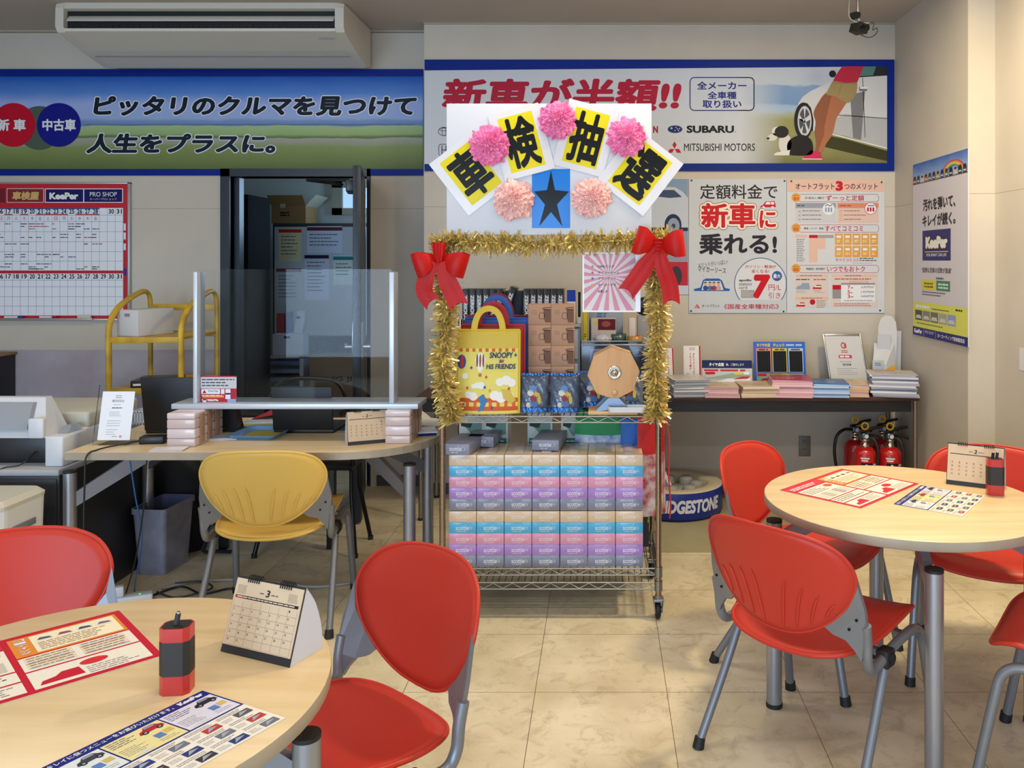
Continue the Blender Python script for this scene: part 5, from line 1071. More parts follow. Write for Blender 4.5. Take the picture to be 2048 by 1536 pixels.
def rshelf(zt, zb_, name='shelf'):
    b = MB(); b.T = RT_; r = .0032
    for y in (YF0, YB0):
        for z in (zt, zb_): b.tube([(RX0, y, z), (RX1, y, z)], r, WIRE, 6)
        n = 11; pts = []
        for i in range(n*2+1): pts.append((RX0+.012+(RX1-RX0-.024)*i/(n*2), y, zb_+.002 if i % 2 == 0 else zt-.002))
        b.tube(pts, .0022, WIRE, 5)
    for x in (RX0, RX1):
        for z in (zt, zb_): b.tube([(x, YF0, z), (x, YB0, z)], r, WIRE, 6)
        pts = [(x, YF0+.012+(YB0-YF0-.024)*i/10, zb_ if i % 2 == 0 else zt) for i in range(11)]; b.tube(pts, .0022, WIRE, 5)
    for i in range(33): x = RX0+(RX1-RX0)*(i+.5)/33; b.cyl((x, YF0, zt), (x, YB0, zt), .0021, WIRE, 5, caps=False)
    for y in (YF0+.12, YF0+.33): b.tube([(RX0, y, zt-.006), (RX1, y, zt-.006)], .003, WIRE, 6)
    for x in (RX0, RX1):
        for y in (YF0, YB0): b.cyl((x, y, zb_-.006), (x, y, zt+.008), .0165, mat('rack_collar', '8d8b88', .3, .9), 16)
    return b.build(name, rk)
ZS = ZW(833, YF0); ZT = ZW(1137, YF0)
rshelf(ZS, ZW(845, YF0)); rshelf(ZT, ZW(1150, YF0)); rshelf(ZW(1165, YF0), ZW(1178, YF0))
b = MB(); b.T = RT_; b.tube([(RX0, YF0, 1.548), (RX1, YF0, 1.548)], .005, WIRE, 8); b.build('top_bar', rk)
# ---- shrink-wrapped tissue packs
cols = ['d9c0a2', '49aede', 'd893b4', 'a67fcb', '7e839b']
def tissue_pack(label):
    t = thing('tissue_pack', label, 'tissue pack', (0, 0, 0), 0, 'shrink-wrapped tissue packs on the rack'); w_, dp, hh = .1125, .225, .0455
    for i in range(5):
        z = (4-i)*hh; m = mat('tissue_carton_'+cols[i], cols[i], .32, coat=.6, bump=(38, .10))
        b = MB(); b.box((-w_/2, 0, z+.0006), (w_/2, dp, z+hh-.0006), m, .0015); bo = b.build('carton', t)
        b = MB(); p = Pr(b, (-w_/2, -.0006, z+hh), (w_/100, 0, 0), (0, 0, -hh/100), (0, -1, 0)); k = ink(('f0e6da', 'cfe6f4', 'f2d4e2', 'e8dcf4', 'dcdde6')[i], .35)
        p.text('scottie', 26, 28, 73, 70, k, 1, .018); p.ring(79, 50, 6, 17, 1.3, k, 1, 18); p.dashes(76, 48, 83, 1, 9, 4, k, 1, .1); p.dashes(30, 79, 66, 1, 5, 4, k, 1, .1); p.rect(2, 97.2, 98, 99, k, 1)
        b.build('lettering', bo)
    b = MB(); b.box((-.02, .02, 5*hh+.0004), (.02, dp-.02, 5*hh+.0035), mat('wrap_handle', 'c9b8a8', .3, coat=.7, bump=(60, .2)), .001); b.build('carry_strip', t)
    return t
ORD = ['first', 'second', 'third', 'fourth', 'fifth', 'sixth', 'seventh']
x0 = XW(897, YF0+.012); pw = (XW(1286, YF0+.012)-x0)/7; ph = .2278
pk = None
for row in range(2):
    for i in range(7):
        lb = f'five-colour wrapped tissue pack, {ORD[i]} from the left in the {("lower", "upper")[row]} row on the rack'
        loc = (x0+pw*(i+.5)+(.001 if i > 3 else 0), YF0+.012+(.004*((i*3+row) % 3)), ZT+.0035+row*(ph+.0046))
        if pk is None: pk = tissue_pack(lb); pk.location = loc
        else: dup(pk, loc, 0, lb)
zt2 = ZT+.0035+2*(ph+.0046)
gc = mat('tissue_carton_7e839b', '7e839b', .32)
def loose(x, y, rot, lb, Wd=.114):
    t = thing('tissue_box', lb, 'tissue box', (x, y, zt2+.0002), rot, 'loose tissue boxes on the packs')
    MB().box((-Wd/2, 0, 0), (Wd/2, .215, .044), mat('tissue_carton_grey_matt', '83869c', .4), .0015).build('carton', t)
    b = MB(); p = Pr(b, (-Wd/2, -.0006, .044), (Wd/100, 0, 0), (0, 0, -.00044), (0, -1, 0)); k = INKW
    p.text('scottie', 27, 24, 71, 64, k, 1, .018); p.ring(78, 44, 8, 18, 1.4, k, 1, 18); p.dashes(32, 76, 66, 1, 5, 5, k, 1, .1); b.build('lettering', t)
loose(XW(912, YF0)-.0, YF0-.008, -.17, 'loose grey tissue box lying on the top left pack of the rack'); loose(XW(958, YF0+.1), YF0+.14, -.1, 'loose grey tissue box lying behind the top left one on the packs')
loose(XW(1090, YF0+.05), YF0+.07, -.12, 'loose grey tissue box lying on the fourth pack from the left'); 
# cartons standing behind the packs
for i, (px, wpx) in enumerate(((943, 50), (992, 48), (1080, 50), (1142, 40))):
    Y = 3.78; a = W(px-wpx/2, 830, Y); c = W(px+wpx/2, 830, Y); h = .80-ZT-.01
    b = MB(); b.box((a.x, Y, ZT+.0035), (c.x, Y+.13, ZT+.0035+h), ink('c4c8c2'), .002); p = wallprint(b, Y)
    p.poly([(px-wpx/2+5, 846), (px+wpx/2-4, 846), (px+wpx/2-4, 868), (px+4, 872)], ink('6f8f84'), 1); p.poly([(px-wpx/2+4, 846), (px+2, 846), (px-2, 856), (px-wpx/2+4, 852)], ink('2f3a38'), 2); p.rect(px-wpx/2+3, 876, px+wpx/2-3, 892, ink('2f7f68'), 1); p.dashes(px-wpx/2+5, 881, px+wpx/2-5, 1, 4, 2.6, INKW, 2, .2)
    tag(b.base('product_carton'), f'white and green carton behind the tissue packs, {ORD[i]} from the left', 'box', 'white and green cartons behind the tissue packs')
b = MB(); b.box((.02, 3.74, ZT+.0035), (.205, 3.92, ZT+.40), mat('charcoal_carton', '33343c', .6), .003); tag(b.base('charcoal_carton'), 'charcoal carton at the right rear of the rack, behind the tissue packs', 'box')
# ---- things on the upper rack shelf
zs = ZS+.0035
# brown mug boxes: two columns, five high
BR = mat('mug_box_brown', 'ad8468', .65, noise=(7, .06)); DB = ink('6f4c3c'); OL = ink('3a2822')
mb_ = None
mw, mh, Ym = .0985, .0895, YF0+.19
def mugbox(lb):
    t = thing('mug_box', lb, 'box', (0, 0, 0), 0, 'brown mug boxes on the rack'); b = MB(); b.box((-mw/2, 0, 0), (mw/2, .10, mh-.0005), BR, .0015); b.build('carton', t)
    b = MB(); p = Pr(b, (-mw/2, -.0004, mh), (mw/100, 0, 0), (0, 0, -mh/100), (0, -1, 0))
    p.poly([(68, 22), (99, 24), (99, 88), (76, 88), (70, 70)], DB, 1); p.poly([(62, 20), (72, 15), (99, 14), (99, 17), (72, 18), (66, 20), (72, 24), (99, 25), (99, 28), (70, 27)], OL, 2)
    p.rrect(48, 40, 72, 72, 9, OL, 1, 2); p.dashes(16, 30, 42, 3, 8, 2, ink('8a6450'), 1); b.build('print', t); return t
for c in range(2):
    for r_ in range(5):
        lb = f'brown mug box with a cup drawing, {("left", "right")[c]} column, {("bottom", "second from the bottom", "middle", "second from the top", "top")[r_]}'
        loc = (XW(1079, Ym)+c*(mw+.001), Ym, zs-.0+r_*mh)
        if mb_ is None: mb_ = mugbox(lb); mb_.location = loc
        else: dup(mb_, loc, 0, lb)
zmug = zs+5*mh
# tote bags
def tote(x, y, Wd, Hh, rot, col, lb, printed=False, lean=.05):
    t = thing('tote_bag', lb, 'bag', (x, y, zs), rot, 'tote bags on the rack'); cm = mat('tote_'+col, col, .6, bump=(200, .08))
    def fn(s):
        return lambda u, v: Vector(((u-.5)*Wd, s*(.026*math.sin(PI*min(1, max(0, u)))**.6*(1-.75*v))+lean*v, v*Hh))
    b = MB(); b.grid(fn(-1), 14, 14, cm); b.grid(fn(1), 14, 14, cm); b.build('body', t)
    b = MB()
    for u in (0, 1): b.tube([fn(0)(u, v/8) for v in range(9)], .005, cm, 6)
    b.tube([fn(-1)(u/12, 1)+Vector((0, 0, 0)) for u in range(13)], .0055, cm, 6); b.build('piping', t)
    for q in (-.9, .6):
        o = Vector((0, lean+q*.008, Hh)); pts = catmull([o+Vector((-.062, 0, -.035)), o+Vector((-.056, 0, .03)), o+Vector((-.035, .004, .075)), o+Vector((0, .006, .09)), o+Vector((.035, .004, .075)), o+Vector((.056, 0, .03)), o+Vector((.062, 0, -.035))], 5)
        b = MB(); vs = []
        for i, pt_ in enumerate(pts):
            d = (pts[min(i+1, len(pts)-1)]-pts[max(i-1, 0)]).normalized(); nn = Vector((d.z, 0, -d.x))*.0125; vs += [pt_-nn+Vector((0, -.001, 0)), pt_+nn+Vector((0, -.001, 0)), pt_+nn+Vector((0, .001, 0)), pt_-nn+Vector((0, .001, 0))]
        n = len(pts); b.add(vs, [(4*i+k, 4*i+(k+1) % 4, 4*i+4+(k+1) % 4, 4*i+4+k) for i in range(n-1) for k in range(4)], cm); b.build('handle', t)
    if printed:
        # printed front: follows the bulge of the cloth
        f = fn(-1); WH = ink('e6e2dc')
        class Cl(Pr):
            def p(s, x, y, l): q = f(x/100, 1-y/100); return q+Vector((0, -.0009*l, 0))
        b = MB(); p = Cl(b, (0, 0, 0), (1, 0, 0), (0, 0, 1), (0, -1, 0))
        def tiles(x0, y0, x1, y1, m, l, k=8):
            for i in range(k):
                for j in range(k): p.rect(x0+(x1-x0)*i/k, y0+(y1-y0)*j/k, x0+(x1-x0)*(i+1)/k, y0+(y1-y0)*(j+1)/k, m, l)
        YC_ = ink('dccb4e'); YL_ = ink('d9c86a')
        tiles(2, 4, 98, 22, ink('d2b64c'), 1, 6); tiles(2, 22, 98, 99, ink('ded06a'), 1, 10)
        for i in range(9): tiles(4+i*10.5, 22, 9+i*10.5, 26, ink('d0642c'), 2, 2)
        for i in range(2): tiles(2, 81+i*10, 98, 86+i*10, ink('cc5a34'), 2, 8)
        for i in range(8): tiles(4+i*12.2, 86, 9+i*12.2, 91, ink('d8643a'), 2, 2)
        # hot-air balloon, clouds, stars and ribbons: a plain festive pattern
        p.ell(38, 36, 8.5, 8.5, WH, 3, 20); p.poly([(31, 41), (45, 41), (40, 50), (36, 50)], WH, 3)
        for q in (-5.5, 0, 5.5): p.ell(38+q*.9, 36.5, 1.5, 8, ink('8c4a34'), 4, 14)
        p.rect(35.6, 52, 40.4, 55.5, ink('a8703c'), 3); p.ell(8, 38, 7, 8.5, ink('2c4ca0'), 3, 18); p.ell(9, 38, 3, 8.5, ink('b03c34'), 4, 16)
        for x, y, r_ in ((34, 66, 5), (40, 66, 6), (28, 67, 4), (14, 55, 5), (80, 60, 8), (70, 62, 7), (88, 63, 7), (62, 78, 8), (72, 80, 9), (84, 79, 8), (20, 77, 6), (28, 79, 7)): p.ell(x, y, r_, r_*.72, WH, 3, 16)
        def star(cx, cy, r_, m): p.poly([(cx+(r_ if i % 2 == 0 else r_*.45)*math.sin(i*PI/5), cy-(r_ if i % 2 == 0 else r_*.45)*math.cos(i*PI/5)) for i in range(10)], m, 5)
        for cx, cy, col_ in ((46, 68, '2c4c9c'), (18, 69, 'c83a34'), (48, 56, 'c83a34'), (24, 45, '2c4c9c'), (74, 37, 'c83a34'), (94, 30, '2c4c9c'), (58, 92, '2c4c9c'), (12, 88, '2c4c9c'), (84, 70, 'c83a34'), (54, 72, 'd8963c')): star(cx, cy, 2.6, ink(col_))
        p.poly([(36, 80), (44, 76), (50, 84), (44, 95), (36, 97), (40, 88)], ink('3f78b4'), 4); p.poly([(72, 70), (86, 72), (95, 84), (88, 88), (76, 82)], ink('c8b054'), 4)
        NB = ink('2c3468'); p.text('SNOOPY', 53, 26.5, 90, 33.5, NB, 6, .02, .08); p.text('&', 68, 35, 73, 39, NB, 6, .01); p.text('HiS FRIENDS', 48, 40.5, 94, 46.5, NB, 6, .02, .08)
        b.build('printed_front', t)
    return t
tote(XW(975, YF0+.05), YF0+.055, .262, .345, 0, 'd9b82e', 'yellow tote bag with blue lettering and a hot-air balloon print on the rack', True, .03)
tote(XW(984, YF0+.13), YF0+.13, .27, .36, -.03, 'b0242c', 'red tote bag standing directly behind the yellow one', False, .03)
tote(XW(992, YF0+.2), YF0+.195, .27, .385, .02, '2f57a8', 'blue tote bag between the two red totes on the rack', False, .03)
tote(XW(994, YF0+.26), YF0+.265, .28, .39, 0, '9c2238', 'dark red tote bag at the back of the row of totes', False, .03)
# navy foil pouches
NV = mat('pouch_navy', '39475c', .5); FO = mat('foil_blue', '3f6fae', .15, .7, bump=(55, .7)); CF = mat('pouch_film', '43546e', .12, coat=.9, bump=(45, .45))
def pouch(x, y, z, rot, lb, tilt=-8):
    t = thing('foil_pouch', lb, 'pouch', (x, y, z), rot, 'navy wrapped pouches on the rack'); Ti = Matrix.Rotation(math.radians(tilt), 4, 'X')
    Wd, Hh = .122, .155
    b = MB(); b.T = Ti
    for s in (-1, 1): b.grid(lambda u, v: Vector(((u-.5)*Wd, s*.032*(math.sin(PI*u)**.5)*(1-v**4)**.5*(.55+.45*min(1, v*6))+.003*math.sin(u*23+v*17), v*Hh)), 20, 18, CF)
    b.build('film', t)
    b = MB(); b.T = Ti
    def pt_(x, y, l): u, v = x/100, 1-y/100; return Vector(((u-.5)*Wd, -.033*(math.sin(PI*u)**.5)*(1-v**4)**.5*(.55+.45*min(1, v*6))-.0008*l-.002, v*Hh))
    class Cl(Pr):
        def p(s, x, y, l): return pt_(x, y, l)
    p = Cl(b, (0, 0, 0), (1, 0, 0), (0, 0, 1), (0, -1, 0))
    # a plain sprig in white, yellow, red and blue
    for cx, cy, rx, ry, col in ((48, 36, 13, 9, '5f83b4'), (40, 48, 11, 8, 'c9c6bc'), (60, 52, 12, 6, 'c4a84e'), (50, 62, 10, 9, '8c3a3c'), (70, 66, 6, 12, 'c4a84e'), (52, 78, 14, 8, '4f70a4'), (34, 80, 9, 7, 'c9c6bc'), (58, 90, 12, 4, 'c4a84e')): p.ell(cx, cy, rx, ry, ink(col), 1, 16)
    b.build('print', t); b = MB(); b.T = Ti
    b.grid(lambda u, v: Vector(((u-.5)*Wd*1.02, -.036*(math.sin(PI*u)**.4)-.004*math.sin(u*40+v*3), .002+v*.018)), 24, 4, FO); b.build('foil_edge', t)
    b = MB(); b.T = Ti; b.grid(lambda u, v: Vector(((u-.5)*Wd*1.0, -.004*math.sin(u*31), Hh-.004+v*.012)), 24, 3, FO); b.build('top_seal', t)
pouch(XW(1067, YF0+.06), YF0+.075, zs, 0, 'navy wrapped pouch in front of the brown boxes, next to the yellow tote')
pouch(XW(1129, YF0+.06), YF0+.075, zs, .03, 'navy wrapped pouch in front of the brown boxes, left of the octagonal drum')
pouch(XW(1185, YF0+.16), YF0+.18, zs, .1, 'navy wrapped pouch mostly hidden behind the octagonal drum', -18); pouch(XW(1258, YF0+.16), YF0+.185, zs, -.1, 'navy wrapped pouch peeping out at the lower right of the octagonal drum', -24)
# lottery drum
WD = woodmat('beech', 'cf9f6c', 'c3905c', (9, 1.2, 1.2), .45); WDL = mat('beech_light', 'd8ac78', .45)
dx = XW(1227, YF0+.05); dy = YF0+.05; zb_ = zs
t = thing('lottery_drum', 'octagonal wooden lottery drum on a small stand, right of the pouches', 'lottery drum', (dx, dy, zb_))
b = MB(); b.box((-.105, -.04, 0), (.10, .12, .016), WDL, .003); b.build('base_board', t)
R_ = .108; zc = ZW(745, dy)-zb_; pts = [(R_*math.cos(PI/8*(2*i+.2)), R_*math.sin(PI/8*(2*i+.2))) for i in range(8)]
b = MB(); b.T = Matrix.Translation((0, .085, zc)) @ Matrix.Rotation(PI/2, 4, 'X'); b.prism(pts, 0, .115, WD, WDL); b.build('drum', t)
b = MB(); b.T = Matrix.Translation((.004, -.03, zc+.004)) @ Matrix.Rotation(PI/2, 4, 'X'); b.lathe([(.028, 0), (.028, .004), (.022, .006), (.019, .003), (.016, .003), (.014, .009), (0, .011)], CHROME, 28); b.build('hub', t)
b = MB(); b.T = Matrix.Translation((.005, -.03, zc-.078)) @ Matrix.Rotation(PI/2, 4, 'X'); b.lathe([(.009, 0), (.011, .006), (.009, .011), (0, .013)], WDL, 18); b.build('ball_stopper', t)
for y in (-.034, .088):
    b = MB(); P = [(-.075, .016), (-.055, .016), (-.02, .022), (.02, .022), (.055, .016), (.075, .016), (.022, zc-.101), (-.022, zc-.101)]; m_ = len(P)
    A = [(x, y-.003, z) for x, z in P]; B = [(x, y+.003, z) for x, z in P]; b.add(A+B, [tuple(range(m_)), tuple(range(m_, 2*m_))[::-1]]+[(i, (i+1) % m_, m_+(i+1) % m_, m_+i) for i in range(m_)], mat('drum_stand_grey', '7f8ea4', .3, .6)); b.build('stand', t)
b = MB(); n = 24; L = [rr_(.075, .03, 0, .02), rr_(.08, .034, .022, .02), rr_(.076, .030, .022, .02), rr_(.07, .026, .005, .02)]
b.add([q for l in L for q in l], [(i*n+k, i*n+(k+1) % n, (i+1)*n+(k+1) % n, (i+1)*n+k) for i in range(3) for k in range(n)]+[tuple(range(3*n, 4*n)), tuple(range(n))[::-1]], WHITE)
tag(b.build('ball_tray', None, (XW(1254, YF0+.0), YF0+.008, zs+.0165)), 'small white tray on the base board in front of the lottery drum', 'tray')
# striped prize list hanging from the top bar
b = MB(); Yq = YF0-.004; a = W(1165, 624, Yq); c = W(1281, 505, Yq); b.box((a.x, Yq, a.z), (c.x, Yq+.001, c.z), mat('laminated_sheet', 'dcd8dc', .2, coat=.6)); p = wallprint(b, Yq)
p.rect(1168, 507, 1271, 621, ink('d6d0cc', .25), 1); cx, cy = 1218, 552
for i in range(20):
    a0, a1 = 2*PI*(i)/20, 2*PI*(i+.5)/20; q = [(cx, cy)]
    for an in (a0, a1):
        d = (math.cos(an), math.sin(an)); k = min([(1271-cx)/d[0] if d[0] > .001 else (1168-cx)/d[0] if d[0] < -.001 else 1e9, (621-cy)/d[1] if d[1] > .001 else (507-cy)/d[1] if d[1] < -.001 else 1e9]); q.append((cx+d[0]*k, cy+d[1]*k))
    p.poly(q, ink('cf8aa0', .25), 2)
def star2(p, cx, cy, r_, m, l=3): p.poly([(cx+(r_ if i % 2 == 0 else r_*.45)*math.sin(i*PI/5), cy-(r_ if i % 2 == 0 else r_*.45)*math.cos(i*PI/5)) for i in range(10)], m, l)
for y, col, s_, x1 in ((533, '7f9c84', 'DIMRバッグ', 1228), (545.5, 'c85068', 'デイリーナート', 1238), (557, '3f66c0', 'ブランケット', 1232), (569.5, 'd8a860', 'ホーローマグ', 1232), (582.5, None, 'お楽しみ', 1215)):
    if col: star2(p, 1185, y, 3.6, ink(col))
    p.text(s_, 1196, y-3, x1, y+3, ink('3a3040'), 4, .01)
tag(b.base('prize_list'), 'pink and white sunburst prize list hanging beside the right bow', 'sheet')
# ---- sign board above the rack
Ys = YF0-.02; b = MB(); a = W(893, 470, Ys); c = W(1303, 207, Ys); b.box((a.x, Ys, a.z), (c.x, Ys+.03, c.z), mat('foam_board', 'c9cbd3', .5), .002)
tag(b.base('sign_board'), 'white foam sign board standing above the gold garland', 'sign board')
YEL = ink('d8c81e', .2); LAM = mat('laminated_card', 'd4d3d8', .2, spec=.3, coat=.3)
cards = [('車', 937, 346, -.66+1.3*0, 'yellow letter card at the lower left of the sign board'), ('検', 1044, 280, -.0, 'yellow letter card second from the left on the sign board'), ('抽', 1174, 278, 0, 'yellow letter card third from the left on the sign board'), ('選', 1283, 346, 0, 'yellow letter card at the lower right of the sign board')]
def card(s, cx, cy, wpx, hpx, rot, lb, k, yel_dx=0):
    """laminated sheet turned by rot (clockwise in the photo) around its centre"""
    Y = YF0-.0212-k*.003; t = W(cx, cy, Y); co, si = math.cos(rot), math.sin(rot); q = Y/F
    b = MB(); u = Vector((co, 0, -si)); v = Vector((-si, 0, -co)); o = -u*(wpx/2*q)-v*(hpx/2*q)
    A = [o, o+u*wpx*q, o+u*wpx*q+v*hpx*q, o+v*hpx*q]; th = Vector((0, -.001, 0))
    b.add(A+[a_+th for a_ in A], [(0,1,2,3), (7,6,5,4), (0,1,5,4), (1,2,6,5), (2,3,7,6), (3,0,4,7)], LAM)
    p = Pr(b, o+th, u*(wpx*q/100), v*(hpx*q/100), (0, -1, 0)); p.rect(16+yel_dx, 9, 84+yel_dx, 91, YEL, 1); p.text(s, 19+yel_dx, 12, 81+yel_dx, 88, ink('141210', .25), 2, .03)
    tag(b.build('letter_card', None, t), lb, 'card', 'yellow letter cards on the sign board')
card('車', 942, 346, 112, 130, -.66, cards[0][4], 0); card('検', 1043, 284, 104, 136, -.26, cards[1][4], 1); card('抽', 1172, 276, 104, 136, .26, cards[2][4], 0); card('選', 1280, 344, 118, 132, .66, cards[3][4], 1)
b = MB(); Y = YF0-.0212; a = W(1064, 456, Y); c = W(1140, 338, Y); b.box((a.x, Y-.001, a.z), (c.x, Y, c.z), mat('laminated_blue', '1272cc', .2, spec=.2, coat=.15)); p = wallprint(b, Y-.001)
p.poly([(1102, 341), (1110, 380), (1138, 383), (1114, 409), (1125, 453), (1102, 424), (1078, 453), (1090, 409), (1068, 383), (1094, 380)], ink('141416', .2), 1)
tag(b.base('star_card'), 'blue card with a black star in the middle of the sign board', 'card')
def pompon(px, py, rpx, col, c2, lb, seed):
    Y = YF0-.03; R0 = rpx*Y/F; rr = random.Random(seed); b = MB(); m = mat('tissue_'+col, col, .75, sheen=.3, noise=(18, .15, c2)); nl = 9
    for k in range(nl):
        f = k/(nl-1); R = R0*(1.0-.80*f); dep = .012+R0*.75*(f**.75); ph_ = rr.uniform(0, 6.28); w1 = rr.randint(7, 13); w2 = rr.randint(19, 31)
        def fn(u, v, R=R, dep=dep, ph_=ph_, w1=w1, w2=w2, f=f):
            a_ = 2*PI*u; e = 1+.05*math.sin(w1*a_+ph_)*v+.03*math.sin(w2*a_+ph_*2)*v; r_ = R*(.12+.88*v)*e
            nz = noise.noise(Vector((2.6*math.cos(a_)*(1+v), 2.6*math.sin(a_)*(1+v), seed*3.1+k*1.7))); n2 = noise.noise(Vector((7*math.cos(a_), 7*math.sin(a_), seed+k*2.3+v)))
            r_ *= 1+.10*nz*v; a_ += .10*n2*v
            wav = .016*nz*v+.010*n2*v+.6*(.0085*math.sin(w1*a_+ph_+1.5*math.sin(3*a_+ph_))+.005*math.sin(w2*a_+2*ph_))*v**1.2*(.6+.7*f)
            return Vector((r_*math.cos(a_), -(dep-.010*(1-f)*v**2+wav+.010*f*v*v), r_*math.sin(a_)))
        b.grid(fn, 150, 8, m, cu=True)
    tag(b.build('paper_flower', None, W(px, py, Y)), lb, 'paper flower', 'tissue paper flowers on the sign board')
pompon(979, 291, 40, 'f584b6', 'ee6ca8', 'hot pink paper flower at the left of the sign board', 1); pompon(1115, 241, 38, 'f584b6', 'ee6ca8', 'hot pink paper flower at the top middle of the sign board', 2)
pompon(1252, 275, 39, 'f584b6', 'ee6ca8', 'hot pink paper flower at the right of the sign board', 3); pompon(1027, 400, 41, 'f7c6be', 'f2b4ac', 'peach paper flower left of the black star', 4); pompon(1182, 396, 39, 'f7c6be', 'f2b4ac', 'peach paper flower right of the black star', 5)
# ---- tinsel
GOLD = mat('gold_tinsel', 'e6cf80', .30, .72, noise=(60, .1, 'f0e2a8')); 
def garland(path, R, n, lb, seed):
    rr = random.Random(seed); P = catmull(path, 10); b = MB(); b.tube(P, .004, GOLD, 6); L = len(P)-1; vs = []; fs = []
    for i in range(n):
        t_ = rr.random()*L; k = min(int(t_), L-1); q = P[k].lerp(P[k+1], t_-k); d = (P[k+1]-P[k]).normalized()
        a_ = d.orthogonal().normalized(); a_.rotate(Matrix.Rotation(rr.random()*2*PI, 3, d)); a_ = (a_+d*rr.uniform(-.55, .55)).normalized()
        ln = R*rr.uniform(.55, 1.15); wv = a_.cross(d).normalized(); wv.rotate(Matrix.Rotation(rr.uniform(-1.2, 1.2), 3, a_)); wv *= rr.uniform(.0022, .0042)
        bend = d*rr.uniform(-.25, .25)*ln+Vector((0, 0, -.12*ln)); m1 = q+a_*ln*.5; e = q+a_*ln+bend*.5; o = len(vs)
        vs += [q-wv, q+wv, m1+wv*1.2, m1-wv*1.2, e+wv*.9, e-wv*.9]; fs += [(o, o+1, o+2, o+3), (o+3, o+2, o+4, o+5)]
    b.add(vs, fs, GOLD); return tag(b.base('tinsel_garland'), lb, 'garland', 'gold tinsel garlands on the rack')
Yg = YF0-.018
garland([W(868, 492, Yg), W(905, 482, Yg), W(960, 486, Yg), W(1020, 484, Yg), W(1080, 489, Yg), W(1150, 484, Yg), W(1220, 482, Yg), W(1280, 478, Yg), W(1338, 476, Yg)], .055, 1900, 'gold tinsel garland running across the top of the rack', 1)
garland([W(885, 500, Yg), W(888, 560, Yg), W(893, 620, Yg), W(890, 680, Yg), W(884, 740, Yg), W(896, 800, Yg), W(905, 842, Yg)], .060, 1700, 'gold tinsel garland hanging down the left post', 2)
garland([W(1312, 490, Yg), W(1312, 550, Yg), W(1316, 610, Yg), W(1318, 670, Yg), W(1310, 730, Yg), W(1314, 790, Yg), W(1312, 838, Yg)], .058, 1700, 'gold tinsel garland hanging down the right post', 3)
# ---- ribbons
RB = mat('satin_red', 'b5100c', .4, spec=.2, noise=(4, .12), bump=(220, .12))
def bow(px, py, sc, tails, lb, style):
    Y = YF0-.075; t = thing('ribbon_bow', lb, 'bow', W(px, py, Y), 0, 'red ribbon bows on the rack'); k = sc*Y/F
    def loop(ax, ay, ln, wd, puff, name='loop'):
        d = Vector((ax, 0, ay)).normalized(); w_ = Vector((-d.z, 0, d.x))
        prof = [(0, -.002), (.25, -.030), (.55, -.050), (.85, -.048), (1.0, -.022), (.98, .008), (.8, .030), (.5, .034), (.2, .018), (0, .004)]
        P = catmull([(a_, c_, 0) for a_, c_ in prof], 5); n = len(P); b = MB()
        def fn(u, v):
            q = P[min(int(round(u*(n-1))), n-1)]; wid = wd*k*(.30+.70*min(1, q.x*1.5)); s_ = (v-.5)*2
            return d*q.x*ln*k+w_*(s_*wid/2)+Vector((0, q.y*puff-.006*(1-s_*s_)*(1 if q.y < 0 else -1), 0))
        b.grid(fn, n, 7, RB); b.build(name, t)
    def tail(pts, wd):
        P = catmull([(x*k, y, -z*k) for x, y, z in pts], 6); n = len(P); b = MB(); vs = []; fs = []; m_ = 9
        for i, q in enumerate(P):
            d = (P[min(i+1, n-1)]-P[max(i-1, 0)]).normalized(); w_ = Vector((-d.z, 0, d.x)).normalized(); f = i/(n-1)
            for j in range(m_):
                s_ = (j/(m_-1)-.5)*2; notch = (-wd*k*.42*(1-abs(s_)))*max(0, (f-.9)/.1) if f > .9 else 0
                vs.append(q+w_*(s_*wd*k/2*(.45+.55*min(1, f*2.5)))+d*notch+Vector((0, .0014*math.cos(s_*7)*(1-f*.6)-.001, 0)))
        fs = [(i*m_+j, (i+1)*m_+j, (i+1)*m_+j+1, i*m_+j+1) for i in range(n-1) for j in range(m_-1)]; b.add(vs, fs, RB, True); b.build('tail', t)
    if style == 'wide':
        loop(-1, .30, 48, 56, 1.0); loop(1, .12, 52, 54, 1.0); b = MB(); b.grid(lambda u, v: Vector(((u-.5)*34*k, -.036+.016*(2*u-1)**2-.0035*math.cos(v*26), (v-.5)*28*k)), 14, 24, RB); b.build('knot', t)
    else:
        loop(-1, -.32, 52, 50, 1.0); loop(1, -.30, 56, 50, 1.0); b = MB(); b.grid(lambda u, v: Vector(((u-.5)*(16+14*v)*k, -.040+.018*(2*u-1)**2-.003*math.cos(u*22), (v*44-12)*k)), 24, 10, RB); b.build('knot', t)
        b = MB(); b.grid(lambda u, v: Vector(((u-.5)*(22+30*v)*k, -.036+.016*(2*u-1)**2-.003*math.cos(u*26), (-10-v*16)*k)), 26, 6, RB); b.build('gather', t)
    for tl_, wd in tails: tail(tl_, wd)
bow(1316, 492, 1.0, [([(0, -.030, 4), (-22, -.034, 34), (-44, -.034, 66), (-66, -.03, 96)], 36), ([(2, -.030, 6), (8, -.036, 40), (22, -.03, 80), (26, -.026, 118)], 34)], 'red satin bow on the right end of the gold garland', 'wide')
bow(880, 517, 1.0, [([(-6, -.034, 8), (-22, -.036, 34), (-28, -.03, 66), (-10, -.024, 92)], 34), ([(4, -.038, 8), (16, -.040, 40), (30, -.036, 70), (42, -.034, 98)], 38)], 'red satin bow on the left post of the rack', 'drop')
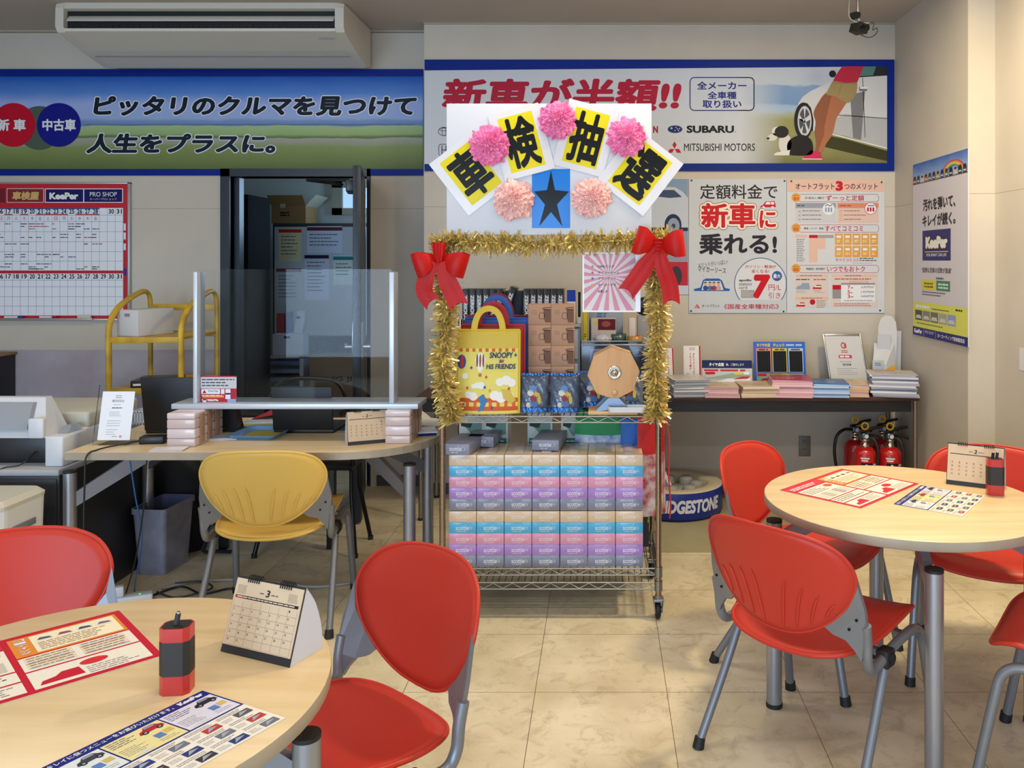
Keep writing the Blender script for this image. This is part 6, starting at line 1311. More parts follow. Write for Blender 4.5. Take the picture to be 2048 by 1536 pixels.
# ---- bags hanging at the right inside the rack
def drawbag(x, y, z0, Wd, Hh, rot, top, bottom, lb, cord, deep=.03):
    t = thing('drawstring_bag', lb, 'bag', (x, y, z0), rot, 'drawstring bags in the rack')
    cm = mat('bag_'+top, top, .6); pr = mat('bag_print_'+bottom, bottom, .6, noise=(22, 0, 'd8dce4' if bottom != 'c9c6cc' else 'a03840'))
    f = lambda s, v0, v1: (lambda u, v: Vector(((u-.5)*Wd*(1-.1*(v0+(v1-v0)*v)), s*deep*math.sin(PI*u)**.6*(1-.6*(v0+(v1-v0)*v)), (v0+(v1-v0)*v)*Hh-.02*math.sin(PI*u)*(v0+(v1-v0)*v)**3)))
    b = MB(); [b.grid(f(s, .62, 1), 14, 8, cm) for s in (-1, 1)]; b.build('upper_cloth', t)
    b = MB(); [b.grid(f(s, 0, .62), 14, 10, pr) for s in (-1, 1)]; b.build('printed_cloth', t)
    b = MB(); b.tube(catmull([(Wd*.42, -.02, Hh*.95), (Wd*.50, -.03, Hh*.7), (Wd*.47, -.03, Hh*.4), (Wd*.52, -.035, Hh*.1), (Wd*.50, -.03, -.02)], 6), .0035, mat('cord_'+cord, cord, .6), 8); b.build('cord', t)
    return t
drawbag(XW(1205, 3.76), 3.765, .52, .26, .30, 0, '1f8a4c', '3a7cc0', 'green and blue drawstring bag hanging under the upper rack shelf', 'c8c040')
drawbag(XW(1266, 3.72), 3.70, .36, .12, .44, .15, '2460b4', '2f6cb8', 'blue drawstring bag between the green one and the red one', 'b8c83c', .025)
drawbag(XW(1302, 3.66), 3.66, .38, .15, .43, .5, 'b01c22', 'c9c6cc', 'red and white drawstring bag hanging inside the right rack post', 'c02a34', .025)
# ------------------------------------------------------------------ brown table along the back wall and its contents
BTZ = .70; ty0, ty1 = 4.80, 5.33; tx0, tx1 = -1.06, XW(1840, 4.80)
BW = woodmat('dark_walnut_laminate', '55372b', '4a2f25', (1.2, 10, 10), .4); BKM = mat('table_apron_black', '14151a', .4)
t = thing('folding_table', 'long brown folding table against the back wall, loaded with magazines', 'table', ((tx0+tx1)/2, (ty0+ty1)/2, 0)); Tm = Matrix.Translation(-t.location)
b = MB(); b.T = Tm; b.box((tx0, ty0, BTZ-.022), (tx1, ty1, BTZ), BW, .003); b.build('tabletop', t)
b = MB(); b.T = Tm; b.box((tx0+.04, ty0+.012, BTZ-.085), (tx1-.045, ty0+.03, BTZ-.0225), BKM); b.build('apron', t); b = MB(); b.T = Tm; b.box((tx0+.04, ty1-.03, BTZ-.085), (tx1-.045, ty1-.012, BTZ-.0225), BKM); b.build('apron', t)
for x in (tx0+.03, tx1-.02):
    for y in (ty0+.02, ty1-.05):
        b = MB(); b.T = Tm; b.cyl((x, y, .012), (x, y, BTZ-.0225), .0135, mat('bronze_tube', '8a7f74', .3, .8), 16); lg = b.build('leg', t)
        b = MB(); b.T = Tm; b.cyl((x, y, 0), (x, y, .014), .016, RUB, 14); b.build('foot', lg)
def wx(px, Y): return XW(px, Y)
def mags(px0, px1, ytop, label, cols, topc, y=4.86, dep=.22, rot=0, jit=.006, n=None, h=None):
    a = wx(px0, y-dep/2); c = wx(px1, y-dep/2); h = h or (ZW(ytop, y-dep/2)-BTZ)
    t = thing('magazine_stack', label, 'magazine stack', ((a+c)/2, y+dep*.0+.03, BTZ+.0003), rot, 'stacks of printed matter on the brown table'); n = n or max(4, int(h/.008)); rr = random.Random(px0); th = h/n
    b = MB()
    for i in range(n):
        b.T = Matrix.Translation((rr.uniform(-jit, jit), rr.uniform(-jit, jit), 0)) @ Matrix.Rotation(rr.uniform(-1, 1)*jit*4, 4, 'Z')
        b.box((-(c-a)/2, -dep/2, i*th), ((c-a)/2, dep/2, (i+1)*th-.0006), ink(cols[i % len(cols)], .4))
    b.build('pages', t); b = MB(); b.T = Matrix.Rotation(rr.uniform(-1, 1)*jit*4, 4, 'Z')
    b.box((-(c-a)/2, -dep/2, h), ((c-a)/2, dep/2, h+.0015), ink(topc[0], .3)); p = Pr(b, (-(c-a)/2, dep/2, h+.0015), ((c-a)/100, 0, 0), (0, -dep/100, 0), (0, 0, 1))
    p.rect(8, 10, 60, 30, ink(topc[1], .3), 1); p.dashes(10, 45, 80, 3, 14, 4, ink(topc[2], .3), 1); b.build('cover', t); return t
mags(1342, 1414, 762, 'stack of white catalogues beside the gold garland on the brown table', ['c4c6ce', 'a4a8b4', 'd0d0d4', '8c94a4'], ('b9b7b4', '9a9c9c', '8a8a8c'), rot=.12, jit=.01)
mags(1412, 1482, 777, 'low stack of pink-edged leaflets in front of the small upright flyer', ['c8a0a8', 'b89098', 'd0b0b4'], ('bfae98', 'a89a88', '8c7c6c'), rot=-.06, n=5)
mags(1484, 1558, 775, 'low stack of tan leaflets left of the pink magazines', ['c9b49a', 'd4c4b0', 'c0a890'], ('b8a78c', 'c8b8a0', '8c7c68'), rot=.05, n=5)
mags(1552, 1632, 762, 'stack of magazines with a dark pink cover on the brown table', ['d4a8b4', 'c898a6', 'dcb8c0'], ('9c3c54', 'b05c6c', 'd0a0a8'), rot=-.1, n=8)
mags(1632, 1706, 770, 'stack of blue booklets below the silver-framed certificate', ['9cb8dc', '88a8d0', 'b4c8e4'], ('2f5890', '3c66a0', '8cacd0'), rot=-.1, n=7)
mags(1708, 1746, 772, 'small stack of curling tan leaflets right of the blue booklets', ['c8a890', 'd0b4b0', 'c49c80'], ('c4aa84', 'b8946c', 'a07858'), rot=-.12, n=5, dep=.19)
t = mags(1757, 1846, 752, 'tall stack of magazines at the right end of the brown table', ['c8c8d4', '9a9cac', 'd4d4dc', '7c8090', 'c4c4d0'], ('b4aeae', 'b06c6c', '6c8a80'), rot=-.22, jit=.012, n=11)
# upright things against the wall
def standee(px0, px1, y0, y1, Y, col, lb, name, cat, draw, th=.006, lean=.04, rot=0):
    zb_ = BTZ+.0005; q = Y/F; a = wx(px0, Y); c = wx(px1, Y); Hh = ZW(y0, Y)-zb_
    t = thing(name, lb, cat, ((a+c)/2, Y, zb_), rot); Wd = c-a
    sh = Matrix(((1, 0, 0, 0), (0, 1, lean/Hh, 0), (0, 0, 1, 0), (0, 0, 0, 1)))
    b = MB(); b.T = sh; b.box((-Wd/2, 0, 0), (Wd/2, th, Hh), ink(col), .001); p = Pr(b, (-Wd/2, -.0002, Hh), (Wd/100, 0, 0), (0, 0, -Hh/100), (0, -1, 0)); draw(p); b.build('board', t)
    b = MB(); b.hexa([(-.03, th, 0), (.03, th, 0), (.03, .10, 0), (-.03, .10, 0), (-.02, th+lean*.7, Hh*.7), (.02, th+lean*.7, Hh*.7), (.02, th+lean*.7+.006, Hh*.7), (-.02, th+lean*.7+.006, Hh*.7)], ink('8c8c90')); b.build('prop', t); return t
def d1(p):
    p.rect(92, 0, 100, 100, RED, 1); p.dashes(35, 4, 70, 2, 4, 1.6, GREY, 1, .1)
    for x, s_ in ((56, 'おトクがいっぱい'), (36, 'プラスカード')):
        for i, ch in enumerate(s_): p.text(ch, x, 16+i*6.6, x+9, 21.5+i*6.6, ink('b8304a'), 2, .02)
    p.ell(30, 74, 12, 7, ink('d88a5c'), 1); p.ell(34, 84, 16, 8, ink('a03c34'), 2); p.ell(70, 88, 14, 8, ink('d8a0a8'), 1); p.ring(24, 66, 7, 4, 1, ink('6a4c6c'), 2)
standee(1368, 1402, 693, 768, 5.05, 'd4d2d8', 'small upright white flyer with red vertical lettering on the brown table', 'flyer_stand', 'flyer stand', d1)
standee(1322, 1350, 698, 768, 5.05, 'd2d0d4', 'upright white flyer half hidden by the right gold garland', 'flyer_stand', 'flyer stand', d1, rot=.2)
def d2(p):
    p.rect(0, 0, 100, 26, ink('1a2858'), 1); p.text('タイヤ点検', 14, 8, 44, 20, INKW, 2, .04); p.text('後、ご案内します', 48, 10, 84, 18, INKW, 2, .01)
    p.dashes(4, 30, 90, 1, 8, 6, ink('b0343c'), 1, .05); p.poly([(4, 60), (60, 42), (96, 44), (96, 52), (30, 62)], ink('8fa098'), 1); p.poly([(4, 82), (50, 60), (96, 58), (96, 70), (40, 84)], INKW, 2); p.poly([(4, 82), (20, 72), (44, 70), (30, 82)], ink('a03038'), 3)
    p.poly([(60, 62), (80, 52), (96, 52), (90, 60)], ink('a84048'), 3); p.rect(64, 38, 80, 46, ink('d0c04a'), 3); p.rect(83, 38, 94, 46, INKW, 3); p.rrect(6, 38, 26, 46, 3, RED, 3); p.rect(0, 86, 60, 96, RED, 1); p.rect(62, 86, 88, 96, ink('c8b84a'), 1); p.dashes(6, 88, 56, 1, 8, 5, INKW, 2, .1)
standee(1405, 1505, 722, 786, 5.02, 'b9bcc4', 'pamphlet board with a dark blue heading band on the brown table', 'pamphlet_board', 'pamphlet board', d2, rot=-.05)
def d3(p):
    p.rect(5, 14, 96, 92, ink('2a4ca8'), 1); p.text('タイヤの目', 6, 3.5, 32, 11, ink('d8c84a'), 2, .04); p.text('チェック', 38, 3.5, 60, 11, ink('d8c84a'), 2, .04); p.dashes(63, 5, 95, 1, 5, 4, ink('a8bce0'), 2, .05)
    for i, col in enumerate(('d88a6c', 'd0c040', 'b0c4e4')):
        x = 5+i*31; p.rect(x, 14, x+28.5, 67, ink(col), 2); p.rect(x+1.5, 20, x+27, 66, ink('16171c'), 3)
        for j in range(5): p.rect(x+3.5+j*4.7, 22, x+4.2+j*4.7, 64, ink('2a2c34'), 4)
        p.dashes(x+5, 15.5, x+24, 1, 4, 3, ink('5a4a3c'), 4, .1)
    p.rect(5, 69, 96, 92, ink('7f9c94'), 2); p.poly([(5, 92), (40, 80), (96, 74), (96, 92)], ink('b9bec8'), 3); p.poly([(10, 88), (16, 80), (34, 78), (40, 86)], ink('9c343c'), 4); p.poly([(40, 92), (96, 84), (96, 88), (60, 92)], ink('c8b84a'), 4); p.rrect(6, 70, 24, 75, 2, RED, 4); p.rrect(52, 70, 68, 75, 2, ink('c8b84a'), 4)
standee(1509, 1613, 685, 784, 5.16, '2f66c4', 'blue tyre check board with three black panels on the brown table', 'tyre_check_board', 'display board', d3)
t = thing('framed_certificate', 'silver-framed certificate leaning on the back wall above the blue booklets', 'frame', (wx(1700, 5.18), 5.17, BTZ+.0005), .0)
Wd = wx(1739, 5.18)-wx(1661, 5.18); Hh = ZW(670, 5.18)-BTZ; sh = Matrix(((1, 0, -.03/Hh, 0), (0, 1, .08/Hh, 0), (0, 0, 1, 0), (0, 0, 0, 1)))
b = MB(); b.T = sh
for q in ((-Wd/2, 0, -Wd/2+.01, Hh), (Wd/2-.01, 0, Wd/2, Hh), (-Wd/2+.0101, 0, Wd/2-.0101, .01), (-Wd/2+.0101, Hh-.01, Wd/2-.0101, Hh)): b.box((q[0], 0, q[1]), (q[2], .015, q[3]), mat('silver_frame', 'b4b6bc', .25, .9), .002)
b.build('frame', t); b = MB(); b.T = sh; b.box((-Wd/2+.008, .006, .008), (Wd/2-.008, .012, Hh-.008), ink('c6c6c8', .25)); p = Pr(b, (-Wd/2, .0057, Hh), (Wd/100, 0, 0), (0, 0, -Hh/100), (0, -1, 0))
p.ring(50, 22, 7, 6, 2.6, ink('b84850'), 1); p.poly([(50, 22), (57, 17), (57, 28)], ink('b84850'), 1); p.dashes(42, 31, 60, 2, 3, 1.6, ink('b84850'), 1, .1); p.rect(33, 40, 67, 46, ink('b8404c'), 1); p.dashes(36, 41.5, 64, 1, 3, 3, INKW, 2, .05)
p.dashes(34, 52, 66, 1, 3, 1.2, GREY, 1, .1); p.text('認定証書', 40, 56, 62, 60, ink('5a5a60'), 1, .02); p.dashes(24, 65, 78, 4, 3.6, .9, GREY, 1); p.dashes(40, 86, 62, 1, 3, 1, GREY, 1, .1); p.dashes(34, 90, 68, 1, 3, 1.6, ink('6a6a70'), 1, .05); b.build('certificate', t)
# cardboard brochure dispenser (plain rounded back, yellow band)
t = thing('brochure_dispenser', 'white cardboard card dispenser with a yellow band on top of the tall magazine stack', 'dispenser', (wx(1775, 5.12), 5.12, BTZ+.0005), -.1)
wc = mat('white_display_card', 'bcc0c8', .5); b = MB()
def card_prism(pts, y0, y1, m): 
    n = len(pts); A = [(x, y0, z) for x, z in pts]; B = [(x, y1, z) for x, z in pts]; b.add(A+B, [tuple(range(n)), tuple(range(n, 2*n))[::-1]]+[(i, (i+1) % n, n+(i+1) % n, n+i) for i in range(n)], m)
card_prism([(-.01, 0), (.10, 0), (.105, .34), (.03, .34)], .10, .106, wc); b.build('back_support', t)
b = MB(); card_prism([(-.055, .0), (.045, .0), (.06, .20), (.066, .33), (.058, .40), (.035, .435), (.0, .44), (-.03, .42), (-.047, .37), (-.045, .30), (-.06, .20)], .04, .046, ink('c6c6ca')); b.build('backing', t)
b = MB(); b.hexa([(-.085, -.05, 0), (.035, -.05, 0), (.045, .038, 0), (-.07, .038, 0), (-.095, -.05, .17), (-.02, -.05, .15), (.05, .038, .27), (-.07, .038, .27)], wc); b.build('pocket', t)
b = MB(); card_prism([(-.03, .085), (.034, .11), (.036, .15), (-.03, .12)], -.0535, -.0505, ink('d0a03c')); b.build('band', t)
b = MB(); b.box((-.10, -.058, .04), (-.035, -.0505, .175), ink('a9b2be'), .001); p = Pr(b, (-.10, -.0582, .175), (.00065, 0, 0), (0, 0, -.00135), (0, -1, 0)); p.dashes(20, 10, 80, 2, 8, 4, ink('5a6c80'), 1); p.rrect(35, 55, 65, 85, 6, ink('3a78b4'), 1); p.ring(50, 50, 9, 10, 3, ink('3a78b4'), 1); b.build('leaflet', t)
b = MB(); b.hexa([(-.06, .0, .18), (.02, .0, .18), (.02, .01, .18), (-.06, .01, .18), (-.055, .02, .32), (.02, .02, .32), (.02, .03, .32), (-.055, .03, .32)], ink('b4b8c4')); b.build('card_stack', t)
# ---- behind the rack: drawer boxes with black product boxes on top
YD = 4.86
CLR = mat('smoked_plastic', '5f6d84', .3, coat=.4)
dz = ZW(655, YD)
def storage(px0, px1, lb):
    a = wx(px0, YD); c = wx(px1, YD); h = dz-BTZ; t = thing('storage_box', lb, 'storage box', ((a+c)/2, YD, BTZ+.0003), 0, 'storage boxes behind the rack'); w_ = (c-a)/2
    MB().box((-w_, 0, 0), (w_, .40, h), CLR, .006).build('casing', t)
    for i in range(2): b = MB(); b.box((-w_+.012, -.006, .012+i*h/2), (w_-.012, .0, h/2-.012+i*h/2), mat('drawer_front_grey', '8a99b4', .3, coat=.4), .004); dr = b.build('drawer', t); b = MB(); b.box((-.03, -.012, h/4+i*h/2), (.03, -.0065, h/4+.015+i*h/2), STEEL, .002); b.build('handle', dr)
    MB().box((-w_-.004, -.008, h+.0005), (w_+.004, .40, h+.018), mat('drawer_lid_grey', '8c93a0', .35), .004).build('lid', t)
storage(925, 1072, 'smoked plastic storage drawers behind the tote bags'); storage(1078, 1160, 'smoked plastic storage drawers behind the brown mug boxes')
zl = dz+.0192
BXK = mat('product_box_black', '12141b', .3, coat=.3)
pb = None
def zbox(lb):
    t = thing('product_box', lb, 'box', (0, 0, 0), 0, 'slim black boxes behind the rack'); b = MB(); b.box((-.0185, 0, 0), (.0185, .16, .20), BXK, .0015); b.build('carton', t)
    b = MB(); vs, fs, a, b_, c, d = tmesh('ZERIOUS', .03, 0)
    # spine lettering reading downwards
    out = [Vector((-.010+(1-(v.y-c)/(d-c))*0+((v.y-c)/(d-c))*.020, -.0006-.0003*v.z, .165-(v.x-a)/(b_-a)*.145)) for v in vs]; b.add(out, fs, ink('cfd2da')); b.build('lettering', t); return t
for g_, (p0, n) in enumerate(((925, 6), (1047, 6))):
    for i in range(n):
        lb = f'slim black box, {ORD[i]} from the left in the {("group behind the tote handles", "group above the mug boxes")[g_]}'
        loc = (wx(p0+6+i*13.6, YD+.04), YD+.04, zl)
        if pb is None: pb = zbox(lb); pb.location = loc
        else: dup(pb, loc, 0, lb)
t2 = dup(pb, (wx(1003, YD), YD+.02, zl+.03), 0, 'slim black box tilted between the two groups of black boxes'); t2.rotation_euler = (0, .30, 0); t2.location = (wx(1006, YD), YD-.0, zl+.02); t2.scale = (1, 1, 1)
a, c = wx(1036, YD+.06), wx(1048, YD+.06)
MB_ = MB(); MB_.box((wx(1010, YD+.1), YD+.1, zl), (wx(1044, YD+.1), YD+.24, zl+.185), mat('navy_carton', '142038', .4), .002); tag(MB_.base('navy_carton'), 'plain dark navy carton between the two groups of slim black boxes', 'box')
b = MB(); b.box((wx(1134, YD+.03), YD+.03, zl), (wx(1151, YD+.03), YD+.10, zl+.165), ink('c4c4c8'), .002); p = wallprint(b, YD+.03); p.rect(1134, 580, 1151, 603, ink('2038a0'), 2); p.dashes(1139, 622, 1142, 6, 4, 1.6, ink('3a3a44'), 2, .1); tag(b.base('polish_box'), 'white and blue upright carton right of the slim black boxes', 'box')
b = MB(); b.box((wx(1154, YD+.03), YD+.03, zl), (wx(1163, YD+.03), YD+.10, zl+.165), ink('b8b4a8'), .002); p = wallprint(b, YD+.03); p.rect(1156, 584, 1161.5, 634, INKB, 2); tag(b.base('slim_carton'), 'narrow cream carton with a black label beside the blue and white one', 'box')
# clear tub with odds and ends on the rack shelf
Yt = YF0+.24
t = thing('clear_tub', 'clear plastic tub of odds and ends behind the octagonal drum', 'tub', (wx(1232, Yt), Yt, zs), 0); CT_ = clear('tub_plastic', (.80, .84, .90), .05)
w_ = (wx(1302, Yt)-wx(1164, Yt))/2; h = ZW(690, Yt)-zs
b = MB()
for q in ((-w_, 0, w_, .003), (-w_, .157, w_, .16), (-w_, .0031, -w_+.003, .1569), (w_-.003, .0031, w_, .1569)): b.box((q[0], q[1], 0), (q[2], q[3], h), CT_)
b.box((-w_+.0032, .0032, 0), (w_-.0032, .1568, .003), CT_); b.build('walls', t)
b = MB(); b.tube([(-w_, 0, h), (w_, 0, h), (w_, .16, h), (-w_, .16, h)], .004, mat('tub_rim', '98a2b0', .3), 6, True); b.build('rim', t)
MB().box((-w_-.012, .003, .02), (-w_-.001, .12, h-.03), mat('kraft_edge', '8c6c50', .7), .001) 
def put_box(px0, px1, y0, y1, Y, dep, zb_, col, lb, name='carton', cat='box', extra=None):
    b = MB(); a, c = wx(px0, Y), wx(px1, Y); b.box((a, Y, zb_), (c, Y+dep, ZW(y0, Y)), ink(col), .003); p = wallprint(b, Y-.0003)
    if extra: extra(p)
    return tag(b.base(name), lb, cat)
zi = zs+.0035
put_box(1180, 1240, 700, 0, Yt+.02, .05, zi, '8c99b4', 'pale blue carton inside the clear tub'); put_box(1246, 1290, 703, 0, Yt+.02, .06, zi, '4c5674', 'dark blue carton inside the clear tub')
# small things behind the tub, on the brown table at the back
zk = BTZ+.0004; Yk = 4.90
put_box(1164, 1300, 688, 0, Yk, .28, zk, '6a6e7c', 'grey carton behind the clear tub, under the small goods', 'grey_carton'); zk = ZW(688, Yk)+.0004
put_box(1166, 1174, 620, 0, Yk+.02, .08, zk, 'b8ac34', 'narrow yellow carton below the striped prize list', extra=lambda p: p.dashes(1169, 668, 1172, 2, 4, 2, INKB, 2, .1))
put_box(1182, 1232, 637, 0, Yk+.03, .1, zk, 'b4aeb4', 'white carton with a dark red picture below the striped prize list', extra=lambda p: (p.rect(1196, 638, 1231, 660, ink('5a2028'), 2), p.ell(1212, 648, 9, 6, ink('8c4a50'), 3), p.poly([(1186, 646), (1191, 641), (1196, 646), (1191, 650)], ink('c0b83a'), 3)))
put_box(1178, 1246, 622, 0, Yk+.14, .08, zk, '8c98ac', 'pale blue carton at the back below the striped prize list', extra=lambda p: p.dashes(1194, 626, 1216, 2, 5, 3, ink('4a6cb0'), 2))
put_box(1258, 1271, 636, 0, Yk+.03, .07, zk, 'c4bcc0', 'slim white carton left of the right garland'); put_box(1275, 1298, 632, 0, Yk+.05, .07, zk, '8a8c94', 'grey carton behind the right garland')
b = MB(); b.grid(lambda u, v: Vector((.062*math.cos(2*PI*u)*(math.sin(PI*v)**.6)*(1+.15*math.sin(3*2*PI*u+v*4)), .035*math.sin(2*PI*u)*(math.sin(PI*v)**.6), .11*v)), 20, 14, mat('black_bag_film', '121216', .3, bump=(40, .6)), cu=True); tag(b.build('black_cloth_bundle', None, (wx(1287, Yk+.09), Yk+.09, ZW(632, Yk+.05))), 'crumpled black bundle beside the right garland', 'bundle')
b = MB(); b.T = Matrix.Translation((wx(1236, Yk), Yk-.0, zk)); b.lathe([(.0, 0), (.05, 0), (.05, .055), (.032, .055), (.032, .01)], mat('green_tape', '2f4f4c', .25, coat=.5), 28, (0, .06, 0)); tag(b.base('tape_roll'), 'dark green tape roll below the prize list', 'tape')
b = MB(); b.T = Matrix.Translation((wx(1270, Yk-.02), Yk+.03, zk)); b.lathe([(0, 0), (.045, 0), (.045, .045), (.03, .045), (.03, .01)], mat('amber_tape', 'a87838', .3, coat=.5), 28); tag(b.base('tape_roll'), 'amber tape roll right of the dark green one', 'tape')
b = MB(); b.grid(lambda u, v: Vector((.05*math.cos(2*PI*u)*(math.sin(PI*v)**.7)*(1+.15*math.sin(5*2*PI*u)), .03*math.sin(2*PI*u)*(math.sin(PI*v)**.7), .06*v)), 30, 10, mat('clear_wrap', 'a9adc0', .15, coat=.8, bump=(60, .6)), cu=True); tag(b.build('plastic_wrap_bag', None, (wx(1205, Yk-.01), Yk-.01, zk)), 'crumpled clear plastic bag left of the dark green tape', 'bag')
# ---- tyre display ring on the floor
RC = Vector((.425, 5.035, 0)); 
t = thing('tyre_display_stand', 'round blue and cream tyre display stand on the floor below the brown table', 'display stand', RC); Rr = .283; hz0, hz1 = .02, .165
cream = mat('stand_cream', 'bdb39c', .5); bl = mat('stand_blue', '0c2a86', .35)
b = MB(); b.lathe([(Rr-.002, hz1-.004), (Rr, hz1-.012), (Rr, hz0), (Rr-.02, hz0-.02), (Rr-.02, 0.0), (0, 0)], bl, 72); b.build('side_wall', t)
b = MB(); b.lathe([(Rr-.001, hz1-.004), (Rr-.006, hz1), (Rr-.075, hz1), (Rr-.09, hz1-.01), (Rr-.10, .10), (0, .10)], cream, 72); b.build('rim_shelf', t)
b = MB(); vs, fs, a, b_, c, d = tmesh('BRIDGESTONE', .045, .18); n0 = math.radians(-121); n1 = math.radians(-33); 
b.add([((Rr+.001+.0004*v.z)*math.cos(n0+(n1-n0)*(v.x-a)/(b_-a)), (Rr+.001+.0004*v.z)*math.sin(n0+(n1-n0)*(v.x-a)/(b_-a)), .05+(v.y-c)/(d-c)*.075) for v in vs], fs, ink('c9cad4')); b.build('lettering', t)
b = MB(); gw = mat('insert_grey', '8f8f92', .6)
for i in range(7):
    an = i*2*PI/7; b.lathe([(0, .165), (.034, .163), (.042, .15), (.046, .1005)], gw, 18, (.13*math.cos(an), .13*math.sin(an), 0))
b.lathe([(0, .13), (.075, .13), (.08, .1005)], gw, 24); b.build('insert', t)
b = MB(); b.T = Matrix.Translation((RC.x-.09, RC.y-.08, .175)) @ Matrix.Rotation(.6, 4, 'X') @ Matrix.Rotation(.3, 4, 'Z'); b.box((-.06, -.08, 0), (.06, .08, .003), ink('c4c6cc')); b.box((-.04, -.05, .0031), (.04, .02, .0036), ink('6a6c74')); tag(b.base('pamphlet'), 'loose pamphlet lying inside the round tyre display stand', 'pamphlet')
b = MB(); x0 = XW(1322, 4.2); b.box((-.25, 4.285, 0), (1.30, 5.34, .004), mat('floor_sheet', '9c9476', .5, noise=(5, .12), bump=(30, .05)), .0015); tag(b.base('floor_sheet'), 'greenish vinyl sheet on the floor under the tyre display stand', 'floor sheet')
for o in (t,): o.location.z = .0042
# floor scuffs come with the tile; ivory bottle by the wall
b = MB(); b.lathe([(0, 0), (.05, 0), (.053, .01), (.05, .09), (.035, .14), (.030, .17), (.034, .175), (.034, .20), (.028, .205), (.028, .23), (0, .235)], mat('ivory_plastic', 'b9b3a0', .45), 28); tag(b.build('ivory_bottle', None, (XW(1598, 4.95), 4.95, .0042)), 'ivory plastic bottle standing by the wall below the socket', 'bottle')
# ---- fire extinguishers
def extinguisher(x, y, rot, lb, hose=False):
    t = thing('fire_extinguisher', lb, 'fire extinguisher', (x, y, 0), rot, 'fire extinguishers under the brown table'); RD = mat('extinguisher_red', 'b0181c', .25, coat=.5)
    b = MB(); b.lathe([(0, 0), (.062, 0), (.066, .01), (.066, .345), (.062, .37), (.045, .388), (.024, .395), (.02, .398), (0, .398)], RD, 36); b.build('cylinder', t)
    b = MB(); b.lathe([(.024, .395), (.024, .408), (.019, .411), (.019, .425), (.023, .428), (.023, .44), (0, .442)], CHROME, 24); b.build('collar', t)
    b = MB(); b.box((-.018, -.016, .442), (.018, .016, .472), mat('valve_steel', '8c99b0', .3, .8), .004); b.cyl((0, -.016, .457), (0, -.03, .457), .014, mat('valve_steel', '8c99b0', .3, .8), 18); b.cyl((0, -.03, .457), (0, -.031, .457), .011, ink('c9d0dc'), 18); b.build('valve', t)
    b = MB(); b.tube(catmull([(-.03, 0, .475), (.0, 0, .482), (.05, 0, .50), (.10, 0, .508)], 5), .007, BLACK, 8, flat=1.6); b.build('lever', t); b = MB(); b.tube(catmull([(-.01, 0, .468), (.03, 0, .462), (.07, 0, .455), (.105, 0, .44)], 5), .006, BLACK, 8, flat=1.6); b.build('carry_handle', t)
    b = MB(); b.T = Matrix.Translation((-.004, -.012, .515)) @ Matrix.Rotation(PI/2, 4, 'X'); pts = [(.019*math.cos(2*PI*i/20), .019*math.sin(2*PI*i/20), 0) for i in range(20)]; b.tube(pts, .0058, mat('pull_pin_yellow', 'd2a62a', .4), 8, True); b.build('pull_pin', t)
    b = MB()
    if hose: b.tube(catmull([(-.02, 0, .455), (-.07, 0, .455), (-.12, -.01, .42), (-.135, -.01, .34), (-.12, 0, .24), (-.085, 0, .12), (-.072, 0, .05)], 7), .0095, BLACK, 10)
    else: b.tube(catmull([(.012, -.015, .45), (.04, -.04, .44), (.055, -.058, .39), (.055, -.055, .30), (.05, -.056, .12)], 7), .0085, BLACK, 10)
    b.build('hose', t)
    b = MB(); R1 = .0665
    def cyl_patch(a0, a1, z0, z1, m, dr=0):
        k = 8; vs = []
        for i in range(k+1): an = math.radians(a0+(a1-a0)*i/k); vs += [((R1+dr)*math.cos(an), (R1+dr)*math.sin(an), z0), ((R1+dr)*math.cos(an), (R1+dr)*math.sin(an), z1)]
        b.add(vs, [(2*i, 2*i+2, 2*i+3, 2*i+1) for i in range(k)], m)
    cyl_patch(-128, -85, .334, .342, INKW); cyl_patch(-124, -92, .321, .329, INKW); cyl_patch(-125, -70, .15, .312, INKB); 
    for a_, z_ in ((-118, .275), (-104, .29), (-112, .255), (-96, .268), (-88, .25)): cyl_patch(a_, a_+9, z_, z_+.014, INKW, .0005)
    cyl_patch(-95, -88, .29, .302, RED, .0006); cyl_patch(-62, -44, .265, .305, INKW, .0003); cyl_patch(-58, -48, .272, .298, INKB, .0006); b.build('label_print', t)
    return t
ye = 4.98
extinguisher(XW(1731, ye-.06), ye-.05, .0, 'red fire extinguisher at the front left of the four under the brown table'); extinguisher(XW(1779, ye-.05), ye-.06, .0, 'red fire extinguisher at the front right of the four under the brown table')
extinguisher(XW(1710, ye+.14), ye+.14, .15, 'red fire extinguisher at the back left with its black hose arching out', True); extinguisher(XW(1765, ye+.16), ye+.17, .15, 'red fire extinguisher at the back right, nearest the wall corner')
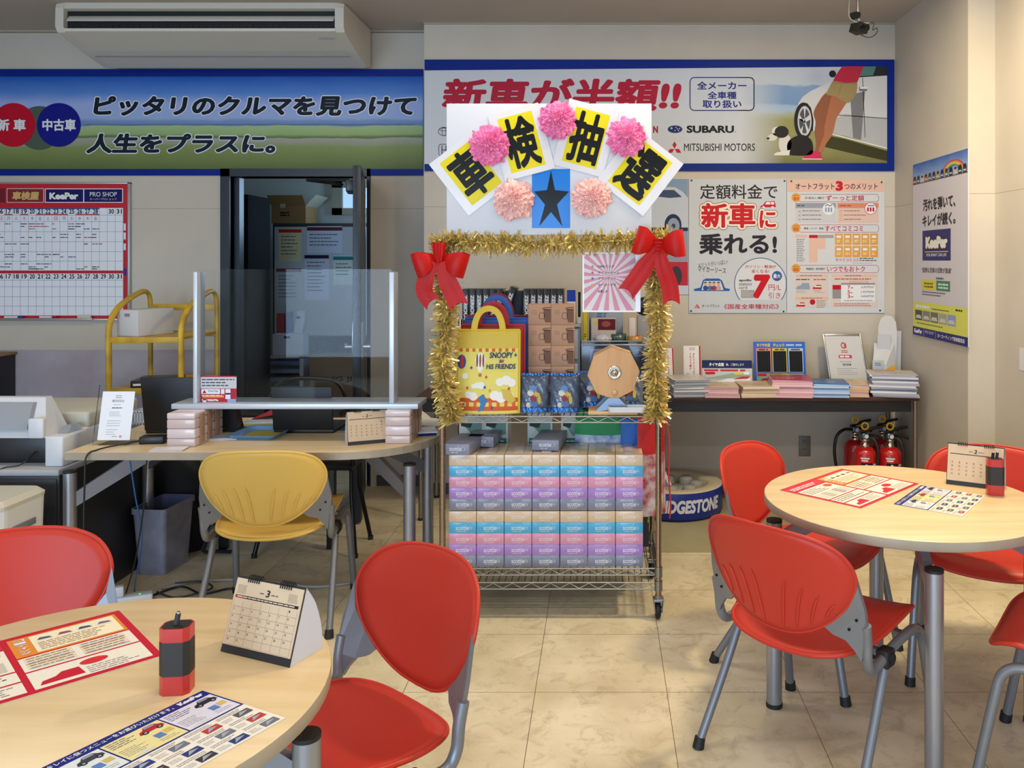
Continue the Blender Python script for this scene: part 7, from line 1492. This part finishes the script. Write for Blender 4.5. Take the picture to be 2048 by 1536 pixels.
b = MB(); b.box((XR2-.0015, 3.72, .955), (XR2-.0003, 4.035, 1.06), ink('d0d0d4')); tag(b.base('wall_note'), 'white sheet on the side wall at the right edge of the photo', 'sheet')
# ---- camera hanging from the ceiling
t = thing('ceiling_camera', 'small black camera on a drop rod below the ceiling', 'camera', (XW(1718, 4.6), 4.6, CZ)); q = 4.6/F
zq = lambda y: ZW(y, 4.6)-CZ; xq = lambda x: XW(x, 4.6)-t.location.x
b = MB(); b.cyl((xq(1716), 0, -.0005), (xq(1716), 0, zq(26)), .009, SILVER, 14); b.cyl((xq(1716), 0, -.0), (xq(1716), 0, -.012), .03, SILVER, 18); b.build('drop_rod', t)
b = MB(); b.cyl((xq(1703), -.01, zq(34)), (xq(1717), .01, zq(28)), .02, BLACK, 16); b.lathe([(0, 0), (.012, 0), (.012, .02), (0, .02)], STEEL, 14, (xq(1718), 0, zq(44))); b.build('joint', t)
b = MB(); b.T = Matrix.Translation((xq(1720), 0, zq(57))) @ Matrix.Rotation(.25, 4, 'Y') @ Matrix.Rotation(.5, 4, 'Z'); b.box((-.03, -.035, -.025), (.03, .05, .025), BLACK, .005); b.build('housing', t)
b = MB(); b.T = Matrix.Translation((xq(1716), -.02, zq(60))) @ Matrix.Rotation(.5, 4, 'Z'); b.cyl((0, -.02, 0), (0, -.06, -.006), .017, mat('lens_black', '050507', .1), 18); b.build('lens', t)
b = MB(); b.tube(catmull([(xq(1735), .0, zq(52)), (xq(1742), 0, zq(45)), (xq(1748), 0, zq(48)), (xq(1745), 0, zq(60)), (xq(1754), 0, zq(56)), (xq(1752), 0, zq(68)), (xq(1738), 0, zq(75)), (xq(1722), 0, zq(70))], 6), .0025, BLACK, 6); b.tube(catmull([(xq(1703), 0, -.001), (xq(1698), 0, zq(14)), (xq(1700), 0, zq(36)), (xq(1716), 0, zq(45)), (xq(1740), 0, zq(46))], 6), .003, mat('cable_grey', '9c9a94', .5), 6); b.build('cable', t)
# clear the helper curves left behind by lettering
for c_ in list(bpy.data.curves):
    if c_.users == 0: bpy.data.curves.remove(c_)
